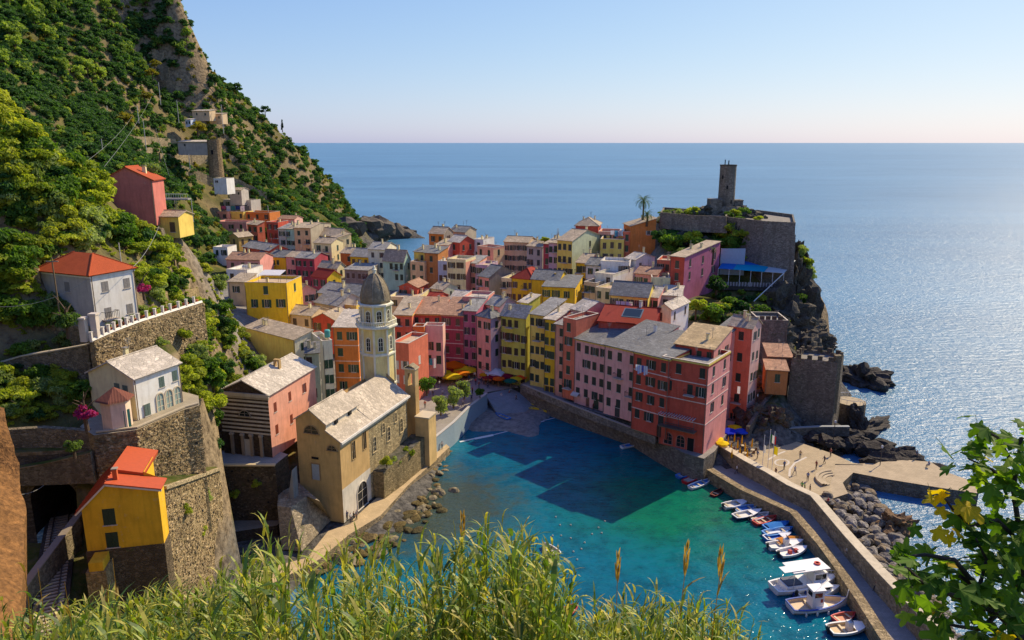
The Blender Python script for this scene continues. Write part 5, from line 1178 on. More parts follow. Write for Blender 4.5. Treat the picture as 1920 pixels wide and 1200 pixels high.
wallrun('ledge_wall', 'low dark ledge under the sea fort', PPZ([(1478, 803, 4.4), (1540, 800, 4.4), (1592, 800, 4.4)]), .6, 1, 'stone:6a6860:1.4', 2.5, 'paint:8a8f90')
t = thing('fort_terrace', 'little round sunlit terrace with an arched railing on the seaward side of the fort', 'terrace', tuple(PZ(1595, 752, 5.2))); 
b = MB(); b.prism([(3.0 * math.cos(i * .45), 3.0 * math.sin(i * .45)) for i in range(14)], -7, 0, 'stone:7a6f5f:1.5', 'paving:b5a68a'); obj('masonry', b, t)
b = MB(); b.lathe([(2.9, .9), (2.96, .95), (2.9, 1.0), (2.84, .95), (2.9, .9)], 20, 'paint:b0b4b6'); 
for i in range(14): a = 2 * math.pi * i / 14; b.tube([(2.9 * math.cos(a), 2.9 * math.sin(a), 0), (2.9 * math.cos(a), 2.9 * math.sin(a), .95)], .04, 4, 'paint:b0b4b6')
obj('railing', b, t)
# rocks: crags and sea rocks
def crag(name, label, c, sx, sy, sz, seed, mat='rock:4f4a44', kind=None, group=None, cat='rock', sub=3, amp=.55, freq=.6):
    import bmesh
    bm = bmesh.new(); bmesh.ops.create_icosphere(bm, subdivisions=sub, radius=1.0)
    for v in bm.verts:
        d = v.co.copy(); o_ = Vector((seed * 7.3, seed * 3.1, seed))
        k = 1 + amp * noise.fractal(d * 1.3 * freq * 2 + o_, .7, 2.2, 4) - .3 * abs(noise.noise(d * 3.2 + o_)) - .16 * abs(noise.noise(Vector((d.x * 2, d.y * 2, d.z * 9)) + o_)) + .10 * noise.noise(d * 9 + o_)
        v.co = Vector((d.x * sx * k, d.y * sy * k, d.z * sz * k))
    me = bpy.data.meshes.new(name); bm.to_mesh(me); bm.free(); me.materials.append(M(mat))
    o = bpy.data.objects.new(name, me); COL.objects.link(o); o.location = c; o.rotation_euler = (0, 0, seed * 1.7)
    tag(o, label, cat, group, kind); return o
for i, (u, v, z, sx, sy, sz, lab) in enumerate(((1622, 712, .5, 7.5, 5, 4.2, 'large black rock in the sea right of the fort'), (1545, 652, 0, 3.5, 3, 2.5, 'small dark rock at the waterline below the castle cliff'), (1520, 640, .5, 5, 5, 4, 'dark boulder at the foot of the castle cliff'),
        (1655, 728, -.2, 2.4, 1.6, .9, 'low pale tipped rock beside the large black sea rock'), (1606, 795, 1.5, 2.2, 1.8, 3.6, 'upright jagged pinnacle rock at the shore below the fort'), (1640, 800, .1, 7.5, 2.4, 1.6, 'long low dark reef running out below the fort'), (1582, 818, 1.6, 4, 3, 1.6, 'craggy shore rock left of the reef'))):
    crag('sea_rock', lab, PZ(u, v, z), sx, sy, sz, i + 1, sub=4)
# dark ledges between the fort and the pier, and the headland tip: masses nobody could count
for nm, row in (('shore_rocks', [(1600, 830, 2), (1625, 836, 2), (1650, 845, 1.6), (1672, 852, 1.4), (1695, 860, 1.2), (1715, 868, 1), (1560, 826, 3), (1600, 812, 2), (1530, 818, 3), (1630, 815, 1), (1650, 828, .8), (1740, 878, .6), (1480, 815, 3), (1700, 850, .5), (1665, 860, 2.2), (1640, 862, 2.3)]),
                ('headland_rocks', [(690, 420, 12), (705, 425, 10), (720, 428, 8), (735, 432, 5), (750, 436, 2.5), (762, 440, 1), (680, 432, 8), (700, 440, 3), (715, 445, 1), (672, 442, 6), (664, 455, 3), (690, 448, 1), (730, 440, 1.5), (745, 442, .6), (650, 440, 12), (655, 425, 16), (640, 447, 10)])):
    import bmesh
    bm = bmesh.new(); rnd = random.Random(3)
    for u, v, z in row:
        for j in range(4 if nm == 'shore_rocks' else 6):
            p = PZ(u + rnd.uniform(-12, 12), v + rnd.uniform(-5, 5), z) if nm == 'shore_rocks' else PZ(u + rnd.uniform(-9, 9), v + rnd.uniform(-3, 3), z)
            s = rnd.uniform(.7, 1.7) if nm == 'shore_rocks' else rnd.uniform(2.5, 6)
            g = bmesh.ops.create_icosphere(bm, subdivisions=2, radius=1)
            sx, sy, sz = s * rnd.uniform(.8, 1.8), s * rnd.uniform(.7, 1.2), s * rnd.uniform(.6, 1.1); a = rnd.uniform(-.5, .2)
            for vv in g['verts']:
                d = vv.co.copy(); k = 1 + .5 * noise.fractal(d * 1.4 + Vector((u, v, j)), .7, 2, 3)
                vv.co = Vector((p.x + (d.x * math.cos(a) * sx - d.y * sy * math.sin(a)) * k, p.y + (d.x * math.sin(a) * sx + d.y * sy * math.cos(a)) * k, p.z + d.z * sz * k - .4))
    me = bpy.data.meshes.new(nm); bm.to_mesh(me); bm.free(); me.materials.append(M('rock:423d38' if nm == 'shore_rocks' else 'rock:6c6458'))
    o = bpy.data.objects.new(nm, me); COL.objects.link(o); o['kind'] = 'stuff'
# cliff under the castle: craggy faces
for i, (u, v, y, s, sz) in enumerate(((1486, 545, 198, 5, 9), (1492, 590, 195, 6, 9), (1482, 620, 189, 6, 8), (1494, 490, 204, 3, 6), (1465, 600, 186, 7, 7), (1500, 520, 201, 3, 6), (1496, 640, 188, 5, 6), (1440, 640, 172, 6, 6), (1455, 590, 184, 6, 8), (1440, 800, 140, 5, 4), (1470, 822, 140, 5, 3.5), (1510, 822, 141, 6, 3), (1550, 822, 143, 6, 3), (1590, 838, 142, 5, 2.5), (1418, 800, 137, 4, 4), (1540, 840, 136, 4, 1.6), (1500, 835, 136, 4, 1.8), (1470, 840, 134, 3.5, 1.6))):
    crag('cliff_rock', None, PY(u, v, y), s, s, sz, 20 + i, 'rock:5a5448', 'structure', sub=4)

for i, (u, v, y, sx, sy, sz) in enumerate(((1335, 402, 216, 6, 5, 3.2), (1385, 404, 214, 6, 5, 3.0), (1300, 410, 214, 6, 4, 3), (1265, 414, 214, 5, 4, 3), (1415, 412, 209, 4, 3, 2), (1330, 470, 200, 6, 4, 3.5), (1290, 455, 204, 5, 4, 3.5), (1385, 455, 199.5, 4, 2, 6), (1440, 480, 199, 3, 2, 7), (1420, 440, 200, 2, 1.5, 3))):
    crag('castle_rock', None, PY(u, v, y), sx, sy, sz, 60 + i, 'rock:5c5748', 'structure', sub=4, amp=.4)
bt_ = thing('bastion_buttress', 'sloping stone buttress on the face of the castle bastion beside its corner', 'buttress', tuple(PY(1478, 520, 197.5)), R(-8))
b = MB(); hgt = PY(1478, 440, 197.5).z - bt_.location.z; b.add([(-1.2, -1.6, -4), (1.2, -1.6, -4), (1.2, .8, -4), (-1.2, .8, -4), (-1.0, .2, hgt), (1.0, .2, hgt), (1.0, .8, hgt), (-1.0, .8, hgt)], [(3, 2, 1, 0), (4, 5, 6, 7), (0, 1, 5, 4), (1, 2, 6, 5), (2, 3, 7, 6), (3, 0, 4, 7)], CS); obj('masonry', b, bt_)

def surf(u, v, a=120.0, c=260.0):
    ys = np.linspace(a, c, 200); d = ray(u, v); t = ys / d.y; k = np.nonzero(CH + d.z * t < gz(d.x * t, ys))[0]
    return Vector((d.x * t[k[0]], ys[k[0]], CH + d.z * t[k[0]])) if len(k) else None
for i, (u, v, s_) in enumerate(((1500, 575, 4), (1515, 600, 4), (1525, 625, 4), (1508, 640, 4), (1490, 600, 4), (1518, 660, 4), (1505, 620, 4), (1470, 560, 3.5), (1452, 610, 3.5), (1440, 720, 2.6), (1420, 770, 2.4), (1450, 770, 2.6))):
    q = surf(u, v)
    if q is not None: crag('slope_rock', None, q - Vector((0, 0, s_ * .45)), s_ * 1.3, s_, s_ * .95, 90 + i, 'rock:625a4c', 'structure', sub=4, amp=.5)
# ------------------------------------------------------------ vegetation
def crown_mesh(name, seed, n, leaf, rx, ry, rz, lobes, mat, shape='round', fill=.35):
    """a crown of leaf-sized faces spread through uneven lobes, with gaps between them"""
    g = np.random.default_rng(seed)
    C = g.normal(size=(lobes, 3)); C /= np.linalg.norm(C, axis=1)[:, None]
    C *= g.uniform(.25, .78, (lobes, 1)); Rl = g.uniform(.26, .5, lobes)
    if shape == 'cone': z = g.uniform(-.95, .95, lobes); a = g.uniform(0, 6.28, lobes); w = (1 - z) / 2 * .55 + .05; C = np.c_[w * np.cos(a), w * np.sin(a), z]; Rl = .12 + .35 * (1 - z) / 2
    if shape == 'flat': C[:, 2] = np.abs(C[:, 2]) * .8
    k = g.integers(0, lobes, n); d = g.normal(size=(n, 3)); d /= np.linalg.norm(d, axis=1)[:, None]
    d[:, 2] = np.where(d[:, 2] < -.2, -d[:, 2] * .6, d[:, 2])
    rr = np.where(g.random(n) < fill, g.uniform(.3, 1, n), g.uniform(.85, 1.08, n))
    P = (C[k] + d * (Rl[k] * rr)[:, None]) * np.array([rx, ry, rz])
    nn = d + g.normal(size=(n, 3)) * .55; nn /= np.linalg.norm(nn, axis=1)[:, None]
    t = np.cross(nn, g.normal(size=(n, 3))); t /= np.linalg.norm(t, axis=1)[:, None]; s = np.cross(nn, t)
    L = (leaf * g.uniform(.6, 1.25, n))[:, None]
    V = np.stack([P - t * L, P + s * L * .55 + nn * L * .18, P + t * L, P - s * L * .55 + nn * L * .18], 1).reshape(-1, 3)
    me = bpy.data.meshes.new(name); me.from_pydata(V.tolist(), [], np.arange(4 * n).reshape(-1, 4).tolist()); me.materials.append(M(mat)); me.update()
    return me
def trunk_mesh(h, r, seed, mat='bark:5a4a38', limbs=5, spread=1.0):
    b = MB(); rnd = random.Random(seed)
    pts = [(0, 0, -.6)]; x = y = 0
    for i in range(1, 6): x += rnd.uniform(-.08, .08) * h * .3; y += rnd.uniform(-.08, .08) * h * .3; pts.append((x, y, h * i / 5))
    b.tube(pts, [r * (1.25 - .13 * i) for i in range(6)], 7, mat)
    for i in range(limbs):
        p = Vector(pts[3 + i % 3]); a = 6.28 * i / limbs + rnd.uniform(-.4, .4); q = p + Vector((math.cos(a), math.sin(a), rnd.uniform(.5, 1.1))) * spread * rnd.uniform(.6, 1)
        b.tube([p, p.lerp(q, .5) + Vector((0, 0, .1)), q], [r * .5, r * .35, r * .12], 5, mat)
    return b.mesh('trunk')
G1, G2, G3, G4, G5 = 'leaf:4a6a1c:b8c040', 'leaf:26481a:688a2e', 'leaf:5a7020:b2b63e', 'leaf:4a6630:a4b268', 'leaf:183a1c:446a34'
CRN = [crown_mesh('crown', 1, 1500, .30, 2.2, 2.2, 1.9, 11, G1), crown_mesh('crown', 2, 1500, .30, 2.3, 2.0, 2.0, 12, G2), crown_mesh('crown', 3, 1400, .28, 2.0, 2.2, 1.7, 10, G3), crown_mesh('crown', 4, 1500, .27, 2.2, 2.2, 2.1, 13, G4),
       crown_mesh('crown', 5, 1500, .30, 2.1, 2.3, 2.2, 9, G5), crown_mesh('crown', 6, 1200, .26, 2.3, 2.3, 1.5, 9, G1, 'flat')]
TRK = [trunk_mesh(2.2, .16, i, spread=1.3) for i in range(3)]
def plant(name, label, cat, loc, crown, trunk, s, rz, sz=1.0, lift=2.0, group=None):
    t = thing(name, label, cat, loc, rz, group); t.scale = (s, s, s * sz)
    obj('crown', crown, t, (0, 0, lift)); obj('trunk', trunk, t); return t
def march(uv, y0=40, y1=520, n=240):
    """first points where view rays meet the ground"""
    ys = y0 * (y1 / y0) ** (np.arange(n) / (n - 1)); out = []
    for u, v in uv:
        d = ray(u, v); t = ys / d.y; X, Z = d.x * t, CH + d.z * t
        k = np.nonzero(Z < gz(X, ys))[0]
        if len(k) and k[0] > 0: out.append((X[k[0]], ys[k[0]], gz(X[k[0]], ys[k[0]])[0]))
        else: out.append(None)
    return out
RECT = []
for nm, (w_, d_, h_, zb_) in t_info.items():
    o = bpy.data.objects[nm]; a = o.rotation_euler.z; c = Vector((o.location.x + math.cos(a) * w_ / 2 - math.sin(a) * d_ / 2, o.location.y + math.sin(a) * w_ / 2 + math.cos(a) * d_ / 2)); RECT.append((c.x, c.y, a, w_ / 2, d_ / 2))
FA = np.array(RECT)
def clear_of_houses(x, y, m=0):
    dx, dy = x - FA[:, 0], y - FA[:, 1]; c, s = np.cos(FA[:, 2]), np.sin(FA[:, 2])
    return bool(((np.abs(dx * c + dy * s) > FA[:, 3] + m + 1) | (np.abs(dy * c - dx * s) > FA[:, 4] + m + 1)).all())
def in_pix(u, v, P): return bool(inpoly(np.array([u], float), np.array([v], float), P)[0])
rnd = random.Random(5)
# shrubs and small trees of the green hill
HILL = [(-20, 190), (40, 240), (70, 275), (130, 315), (185, 345), (205, 400), (250, 420), (300, 440), (350, 440), (410, 500), (425, 560), (440, 600), (400, 590), (380, 560), (270, 600), (262, 500), (170, 475), (85, 510), (100, 590), (165, 620), (0, 640), (-20, 640)]
SLOPE2 = [(255, 610), (375, 580), (440, 600), (480, 660), (500, 690), (400, 790), (345, 740), (340, 650), (300, 650)]
GARD = [(-10, 700), (140, 670), (175, 700), (160, 730), (170, 790), (20, 800), (-10, 790)]
KINDS = [('hillside_shrub', 'shrub', 'leafy green shrub on the steep hillside at the left, one of many mid green ones', 0), ('hillside_bush', 'bush', 'dark green rounded bush among the terraces on the left hillside', 1),
         ('vine_bush', 'bush', 'yellowing vine-like bush in the sunny terraces of the left hillside', 2), ('olive_tree', 'tree', 'grey green olive tree on the left hillside terraces', 3), ('evergreen_bush', 'bush', 'deep green evergreen bush on the left hillside', 4), ('garden_shrub', 'shrub', 'low spreading shrub on the left hillside', 5)]
cnt = 0
def zone(u, v):
    if v > 690 and u < 180: return 'in the kitchen garden left of the porch tower'
    if u > 250 and v > 575: return 'on the slope between the balustrade and the chapel roof' if u < 400 else 'on the slope beside the large pale yellow house'
    if u > 255 and v > 470: return 'right of the white hill house above the balustrade'
    if u > 190: return 'below the dull red hill house'
    if v > 480: return 'left of the white hill house'
    if v > 400: return 'directly above the orange hip roof'
    if v > 310: return 'high on the green hill left of the dull red house'
    return 'along the skyline of the near green hill'
for poly_, npl, smin, smax, wts in ((HILL, 290, .45, 1.15, (6, 3, 3, 3, 2, 3)), (SLOPE2, 95, .5, .95, (4, 4, 2, 2, 3, 2)), (GARD, 46, .4, .8, (5, 2, 2, 4, 2, 3))):
    us, vs_ = [p[0] for p in poly_], [p[1] for p in poly_]; uv = []
    while len(uv) < npl:
        u, v = rnd.uniform(min(us), max(us)), rnd.uniform(min(vs_), max(vs_))
        if in_pix(u, v, poly_): uv.append((u, v))
    for (u, v), p in zip(uv, march(uv)):
        if p is None or p[1] > 175 or not clear_of_houses(p[0], p[1], .3): continue
        kx = rnd.choices(range(6), wts)[0]
        if v < 470 and u < 150 and rnd.random() < .3: kx = 2
        nm, cat, lab, ci = KINDS[kx]; lab = lab.split(' on the')[0].split(' among')[0].split(' in the')[0] + ' ' + zone(u, v); s = rnd.uniform(smin, smax) * (1.15 if v < 450 else 1)
        plant(nm, lab, cat, (p[0], p[1], p[2] - .5), CRN[ci], TRK[cnt % 3], s, rnd.uniform(0, 6.28), rnd.uniform(.75, 1.15), 1.75, 'plants ' + zone(u, v)); cnt += 1
# single plants one can point to
bg = [crown_mesh('crown', 40 + i, 700, .16, 1.2, 1.2, 1.0, 8, 'leaf:8a1c5c:c2408c') for i in range(2)]
for lab, u, v, Y, s in (('magenta bougainvillea in flower left of the porch tower', 160, 778, 71, 1.15), ('magenta bougainvillea between the hill houses and the chapel roof', 385, 672, 103, 1.0), ('small magenta flowering bush right of the big white hill house', 268, 540, 92, .9), ('pink flowering creeper above the roof of the white gabled house', 235, 662, 88, .8)):
    p = PY(u, v, Y); plant('flowering_bush', lab, 'bush', (p.x, p.y, p.z - 1.0), bg[0], TRK[0], s, u, 1, 1.0)
sm = crown_mesh('crown', 50, 1800, .15, 1.25, 1.25, 1.15, 16, 'leaf:3a5a2a:7c9440', fill=.2)
for lab, u, v, Y, s in (('round clipped pale green bush beside the gate pillars of the white hill house', 124, 600, 81, 1.2), ('pale rounded shrub on the ledge above the tunnel mouth', 137, 836, 70, .75)):
    p = PY(u, v, Y); plant('round_bush', lab, 'bush', (p.x, p.y, p.z - 1.2 * s), sm, TRK[0], s, 0, 1, 1.1)
for lab, u, v, Y, s, ci in (('feathery olive tree on the piazza edge nearest the church pier', 826, 757, 141, .95, 3), ('middle feathery olive tree on the piazza edge', 850, 742, 146, 1.05, 3), ('feathery olive tree on the piazza edge farthest from the church', 870, 728, 151, .95, 3), ('small dark tree beside the church belfry pier on the piazza', 800, 722, 147, .9, 1),
        ('low dark bush at the end of the piazza parapet', 900, 736, 152, .5, 1), ('broad shrub among the rocks below the watchtower, left one', 1335, 440, 205, 1.6, 3), ('broad shrub on the castle slope under the palm', 1262, 460, 200, 1.7, 1), ('pale shrub in the middle of the castle slope', 1345, 425, 206, 1.5, 4),
        ('bright green bush on the bastion face', 1408, 437, 197, 1.2, 0), ('shrub at the castle wall foot above the magenta villa', 1300, 447, 200, 1.4, 0), ('dark shrub behind the orange house at the castle slope', 1240, 440, 203, 1.3, 4), ('shrub beside the watchtower base on its left', 1300, 398, 212, 1.1, 0), ('shrub beside the watchtower base on its right', 1392, 402, 211, 1.1, 1),
        ('dark bush hanging on the slope beside the magenta villa', 1345, 530, 178, 1.5, 4), ('dark bush on the slope below the awning terrace', 1380, 575, 172, 1.6, 4), ('dark shrub on the slope behind the penthouse roof', 1330, 590, 166, 1.4, 1), ('dark shrub left of the stone battlement house', 1420, 590, 170, 1.4, 4), ('green shrub on the slope right of the small cream house', 1305, 575, 164, 1.2, 0),
        ('small tree on the skyline left of the lemon yellow house', 1021, 450, 222, .7, 0), ('bush on the seaward cliff edge right of the bastion, upper', 1503, 470, 201, .9, 3), ('bush on the seaward cliff edge right of the bastion, middle', 1510, 490, 200, 1.0, 0), ('bush on the seaward cliff edge right of the bastion, lower', 1518, 510, 199, 1.1, 3), ('shrub on the castle slope between villa and bastion wall', 1372, 458, 197, 1.2, 1),
        ('dark bush in the gully left of the striped chapel, upper', 392, 790, 98, .9, 1), ('dark bush in the gully left of the striped chapel, lower', 400, 830, 97, .8, 4), ('green bush at the top of the gully beside the great retaining wall', 385, 755, 96, 1.0, 0), ('green tree beside the dull red hill house', 282, 330, 132, 1.3, 3), ('tree with round crown left of the terrace row under the cliff', 382, 440, 250, 1.6, 3)):
    p = PY(u, v, Y); plant('shrub' if 'shrub' in lab or 'bush' in lab else 'tree', lab, 'shrub' if 'shrub' in lab else 'bush' if 'bush' in lab else 'tree', (p.x, p.y, p.z - 2.0 * s), CRN[ci], TRK[1], s, u, 1, 2.0)
for i in range(120):             # dark scrub of the castle slope
    u, v = rnd.uniform(1240, 1360), rnd.uniform(425, 478)
    if i >= 56:
        u, v = rnd.uniform(1240, 1435), rnd.uniform(392, 420); p = PY(u, v + 4, rnd.uniform(201, 212) if u > 1362 else rnd.uniform(210, 218)); plant('castle_scrub', 'green scrub bush growing along the top of the castle walls', 'bush', (p.x, p.y, p.z - .8), CRN[(0, 1, 3)[i % 3]], TRK[i % 3], rnd.uniform(.4, .75), i, .8, 1.5, 'scrub on the castle walls'); continue
    if i >= 24: u, v = rnd.uniform(1292, 1480), rnd.uniform(545, 612)
    p = march([(u, v)], 120, 260)[0]
    if p is None or not clear_of_houses(p[0], p[1], -1): continue
    plant('castle_scrub', 'dark green scrub bush on the shaded slope below the castle', 'bush', (p[0], p[1], p[2] - .6), CRN[(1, 4, 0)[i % 3]], TRK[i % 3], rnd.uniform(.5, 1.0), i, .9, 1.7, 'scrub on the castle slope')
for i, (u, v, Y, sc_) in enumerate(((1375, 425, 200, 1.2), (1395, 450, 198, 1.4), (1420, 465, 198, 1.3), (1450, 440, 199, .8), (1470, 470, 199, .9), (1320, 428, 208, 1.5), (1290, 432, 208, 1.4), (1262, 436, 208, 1.3), (1355, 440, 203, 1.5), (1310, 462, 198, 1.5), (1280, 475, 196, 1.2), (1435, 500, 197, .9), (1405, 480, 196, 1.2), (1500, 560, 192, 1.0), (1495, 600, 189, 1.1), (1480, 575, 188, 1.2), (1460, 620, 180, 1.1), (1440, 600, 180, 1.2), (1250, 424, 214, 1.2), (1270, 426, 213, 1.0), (1292, 424, 213, 1.3), (1312, 426, 212, 1.1), (1334, 424, 211, 1.3), (1352, 428, 209, 1.2), (1300, 446, 206, 1.3), (1335, 450, 203, 1.2), (1265, 452, 204, 1.3), (1400, 428, 200, 1.0), (1382, 440, 198, 1.2), (1348, 460, 199, 1.3))):
    p = PY(u, v, Y); plant('hanging_bush', 'green bush hanging on the castle rock ' + ('left of the bastion' if u < 1360 else 'on the bastion wall' if v < 520 else 'on the seaward cliff'), 'bush', (p.x, p.y - .6, p.z - 1.8 * sc_), CRN[(0, 1, 3, 4)[i % 4]], TRK[0], sc_, i, .9, 1.8, 'bushes on the castle rock ' + ('left' if u < 1360 else 'wall' if v < 520 else 'cliff'))
for i, (u, v, Y, sc_, w_) in enumerate(((240, 850, 75.2, .35, 'great retaining wall'), (300, 860, 78, .4, 'great retaining wall'), (350, 830, 82, .45, 'great retaining wall'), (330, 790, 81, .35, 'great retaining wall'), (345, 960, 75, .45, 'lower retaining wall'), (385, 930, 83, .5, 'lower retaining wall'), (375, 1000, 80, .45, 'lower retaining wall'), (230, 690, 84, .5, 'balustrade wall'), (300, 650, 91, .5, 'balustrade wall'), (345, 630, 96, .5, 'balustrade wall'), (60, 650, 88, .5, 'yellow terrace wall'), (120, 640, 88, .5, 'yellow terrace wall'), (440, 930, 101, .4, 'chapel yard wall'), (480, 910, 101, .35, 'chapel yard wall'), (740, 870, 116, .5, 'church terrace wall'), (765, 850, 120, .55, 'church terrace wall'), (725, 868, 113, .5, 'church terrace wall'))):
    p = PY(u, v, Y); plant('wall_plant', 'tuft of greenery growing from the face of the ' + w_, 'plant', (p.x, p.y, p.z - .8 * sc_), CRN[(0, 2, 3)[i % 3]], TRK[0], sc_, i, 1.2, 1.0, 'wall plants on the ' + w_)
# palms
def palm(label, loc, h, s):
    t = thing('palm_tree', label, 'palm', loc); b = MB(); b.tube([(0, 0, -1), (.1, 0, h * .4), (.05, .1, h)], [.3, .24, .2], 8, 'bark:5b4a36'); obj('trunk', b, t)
    r2 = random.Random(int(h * 10))
    for k in range(26):
        a = 2.4 * k; el = R(70) - R(115) * (k / 25); L = s * r2.uniform(.85, 1.1); b = MB(); p = Vector((0, 0, 0)); pts = []
        for j in range(7): pts.append(p.copy()); e2 = el - R(14) * j; p += Vector((math.cos(e2), 0, math.sin(e2))) * L / 6
        for j in range(6):
            q, q2 = pts[j], pts[j + 1]; w = .28 * s * math.sin(math.pi * (j + .7) / 6.6) * .5 + .03
            for sg in (-1, 1):
                for m_ in range(3):
                    f0, f1 = m_ / 3, (m_ + .55) / 3; A, B_ = q.lerp(q2, f0), q.lerp(q2, f1)
                    tip = B_ + Vector((.12 * s, sg * w * 1.6, -w * .5)); fs = [A, B_, tip] if sg > 0 else [B_, A, tip]; b.face(fs, 'leaf:1d3416:4f6a2a')
        obj('frond', b, t, (.05, .1, h), a)
    return t
p = PY(1205, 412, 212); palm('tall dark palm on the skyline above the big orange house', (p.x, p.y, p.z - 1), 6.6, 3.0)
p = PY(1213, 408, 208); palm('short bushy palm at the foot of the tall skyline palm', (p.x, p.y, p.z - 1.5), 2.6, 2.2)
p = PY(1336, 489, 181); palm('small palm in front of the magenta villa wall', (p.x, p.y, p.z), 2.9, 1.3)
# the wooded mountain: individual pale trees, and the scrub mass nobody could count
MT = [crown_mesh('crown', 60, 420, .62, 3.2, 3.2, 2.9, 11, 'leaf:466a28:a2b450:.2'), crown_mesh('crown', 61, 420, .62, 3.3, 3.0, 3.1, 12, 'leaf:1e4024:54783c:.2'), crown_mesh('crown', 62, 360, .5, 1.0, 1.0, 3.8, 9, 'leaf:122616:2c4a26:.2', 'cone'), crown_mesh('crown', 63, 420, .55, 3.0, 3.2, 2.2, 10, 'leaf:4a4f1c:99902f:.2')]
MTR = trunk_mesh(3.0, .25, 9, spread=1.6)
sp = [(60, 45), (66, 62), (75, 38), (110, 20), (30, 100), (35, 92), (95, 85), (85, 78), (200, 30), (212, 48), (205, 70), (250, 65), (262, 45), (275, 30), (240, 140), (232, 125), (118, 140), (124, 150), (150, 150), (165, 148), (180, 152), (190, 158), (240, 120), (270, 155), (286, 160), (255, 70),
      (280, 20), (15, 20), (5, 130), (20, 80), (300, 110), (320, 60), (130, 30), (165, 20), (45, 155), (340, 150), (355, 120), (50, 20), (225, 10), (100, 35)]
for (u, v), p in zip(sp, march(sp)):
    if p is None: continue
    s = rnd.uniform(.75, 1.1); plant('mountain_tree', 'pale green tree standing out of the dark woods on the mountain', 'tree', (p[0], p[1], p[2] - .6), MT[0], MTR, s, u, rnd.uniform(.9, 1.2), 3.6, 'pale trees on the mountain')
for lab, u, v, Y, k, s in (('dark cypress on the mountain ridge against the sky', 387, 124, 372, 2, 1.25), ('round dark tree left of the ridge cypress', 371, 102, 366, 1, .9), ('dark tree high on the mountain ridge line', 443, 165, 383, 1, .9), ('dark tree on the ridge half way down', 497, 207, 392, 1, .8), ('pointed tree on the lower ridge', 529, 236, 399, 2, .8), ('cypress at the skyline below the ridge top', 403, 142, 377, 2, .7)):
    p = PY(u, v, Y); plant('ridge_tree', lab, 'tree', (p.x, p.y, p.z - 3.4 * s), MT[k], MTR, s, u, 1, 3.6)
for u, v, Y, lab in ((290, 118, 318, 'golden yellow terrace bush high on the mountain, upper'), (285, 135, 312, 'golden yellow terrace bush high on the mountain, lower'), (270, 178, 300, 'long yellow bush on the mountain below the golden terraces'), (232, 224, 285, 'round tan bush near the utility poles on the mountain'), (188, 224, 280, 'brownish bush left of the round tan one on the mountain'), (370, 240, 305, 'olive yellow bush above the ruined round tower')):
    p = PY(u, v, Y); plant('yellow_bush', lab, 'bush', (p.x, p.y, p.z - 2.6), MT[3], MTR, 1.0 if 'round' not in lab else 1.3, u, .8, 2.6)
def gn_scatter(name, pts, proto, smin, smax, seed):
    me = bpy.data.meshes.new(name); me.from_pydata(pts, [], []); o = bpy.data.objects.new(name, me); COL.objects.link(o); o['kind'] = 'stuff'
    ng = bpy.data.node_groups.new(name, 'GeometryNodeTree'); ng.interface.new_socket('Geometry', in_out='INPUT', socket_type='NodeSocketGeometry'); ng.interface.new_socket('Geometry', in_out='OUTPUT', socket_type='NodeSocketGeometry')
    N = ng.nodes; gi, go = N.new('NodeGroupInput'), N.new('NodeGroupOutput'); ip, oi = N.new('GeometryNodeInstanceOnPoints'), N.new('GeometryNodeObjectInfo')
    r1, r2 = N.new('FunctionNodeRandomValue'), N.new('FunctionNodeRandomValue')
    r1.data_type = 'FLOAT_VECTOR'; r1.inputs[0].default_value = (0, 0, 0); r1.inputs[1].default_value = (.2, .2, 6.28)
    r2.data_type = 'FLOAT'; r2.inputs[2].default_value = smin; r2.inputs[3].default_value = smax; r2.inputs['Seed'].default_value = seed
    oi.inputs['Object'].default_value = proto; oi.inputs['As Instance'].default_value = True
    Lk = ng.links.new; Lk(gi.outputs[0], ip.inputs['Points']); Lk(oi.outputs['Geometry'], ip.inputs['Instance']); Lk(r1.outputs[0], ip.inputs['Rotation']); Lk(r2.outputs[1], ip.inputs['Scale']); Lk(ip.outputs[0], go.inputs[0])
    md = o.modifiers.new('scatter', 'NODES'); md.node_group = ng; return o
g = np.random.default_rng(11)
N_ = 42000
X = g.uniform(-330, 0, N_); Y = g.uniform(150, 500, N_); Z = ground_z(X, Y)
ok = (g.random(N_) < np.where(X > -70, 1, .75)) & (Z > 9 + 6 * g.random(N_)) & ((Y > 235) | (X < -125))
dist = np.abs(Y) ; dens = np.clip((Y / 300), .55, 1.1)
sets = [[], [], [], []]
for x, y, z, k in zip(X, Y, Z, ok):
    if not k or not clear_of_houses(x, y, 2): continue
    u, v = proj((x, y, z))
    if u < -60 or u > 800 or v < -80: continue
    if y < 290 and x > -95 and z < 24: continue
    nz = noise.fractal(Vector((x / 22, y / 22, 0)), .8, 2, 3)
    ridge = (u > 330)
    if nz > (.30 if ridge else .62) and rnd.random() < .85: continue      # bare rock and terraces
    kx = 1 if nz < -.05 else (0 if rnd.random() < .3 else 3 if rnd.random() < .25 else 1)
    if ridge: kx = 2 if rnd.random() < .25 else (3 if rnd.random() < .5 else 1)
    sets[kx if kx != 0 else 0].append((x, y, z + .2))
protos = [o for o in bpy.data.objects if o.name.startswith('mountain_tree') and o.type == 'EMPTY'][:1]
pc = [c for c in protos[0].children if c.name.startswith('crown')][0]
rt = {o['label']: o for o in bpy.data.objects if o.name.startswith('ridge_tree') and o.type == 'EMPTY'}
def crown_of(o): return [c for c in o.children if c.name.startswith('crown')][0]
dk = crown_of(rt['dark tree high on the mountain ridge line']); yb = crown_of([o for o in bpy.data.objects if o.name.startswith('yellow_bush') and o.type == 'EMPTY'][0])
gn_scatter('mountain_woods', sets[1], dk, .35, 1.0, 1)
gn_scatter('light_mountain_woods', sets[0], pc, .3, .7, 2)
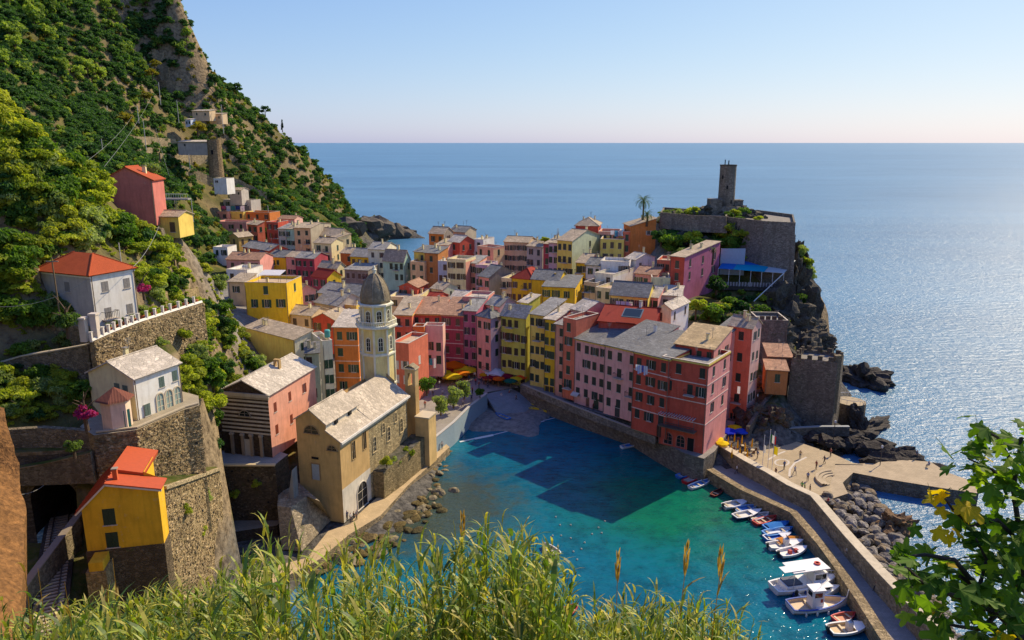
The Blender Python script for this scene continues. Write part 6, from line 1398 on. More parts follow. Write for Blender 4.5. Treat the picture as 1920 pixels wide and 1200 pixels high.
gn_scatter('ridge_scrub', sets[2] , pc, .25, .5, 3)
gn_scatter('dry_scrub', sets[3], yb, .25, .5, 4)
# undergrowth that clothes the near hill between its shrubs
gp = []
for P_, n_ in ((HILL, 2600), (SLOPE2, 800), (GARD, 500)):
    us, vs_ = [p[0] for p in P_], [p[1] for p in P_]; uv = []
    for i in range(n_):
        u, v = rnd.uniform(min(us), max(us)), rnd.uniform(min(vs_), max(vs_))
        if in_pix(u, v, P_): uv.append((u, v))
    for p in march(uv, n=120):
        if p and p[1] < 180 and clear_of_houses(p[0], p[1], -.8): gp.append((p[0], p[1], p[2] - .1))
lp = [c for c in bpy.data.objects if c.name.startswith('garden_shrub') and c.type == 'EMPTY']
vb = [c for c in bpy.data.objects if c.name.startswith('vine_bush') and c.type == 'EMPTY']
gn_scatter('undergrowth', gp[::2], crown_of(lp[0]), .12, .34, 5)
gn_scatter('dry_undergrowth', gp[1::2], crown_of(vb[0]), .1, .3, 6)
# ------------------------------------------------------------ foreground reeds
def reed_mb(mb, h, seed, plume=False, dry=False, dens=1.0):
    r = random.Random(seed); lean = r.uniform(-.1, .1) * h; ly = r.uniform(-.1, .1) * h
    P = lambda t: Vector((lean * t * t, ly * t * t, h * t))
    st = 'reed:b8923e' if dry else 'reed:8f9a3e'
    mb.tube([P(i / 6) for i in range(7)], [.018 * (1 - .75 * i / 6) for i in range(7)], 4, st)
    n = int(r.randint(15, 20) * dens) if not dry else 4
    for i in range(n):
        t = .22 + .78 * (i + r.random()) / n; p = P(t); a = r.uniform(0, 6.28); L = r.uniform(.4, .72) * (1.1 - .45 * t); el = R(r.uniform(52, 82)); dr = R(r.uniform(30, 95))
        w = .024 * r.uniform(.6, 1.55); d = Vector((math.cos(a), math.sin(a), 0)); s = Vector((-d.y, d.x, 0)); q = p.copy(); prev = None
        m = ('reed:98a234', 'reed:bcb44a', 'reed:7c962e', 'reed:d0c070', 'reed:587428')[r.choice((0, 0, 1, 1, 2, 2, 3, 4))] if not dry else 'reed:b0954a'
        for k in range(5):
            f = k / 4; ww = w * (1 - f) ** .6 * (1 if k else .6); cur = (q - s * ww, q + s * ww)
            if prev: mb.face([prev[0], prev[1], cur[1], cur[0]] if k < 4 else [prev[0], prev[1], q], m)
            prev = cur; e2 = el - dr * f; q = q + (d * math.cos(e2) + Vector((0, 0, math.sin(e2)))) * L / 4
    if plume:
        top = P(1)
        for k in range(26):
            a = r.uniform(0, 6.28); z = r.uniform(-.1, .36); rr = .035 * (1 - abs(z - .12) / .4); q = top + Vector((math.cos(a) * rr, math.sin(a) * rr, z))
            mb.face([q + Vector((0, 0, -.09)), q + Vector((.014, .006, 0)), q + Vector((math.cos(a) * .02, math.sin(a) * .02, .11)), q + Vector((-.014, .006, 0))], 'reed:c09a4c')
_old_make = make_mat
def make_mat(k):
    if not k.startswith('reed:'): return _old_make(k)
    m = NT(k.replace(':', '_')); c = lin(k[5:]); m.rough(.5)
    oi = m.n('NewGeometry'); x = m.mix(oi.outputs['Random Per Island'], mul(c, .55), mul(c, 1.25)); m.col(x)
    tr = m.n('BsdfTranslucent'); m.l(m.mix(1.0, x, (1.3, 1.35, .6, 1), 'MULTIPLY'), tr.inputs[0])
    ms = m.n('MixShader', i_0=.4); m.l(m.b.outputs[0], ms.inputs[1]); m.l(tr.outputs[0], ms.inputs[2]); m.l(ms.outputs[0], m.out.inputs[0]); return m.mat
OUT = [(-20, 1120), (30, 1130), (130, 1135), (200, 1125), (300, 1110), (360, 1105), (420, 1085), (455, 1075), (478, 1000), (505, 970), (530, 1010), (560, 1075), (610, 1045), (640, 1000), (670, 1040), (700, 1045), (740, 985), (770, 1030), (800, 1035), (850, 1010), (880, 1020), (930, 985), (965, 1000), (1000, 1010),
       (1030, 1060), (1050, 1120), (1085, 1170), (1130, 1150), (1160, 1120), (1210, 1115), (1250, 1130), (1300, 1130), (1340, 1120), (1380, 1165), (1410, 1195), (1430, 1230)]
def outline(u):
    for (a, b_), (c, d_) in zip(OUT[:-1], OUT[1:]):
        if a <= u <= c: return b_ + (d_ - b_) * (u - a) / (c - a)
    return 1230
rr_ = random.Random(21)
RV = []
for i in range(9):
    b = MB(); reed_mb(b, 4.0, 100 + i, dens=1.4); RV.append(b.mesh('giant_reed', False))
def reed_spot(u, v, y):
    p = PY(u, v, y); g = float(gz(p.x, p.y)[0]); return p, g
tall = []
for i in range(170):
    u = rr_.uniform(150, 1390); v = outline(u) + abs(rr_.gauss(0, 26)) - 6; y = rr_.uniform(9, 16); tall.append((u, v, y))
def reed_zone(u): return 'in front of the yellow railway house' if u < 400 else 'in the tall clump below the curved bastion' if u < 580 else 'in the thick bed below the church quay' if u < 860 else 'before the left part of the harbour' if u < 1080 else 'at the right end of the reed bed'
for i, (u, v, y) in enumerate(tall):
    p, g = reed_spot(u, v, y); h = max(1.6, min(6.5, p.z - g))
    o = obj('giant_reed', RV[i % 9], None, (p.x, p.y, p.z - h), rr_.uniform(0, 6.28)); o.scale = (1, 1, h / 4.0)
    tag(o, 'tall green giant reed with arching leaves ' + reed_zone(u), 'reed', 'giant reeds ' + reed_zone(u))
for lab, u, v, y, pl in (('dry golden reed plume standing before the harbour, left of the two', 1270, 1042, 10, 1), ('dry golden reed plume standing before the harbour, right of the two', 1336, 1046, 10, 1), ('thin pale reed rising over the water left of the plumes', 1160, 1056, 11, 1), ('pale feathery reed tip above the bed before the left harbour', 862, 985, 11, 1),
        ('brown bare reed cane in front of the railway, leftmost', 22, 1075, 9, 0), ('brown bare reed cane leaning by the earth bank', 34, 1060, 9.5, 0), ('brown bare reed cane over the sleepers, left', 64, 1075, 9, 0), ('bent brown reed cane over the sleepers, right', 118, 1070, 9, 0),
        ('brown cane before the foot of the yellow house buttress', 152, 1090, 9, 0), ('thin brown cane before the stone base of the yellow house', 205, 1062, 9.5, 0)):
    p, g = reed_spot(u, v, y); h = max(1.5, min(6, p.z - g)); b = MB(); reed_mb(b, h, int(u), bool(pl), True)
    tag(obj('dry_reed', b, None, (p.x, p.y, p.z - h)), lab, 'reed')
b = MB(); NB = 0
allv, allf, allm = [], [], []
base_meshes = []
for i in range(8):
    q = MB(); reed_mb(q, 4.0, 300 + i, plume=False, dens=1.6); base_meshes.append(q)
big = MB()
CL = [(rr_.uniform(-60, 1420), rr_.random() ** .9, rr_.uniform(9, 30), rr_.uniform(6.8, 15)) for _ in range(95)]
for i in range(1450):
    cu, cv, cs, cy_ = CL[rr_.randrange(95)]; u = cu + rr_.gauss(0, cs); o_ = outline(u); v = o_ + 6 + (1255 - o_) * cv + rr_.gauss(0, 30); v = max(v, o_ + rr_.uniform(0, 30)); y = (cy_ if v < 1160 else min(cy_, 10)) + rr_.uniform(-.8, .8)
    p, g = reed_spot(u, v, y); h = max(1.4, min(6.5, p.z - g)); q = base_meshes[i % 8]; a = rr_.uniform(0, 6.28); ca, sa = math.cos(a), math.sin(a); n0 = len(big.v); k = h / 4.0; kk = min(1.25, max(.75, k))
    big.v += [(p.x + (x * ca - y_ * sa) * kk, p.y + (x * sa + y_ * ca) * kk, p.z - h + z * k) for x, y_, z in q.v]
    big.f += [tuple(j + n0 for j in f) for f in q.f]; big.m += [big.mi(q.mats[m_]) for m_ in q.m]
tag(obj('reed_bed', big), kind='stuff')

# ------------------------------------------------------------ fig tree at the right edge
FG = thing('fig_tree', 'fig tree with dark lobed leaves reaching into the picture at the lower right', 'tree', tuple(PY(1990, 1330, 6.2)))
fo = Vector(FG.location); rf_ = random.Random(8)
def leaf_fig(mat, seed):
    r = random.Random(seed); pts = []
    for a, rad in ((-150, .34), (-132, .60), (-112, .62), (-92, .44), (-76, .84), (-64, .93), (-50, .86), (-30, .54), (-14, .98), (0, 1.1), (14, .98), (30, .54), (50, .86), (64, .93), (76, .84), (92, .44), (112, .62), (132, .60), (150, .34)):
        a2 = R(a); pts.append(Vector((math.cos(a2) * rad * 1.05 + .2, math.sin(a2) * rad, 0)) * r.uniform(.93, 1.07))
    mb = MB(); c0 = Vector((0, 0, .05))
    n = len(pts)
    for p in pts: p.z = -.16 * (p.length ** 1.6) + r.uniform(-.07, .07)
    for i in range(n - 1): mb.add([c0, pts[i], pts[i + 1]], [(0, 1, 2)], mat)
    mb.add([c0, pts[-1], Vector((-.05, 0, .04)), pts[0]], [(0, 1, 2), (0, 2, 3)], mat)
    mb.tube([(-.7, 0, .12), (-.3, 0, .08), (0, 0, .05)], .018, 4, 'leaf:5a6a2a:7a8a3a'); return mb.mesh('leaf')
FL = [leaf_fig('leaf:24480f:668a24:3', i) for i in range(4)] + [leaf_fig('leaf:345c16:86a02a:3', 10 + i) for i in range(2)] + [leaf_fig('leaf:9a8a14:d4b41c:3', 20)]
LC = [0]
LS = MB()
def figleaf(par, p, s, yel=False, up=None):
    if LC[0] >= 295:
        me = FL[6] if yel else FL[rf_.choice((0, 1, 2, 3, 4, 5))]; q = Matrix.Translation(p - fo) @ Matrix.Rotation(rf_.uniform(0, 6.28), 4, 'Z') @ Matrix.Rotation(rf_.gauss(.35, .5), 4, 'Y') @ Matrix.Rotation(rf_.gauss(0, .55), 4, 'X') @ Matrix.Scale(s, 4)
        LS.add([q @ v.co for v in me.vertices], [tuple(f.vertices) for f in me.polygons], me.materials[0].name.replace('leaf_', 'leaf:').replace('_', ':')); return
    o = bpy.data.objects.new('leaf', FL[6] if yel else FL[rf_.choice((0, 1, 2, 3, 0, 1, 2, 3, 4, 5))]); COL.objects.link(o); o.parent = par; o.location = p - fo
    o.rotation_euler = (rf_.gauss(0, .55), rf_.gauss(.35, .5), rf_.uniform(0, 6.28)); o.scale = (s, s, s); LC[0] += 1
BR = [([(1960, 1240, 6.0), (1915, 1190, 6.1), (1870, 1150, 6.2), (1835, 1105, 6.3), (1800, 1080, 6.3)], .05), ([(1870, 1150, 6.2), (1800, 1120, 6.0), (1740, 1102, 5.9), (1702, 1065, 5.9)], .03), ([(1835, 1105, 6.3), (1790, 1050, 6.2), (1735, 1040, 6.3), (1690, 1045, 6.3)], .028),
      ([(1960, 1230, 6.4), (1925, 1110, 6.6), (1915, 1020, 6.7), (1900, 920, 6.9), (1915, 820, 7.0)], .04), ([(1915, 1020, 6.7), (1870, 975, 6.7), (1820, 985, 6.6), (1790, 960, 6.6), (1772, 935, 6.6)], .024), ([(1900, 920, 6.9), (1860, 880, 6.9), (1815, 860, 6.9)], .022), ([(1905, 880, 6.9), (1870, 820, 7.0), (1835, 800, 7.0)], .022),
      ([(1870, 1150, 6.2), (1840, 1180, 6.0), (1800, 1175, 5.8), (1755, 1165, 5.8)], .026), ([(1835, 1105, 6.3), (1850, 1050, 6.5), (1830, 1010, 6.5)], .024), ([(1915, 1020, 6.7), (1945, 960, 6.6), (1940, 880, 6.7)], .024), ([(1925, 1110, 6.6), (1880, 1080, 6.5), (1860, 1060, 6.4)], .02), ([(1915, 1190, 6.1), (1890, 1230, 5.9), (1850, 1225, 5.8)], .03)]
for pts, r in BR:
    P = [PY(*q) for q in pts]; b = MB(); b.tube([p - fo for p in P], [r * (1 - .6 * i / (len(P) - 1)) for i in range(len(P))], 6, 'bark:3e3428'); br = obj('branch', b, FG)
    for i in range(len(P) - 1):
        k = int((P[i + 1] - P[i]).length / .034)
        for j in range(k):
            p = P[i].lerp(P[i + 1], (j + rf_.random()) / k) + Vector((rf_.gauss(0, .13), rf_.gauss(0, .25), rf_.gauss(0, .11)))
            figleaf(FG, p, rf_.uniform(.09, .15), yel=(pts[-1][0] == 1772 and i >= 2 and rf_.random() < .75) or rf_.random() < .03)
    if 1:
        for _ in range(4): figleaf(FG, P[-1] + Vector((rf_.gauss(0, .06), rf_.gauss(0, .1), rf_.gauss(0, .06))), rf_.uniform(.1, .14), pts[-1][0] == 1772)
tag(obj('leaves', LS, FG), kind='stuff')
b = MB(); b.tube([PY(1990, 1400, 6.1) - fo, PY(1975, 1300, 6.1) - fo, PY(1955, 1232, 6.1) - fo], [.12, .09, .055], 8, 'bark:3e3428'); obj('trunk', b, FG)
# ------------------------------------------------------------ boats
def hull(L, W, D, hullc, rimc, inner, bowk=1.6, band=None):
    """outer shell, rim and floor of an open boat, bow towards +x"""
    n = 12; st = []
    for i in range(n + 1):
        f = i / n; w = W / 2 * (1 - max(0, (f - .38) / .62) ** 2.1) * (1 - .22 * max(0, (.25 - f) / .25) ** 1.5) if f < 1 else .012
        sh = D * (.62 + .42 * max(0, f - .3) ** 1.5 * bowk + .08 * (1 - f)); st.append((L * (f - .5), max(w, .012), sh))
    o = MB(); rows = []
    for x, w, z in st:
        rows.append([(x, -w, z), (x, -w * .93, z * .45), (x * .985, -w * .62, -.12), (x * .985, 0, -.22), (x * .985, w * .62, -.12), (x, w * .93, z * .45), (x, w, z)])
    vs = [p for r in rows for p in r]; fs = []; fb = []
    for i in range(n):
        for j in range(6):
            q = (i * 7 + j, (i + 1) * 7 + j, (i + 1) * 7 + j + 1, i * 7 + j + 1)
            (fb if band and j in (0, 5) else fs).append(q)
    o.add(vs, fs + [tuple(range(6, -1, -1))], hullc)
    if band: o.add(vs, fb, band)
    r = MB(); k = .86
    for i in range(n):
        (x0, w0, z0), (x1, w1, z1) = st[i], st[i + 1]
        for s in (-1, 1):
            A = [(x0, s * w0 * 1.03, z0 + .03), (x1, s * w1 * 1.03, z1 + .03), (x1, s * w1 * k, z1 + .03), (x0, s * w0 * k, z0 + .03)]
            B_ = [(x0, s * w0 * 1.03, z0 - .07), (x1, s * w1 * 1.03, z1 - .07), (x1, s * w1 * k, z1 - .07), (x0, s * w0 * k, z0 - .07)]
            r.add(A + B_, [(0, 1, 2, 3) if s < 0 else (3, 2, 1, 0), (0, 1, 5, 4) if s > 0 else (4, 5, 1, 0), (2, 3, 7, 6) if s > 0 else (6, 7, 3, 2)], rimc)
    r.box(-L / 2 - .03, -L / 2 + .14, -st[0][1], st[0][1], st[0][2] - .1, st[0][2] + .035, rimc)
    fl = MB(); zf = D * .28
    P = [(x, -w * .84, max(zf, .1)) for x, w, z in st[:-1]] + [(x, w * .84, max(zf, .1)) for x, w, z in st[:-1][::-1]]
    fl.face(P, inner)
    for i in range(n - 1):
        (x0, w0, z0), (x1, w1, z1) = st[i], st[i + 1]
        for s in (-1, 1):
            q = [(x0, s * w0 * .84, zf), (x1, s * w1 * .84, zf), (x1, s * w1 * .87, z1), (x0, s * w0 * .87, z0)]; fl.face(q if s > 0 else q[::-1], inner)
    return o, r, fl, st
def boat(label, u0, v0, u1, v1, W, D, hc, rc, ic, seats=2, deck=False, band=None, kind='rowing_boat', cat='boat', group=None, z=0.0, pixz=0.35, extra=None):
    """stern pixel (u0, v0) to bow pixel (u1, v1) along the rim"""
    a, c = PZ(u0, v0, pixz + z), PZ(u1, v1, pixz + z); d = c - a; L = d.length; rz = math.atan2(d.y, d.x); m = (a + c) / 2
    t = thing(kind, label, cat, (m.x, m.y, z), rz, group)
    o, r, fl, st = hull(L, W, D, 'paint:' + hc, 'paint:' + rc, 'paint:' + ic, band=('paint:' + band) if band else None)
    obj('hull', o, t); obj('gunwale', r, t); obj('floor', fl, t)
    for i in range(seats):
        f = .22 + .5 * i / max(1, seats - 1) if seats > 1 else .35; k = int(f * 12); x, w, zz = st[k]
        b = MB(); b.box(x - .14, x + .14, -w * .88, w * .88, zz * .66, zz * .66 + .05, 'paint:c8b692' if ic not in ('f0ede4',) else 'paint:e8e4da'); obj('thwart', b, t)
    if deck:
        b = MB(); P = [(x, w * .86, zz - .03) for x, w, zz in st[7:]]; b.face([(x, -y, zz) for x, y, zz in P] + P[::-1], 'paint:' + rc); obj('foredeck', b, t)
    if extra: extra(t, L, W, D, st)
    return t
def outboard(t, L, W, D, st):
    b = MB(); b.box(-L / 2 - .3, -L / 2 - .02, -.14, .14, D * .5, D * 1.15, 'paint:26282c'); b.box(-L / 2 - .22, -L / 2 - .1, -.05, .05, -.3, D * .5, 'paint:3a3c40'); obj('outboard_motor', b, t)
def cushions(t, L, W, D, st):
    outboard(t, L, W, D, st)
    for x in (-.12, .1): b = MB(); b.box(L * x - .22, L * x + .22, -.25, .25, D * .3, D * .85, 'paint:a82a28'); obj('seat', b, t)
def console(t, L, W, D, st):
    outboard(t, L, W, D, st)
    b = MB(); b.box(-.35, .3, -.35, .35, D * .3, D * 1.5, 'paint:e6e4de'); b.slab([(.3, -.33, D * 1.5), (.05, -.33, D * 2.0), (.05, .33, D * 2.0), (.3, .33, D * 1.5)], .03, 'glass'); obj('console', b, t)
def tarp(c):
    def f(t, L, W, D, st):
        b = MB(); P = [(x, w * .95, zz + .06) for x, w, zz in st[1:11]]
        for i in range(len(P) - 1):
            (x0, w0, z0), (x1, w1, z1) = P[i], P[i + 1]
            b.face([(x0, -w0, z0), (x1, -w1, z1), (x1, 0, z1 + .22), (x0, 0, z0 + .22)], 'cloth:' + c); b.face([(x0, 0, z0 + .22), (x1, 0, z1 + .22), (x1, w1, z1), (x0, w0, z0)], 'cloth:' + c)
        obj('tarpaulin', b, t)
    return f
BTS = 'small boats along the breakwater'
boat('blue rowing boat, innermost of the trio near the breakwater root', 1270, 894, 1306, 884, 1.6, .7, '2a62b8', '3f7fd0', '8fb0d8', 2)
boat('bright red rowing boat in the middle of the trio near the breakwater root', 1283, 904, 1316, 890, 1.6, .7, 'b81e24', 'd03a3a', 'c8b0a0', 2)
boat('white rowing boat with blue inside, outermost of the trio near the breakwater root', 1294, 914, 1333, 900, 1.6, .7, 'e8e6e0', 'f0eee8', '5f8fc4', 3)
boat('low dark red boat in the shade under the breakwater parapet', 1336, 928, 1356, 916, 1.3, .5, '6a1c1a', '7a2a24', '4a2a24', 1)
boat('white motor boat at the head of the moored row', 1357, 950, 1404, 941, 1.9, .85, 'e6e4de', 'f0eee8', 'c8c2b4', 2, True, extra=outboard)
boat('pale boat with blue inside, second of the moored row', 1378, 957, 1420, 950, 1.7, .75, 'dfe2e4', '8fb0d4', '4f7fb8', 2, extra=outboard)
boat('white boat with a navy side, third of the moored row', 1377, 970, 1428, 959, 1.9, .85, '22335a', 'eeece6', 'd8d4c8', 2, True)
boat('white dinghy just left of the red boat in the moored row', 1407, 973, 1442, 963, 1.6, .7, 'e4e2dc', 'eeece6', 'b8b4ac', 2, extra=outboard)
boat('red wooden boat in the middle of the moored row', 1415, 981, 1456, 970, 1.7, .75, 'c22c28', 'd8524a', 'b06048', 3)
boat('blue boat next to the red one in the moored row', 1434, 990, 1480, 981, 1.8, .75, '2f78c8', '4f98e0', '3a80c8', 2, extra=tarp('3f86d0'))
boat('blue boat in the middle of the three blue ones', 1433, 1002, 1487, 992, 1.9, .8, '2668b8', '5aa0e4', 'cfd8e0', 2)
boat('blue boat with white cover, nearest of the three blue ones', 1434, 1010, 1484, 1003, 1.8, .8, '2f74c4', 'dfe6ee', '4a8ad0', 2, True)
boat('boat with an orange tarpaulin cover in the moored row', 1456, 1017, 1503, 1010, 1.8, .75, 'd8d2c4', 'c88a4a', 'b8844a', 1, extra=tarp('d08a3c'))
boat('white motor boat with a console past the orange covered boat', 1441, 1026, 1506, 1018, 2.1, .95, 'eceae4', 'f2f0ea', 'dcd8ce', 1, True, extra=console)
boat('white motor boat with red seats, last of the small moored row', 1461, 1041, 1513, 1030, 2.1, .95, '2f3f5a', 'f2f0ea', 'e4e0d6', 0, True, extra=cushions, band='eceae4')
def cabin_boat(t, L, W, D, st):
    wp = 'paint:f0eee8'
    b = MB(); b.box(-L * .36, L * .20, -W * .36, W * .36, D * .3, D * .95, wp); obj('cockpit', b, t)
    b = MB(); x0, x1 = L * .04, L * .24; b.box(x0, x1, -W * .36, W * .36, D * .95, D * 2.1, wp)
    for y in (-W * .36 - .012, W * .36): b.box(x0 + .15, x1 - .2, y, y + .012, D * 1.35, D * 1.95, 'glass')
    b.slab([(x1 + .01, -W * .34, D * 1.3), (x1 - .0, W * .34, D * 1.3), (x1 + .0, W * .34, D * 2.0), (x1 + .01, -W * .34, D * 2.0)], .02, 'glass'); obj('wheelhouse', b, t)
    b = MB(); b.box(-L * .30, L * .26, -W * .42, W * .42, D * 2.55, D * 2.65, wp); b.box(-L * .42, -L * .10, -W * .34, W * .1, D * 2.70, D * 2.74, wp); obj('canopy', b, t)
    for x in (-L * .28, -L * .08, L * .24):
        for y in (-W * .4, W * .4): b = MB(); b.tube([(x, y, D * .8), (x, y, D * 2.56)], .03, 5, 'metal:c8c8c8'); obj('canopy_post', b, t)
    b = MB(); b.lathe([(.42, D * 2.66), (.42, D * 2.8), (.24, D * 2.8), (.24, D * 2.66)], 14, 'paint:c02820', (L * .15, 0)); obj('lifebuoy', b, t)
    b = MB(); b.box(-L * .34, -L * .12, -W * .30, W * .30, D * .955, D * 1.1, 'paint:39435a'); obj('bench', b, t)
    for i in range(4): b = MB(); b.lathe([(.02, .1), (.13, .2), (.15, .5), (.1, .75), (.02, .8)], 8, 'paint:1c3f86', (-L * .3 + i * L * .18, -W * .53)); obj('fender', b, t)
    P = [(x, w * .88, zz + .55) for x, w, zz in st[7:]]; b = MB(); b.tube([(x, y, z) for x, y, z in P] + [(x, -y, z) for x, y, z in P[::-1]], .025, 4, 'metal:c8c8c8')
    for x, y, z in P[::2]: b.tube([(x, y, z - .6), (x, y, z)], .02, 4, 'metal:c8c8c8'); b.tube([(x, -y, z - .6), (x, -y, z)], .02, 4, 'metal:c8c8c8')
    obj('bow_rail', b, t)
boat('large white cabin boat with a flat canopy and red lifebuoy', 1450, 1098, 1571, 1080, 3.2, 1.25, 'eceae4', 'f4f2ec', 'dcd8d0', 0, True, kind='cabin_boat', extra=cabin_boat, pixz=1.0)
def small_cabin(t, L, W, D, st):
    b = MB(); b.box(-L * .05, L * .22, -W * .32, W * .32, D * .5, D * 1.5, 'paint:f0eee8'); b.box(-L * .07, L * .24, -W * .36, W * .36, D * 1.5, D * 1.58, 'paint:f4f2ec'); b.box(-L * .02, L * .18, -W * .325, -W * .32, D * 1.1, D * 1.4, 'glass'); obj('cabin', b, t); outboard(t, L, W, D, st)
boat('small white cabin launch squeezed behind the blue and white fishing boat', 1496, 1112, 1575, 1100, 2.2, .95, 'dcdad4', 'eeece6', 'b8b2a6', 1, True, kind='cabin_launch', extra=small_cabin, pixz=.7)
def fishing(t, L, W, D, st):
    b = MB(); x0, x1 = -L * .16, L * .04; b.box(x0, x1, -W * .24, W * .24, D * .28, D * 2.5, 'paint:f2f0ea'); b.box(x0 - .12, x1 + .12, -W * .28, W * .28, D * 2.5, D * 2.6, 'paint:f4f2ec')
    b.box(x0 + .25, x1 - .3, -W * .24 - .012, -W * .24, D * 1.7, D * 2.25, 'glass'); b.box(x0 - .012, x0, -W * .16, W * .16, D * 1.7, D * 2.25, 'glass'); obj('wheelhouse', b, t)
    b = MB(); b.box(x1 - .5, x1 - .2, -W * .25 - .02, -W * .24 - .0125, D * 1.1, D * 1.5, 'paint:a84030'); obj('name_board', b, t)
    b = MB(); b.box(-L * .1, L * .12, -W * .4, W * .4, D * .285, D * .55, 'paint:e8e4da'); obj('deck_box', b, t)
    b = MB(); b.tube([(x1 - .2, 0, D * 2.6), (x1 - .2, 0, D * 4.2)], .035, 5, 'metal:c8c8c8'); obj('mast', b, t)
    b = MB(); b.tube([(L * .49, 0, D * .9), (L * .515, 0, D * 1.9)], .07, 6, 'paint:e8e6e0'); obj('stem_post', b, t)
    for i in range(4): b = MB(); b.lathe([(.02, -.05), (.12, .05), (.14, .3), (.1, .5), (.02, .55)], 8, 'paint:d8d6d0', (-L * .32 + i * L * .19, -W * .53)); obj('fender', b, t)
boat('white fishing boat with a blue rim and white wheelhouse', 1481, 1133, 1588, 1123, 3.0, 1.15, 'f0eee8', '2a4fa0', 'd2b894', 1, False, kind='fishing_boat', extra=fishing, pixz=.9)
boat('small red and orange boat past the fishing boat', 1564, 1160, 1604, 1150, 1.6, .7, 'c8404a', 'd85a50', 'c8805a', 2, pixz=.5)
boat('white motor boat with a tan deck, nearest on the breakwater side', 1555, 1180, 1630, 1172, 2.3, .95, '39303c', 'f0eee8', 'c8ab80', 1, True, extra=console, band='f0eee8', pixz=.6)
boat('white boat alone at a mooring before the reeds', 1046, 1040, 1018, 1020, 1.6, .7, 'dcd8cf', 'e8e4da', 'b0a898', 2, extra=outboard)
boat('red boat half hidden by the reeds at the bottom of the harbour', 1048, 1156, 1084, 1135, 1.7, .7, 'b02a28', 'c84a42', '5a3a34', 2)
boat('white and light blue rowing boat floating before the pink houses', 1165, 838, 1207, 829, 1.4, .6, 'd8e4ee', 'e4ecf2', '4f8fd8', 2)
boat('small bright blue boat lying on the beach', 955, 784, 929, 774, 1.4, .6, '1f5fb4', '2f78d0', '2a68b8', 2, z=.55, pixz=.5)
boat('white dinghy drawn up on the slipway edge, upper one', 985, 735, 1003, 741, 1.2, .5, 'dfe2e4', 'e8eaea', '8fa8b8', 1, z=1.4, pixz=.4)
boat('white dinghy drawn up on the slipway edge, lower one', 1001, 741, 1019, 748, 1.2, .5, 'dfe2e4', 'e8eaea', '8fa8b8', 1, z=1.3, pixz=.4)
for i, (u, v, lab) in enumerate(((1000, 749, 'topmost yellow plastic kayak stacked on the beach by the slipway'), (1005, 757, 'second yellow kayak of the beach stack'), (1000, 764, 'left yellow kayak lying on the beach below the stack'), (1014, 768, 'right yellow kayak lying on the beach below the stack'))):
    boat(lab, u - 11, v - 2, u + 11, v + 3, .9, .38, 'd8b818', 'e4c828', 'b89810', 1, kind='kayak', z=1.2 - .2 * i, pixz=.3)
# mooring buoys
for k, (u, v) in enumerate(((1042, 970), (1050, 985), (1036, 1005), (1052, 1005), (1046, 1025), (1070, 1010), (1075, 1035), (1060, 1052), (1090, 1030), (1082, 1050), (1096, 1018), (1110, 1002), (1122, 990), (1134, 978), (1128, 1000), (1070, 985), (1040, 1060), (1045, 1080))):
    b = MB(); b.lathe([(.02, -.12), (.13, -.03), (.15, .07), (.1, .17), (.02, .2)], 8, 'paint:a8a294')
    tag(obj('mooring_buoy', b, None, tuple(PZ(u, v, 0))), 'small pale mooring buoy, one of the scattered line in mid harbour', 'buoy', 'mooring buoys in mid harbour')

# ------------------------------------------------------------ rocks of the breakwater and of the church shore
import bmesh
def rock_mesh(seed, mat, flat=.75):
    bm = bmesh.new(); bmesh.ops.create_icosphere(bm, subdivisions=2, radius=1.0); r = random.Random(seed)
    pl = [(Vector((r.gauss(0, 1), r.gauss(0, 1), r.gauss(0, 1))).normalized(), r.uniform(.55, .85)) for _ in range(9)]
    for v in bm.verts:
        p = v.co * (1 + .12 * noise.noise(v.co * 2 + Vector((seed, 0, 0))))
        for n_, d_ in pl:
            e = p.dot(n_) - d_
            if e > 0: p -= n_ * e
        v.co = Vector((p.x, p.y, p.z * flat))
    me = bpy.data.meshes.new('boulder'); bm.to_mesh(me); bm.free(); me.materials.append(M(mat)); return me
BM = [rock_mesh(i, ('rock:8c857a', 'rock:7a736a', 'rock:9a9286', 'rock:8a7a62')[i % 4]) for i in range(8)]
SHM = [rock_mesh(50 + i, ('rock:6a5c34', 'rock:7d6c44', 'rock:8f8468', 'rock:574f30')[i % 4], .45) for i in range(8)]
rq = random.Random(77)
BZ = [(1545, 935), (1560, 912), (1590, 905), (1640, 925), (1665, 960), (1700, 985), (1690, 1010), (1700, 1060), (1760, 1130), (1800, 1200), (1790, 1230), (1740, 1170), (1650, 1075), (1600, 1020)]
nb = 0; pts = []
while nb < 270:
    u, v = rq.uniform(1535, 1810), rq.uniform(900, 1230)
    if not in_pix(u, v, BZ): continue
    ins = min(abs(u - (1545 + (v - 935) * .78)), 60) / 60
    z = 2.2 * (1 - ins) + .5 + rq.uniform(-.3, .5); p = PZ(u, v, z); s = rq.choice((.5, .6, .7, .85, 1.0, 1.25))
    o = obj('boulder', BM[nb % 8], None, tuple(p), rq.uniform(0, 6.28)); o.scale = (s * rq.uniform(.9, 1.5), s, s * rq.uniform(.8, 1.2)); o.rotation_euler = (rq.uniform(-.5, .5), rq.uniform(-.5, .5), rq.uniform(0, 6.28))
    side = 'beside the plaza steps' if v < 960 else 'along the middle of the breakwater wall' if v < 1050 else 'behind the fig branches'
    tag(o, 'grey quarried boulder in the rock heap ' + side, 'boulder', 'boulders ' + side); nb += 1
b = MB(); b.prism(poly(BZ, .3), -4, .3, 'rock:5a544c'); tag(obj('rubble_bed', b), kind='stuff')
crag('shore_outcrop', 'brown rock outcrop at the seaward tip of the boulder heap', PZ(1676, 985, .8), 3.2, 2.2, 2.0, 41, 'rock:7a6044', sub=4)
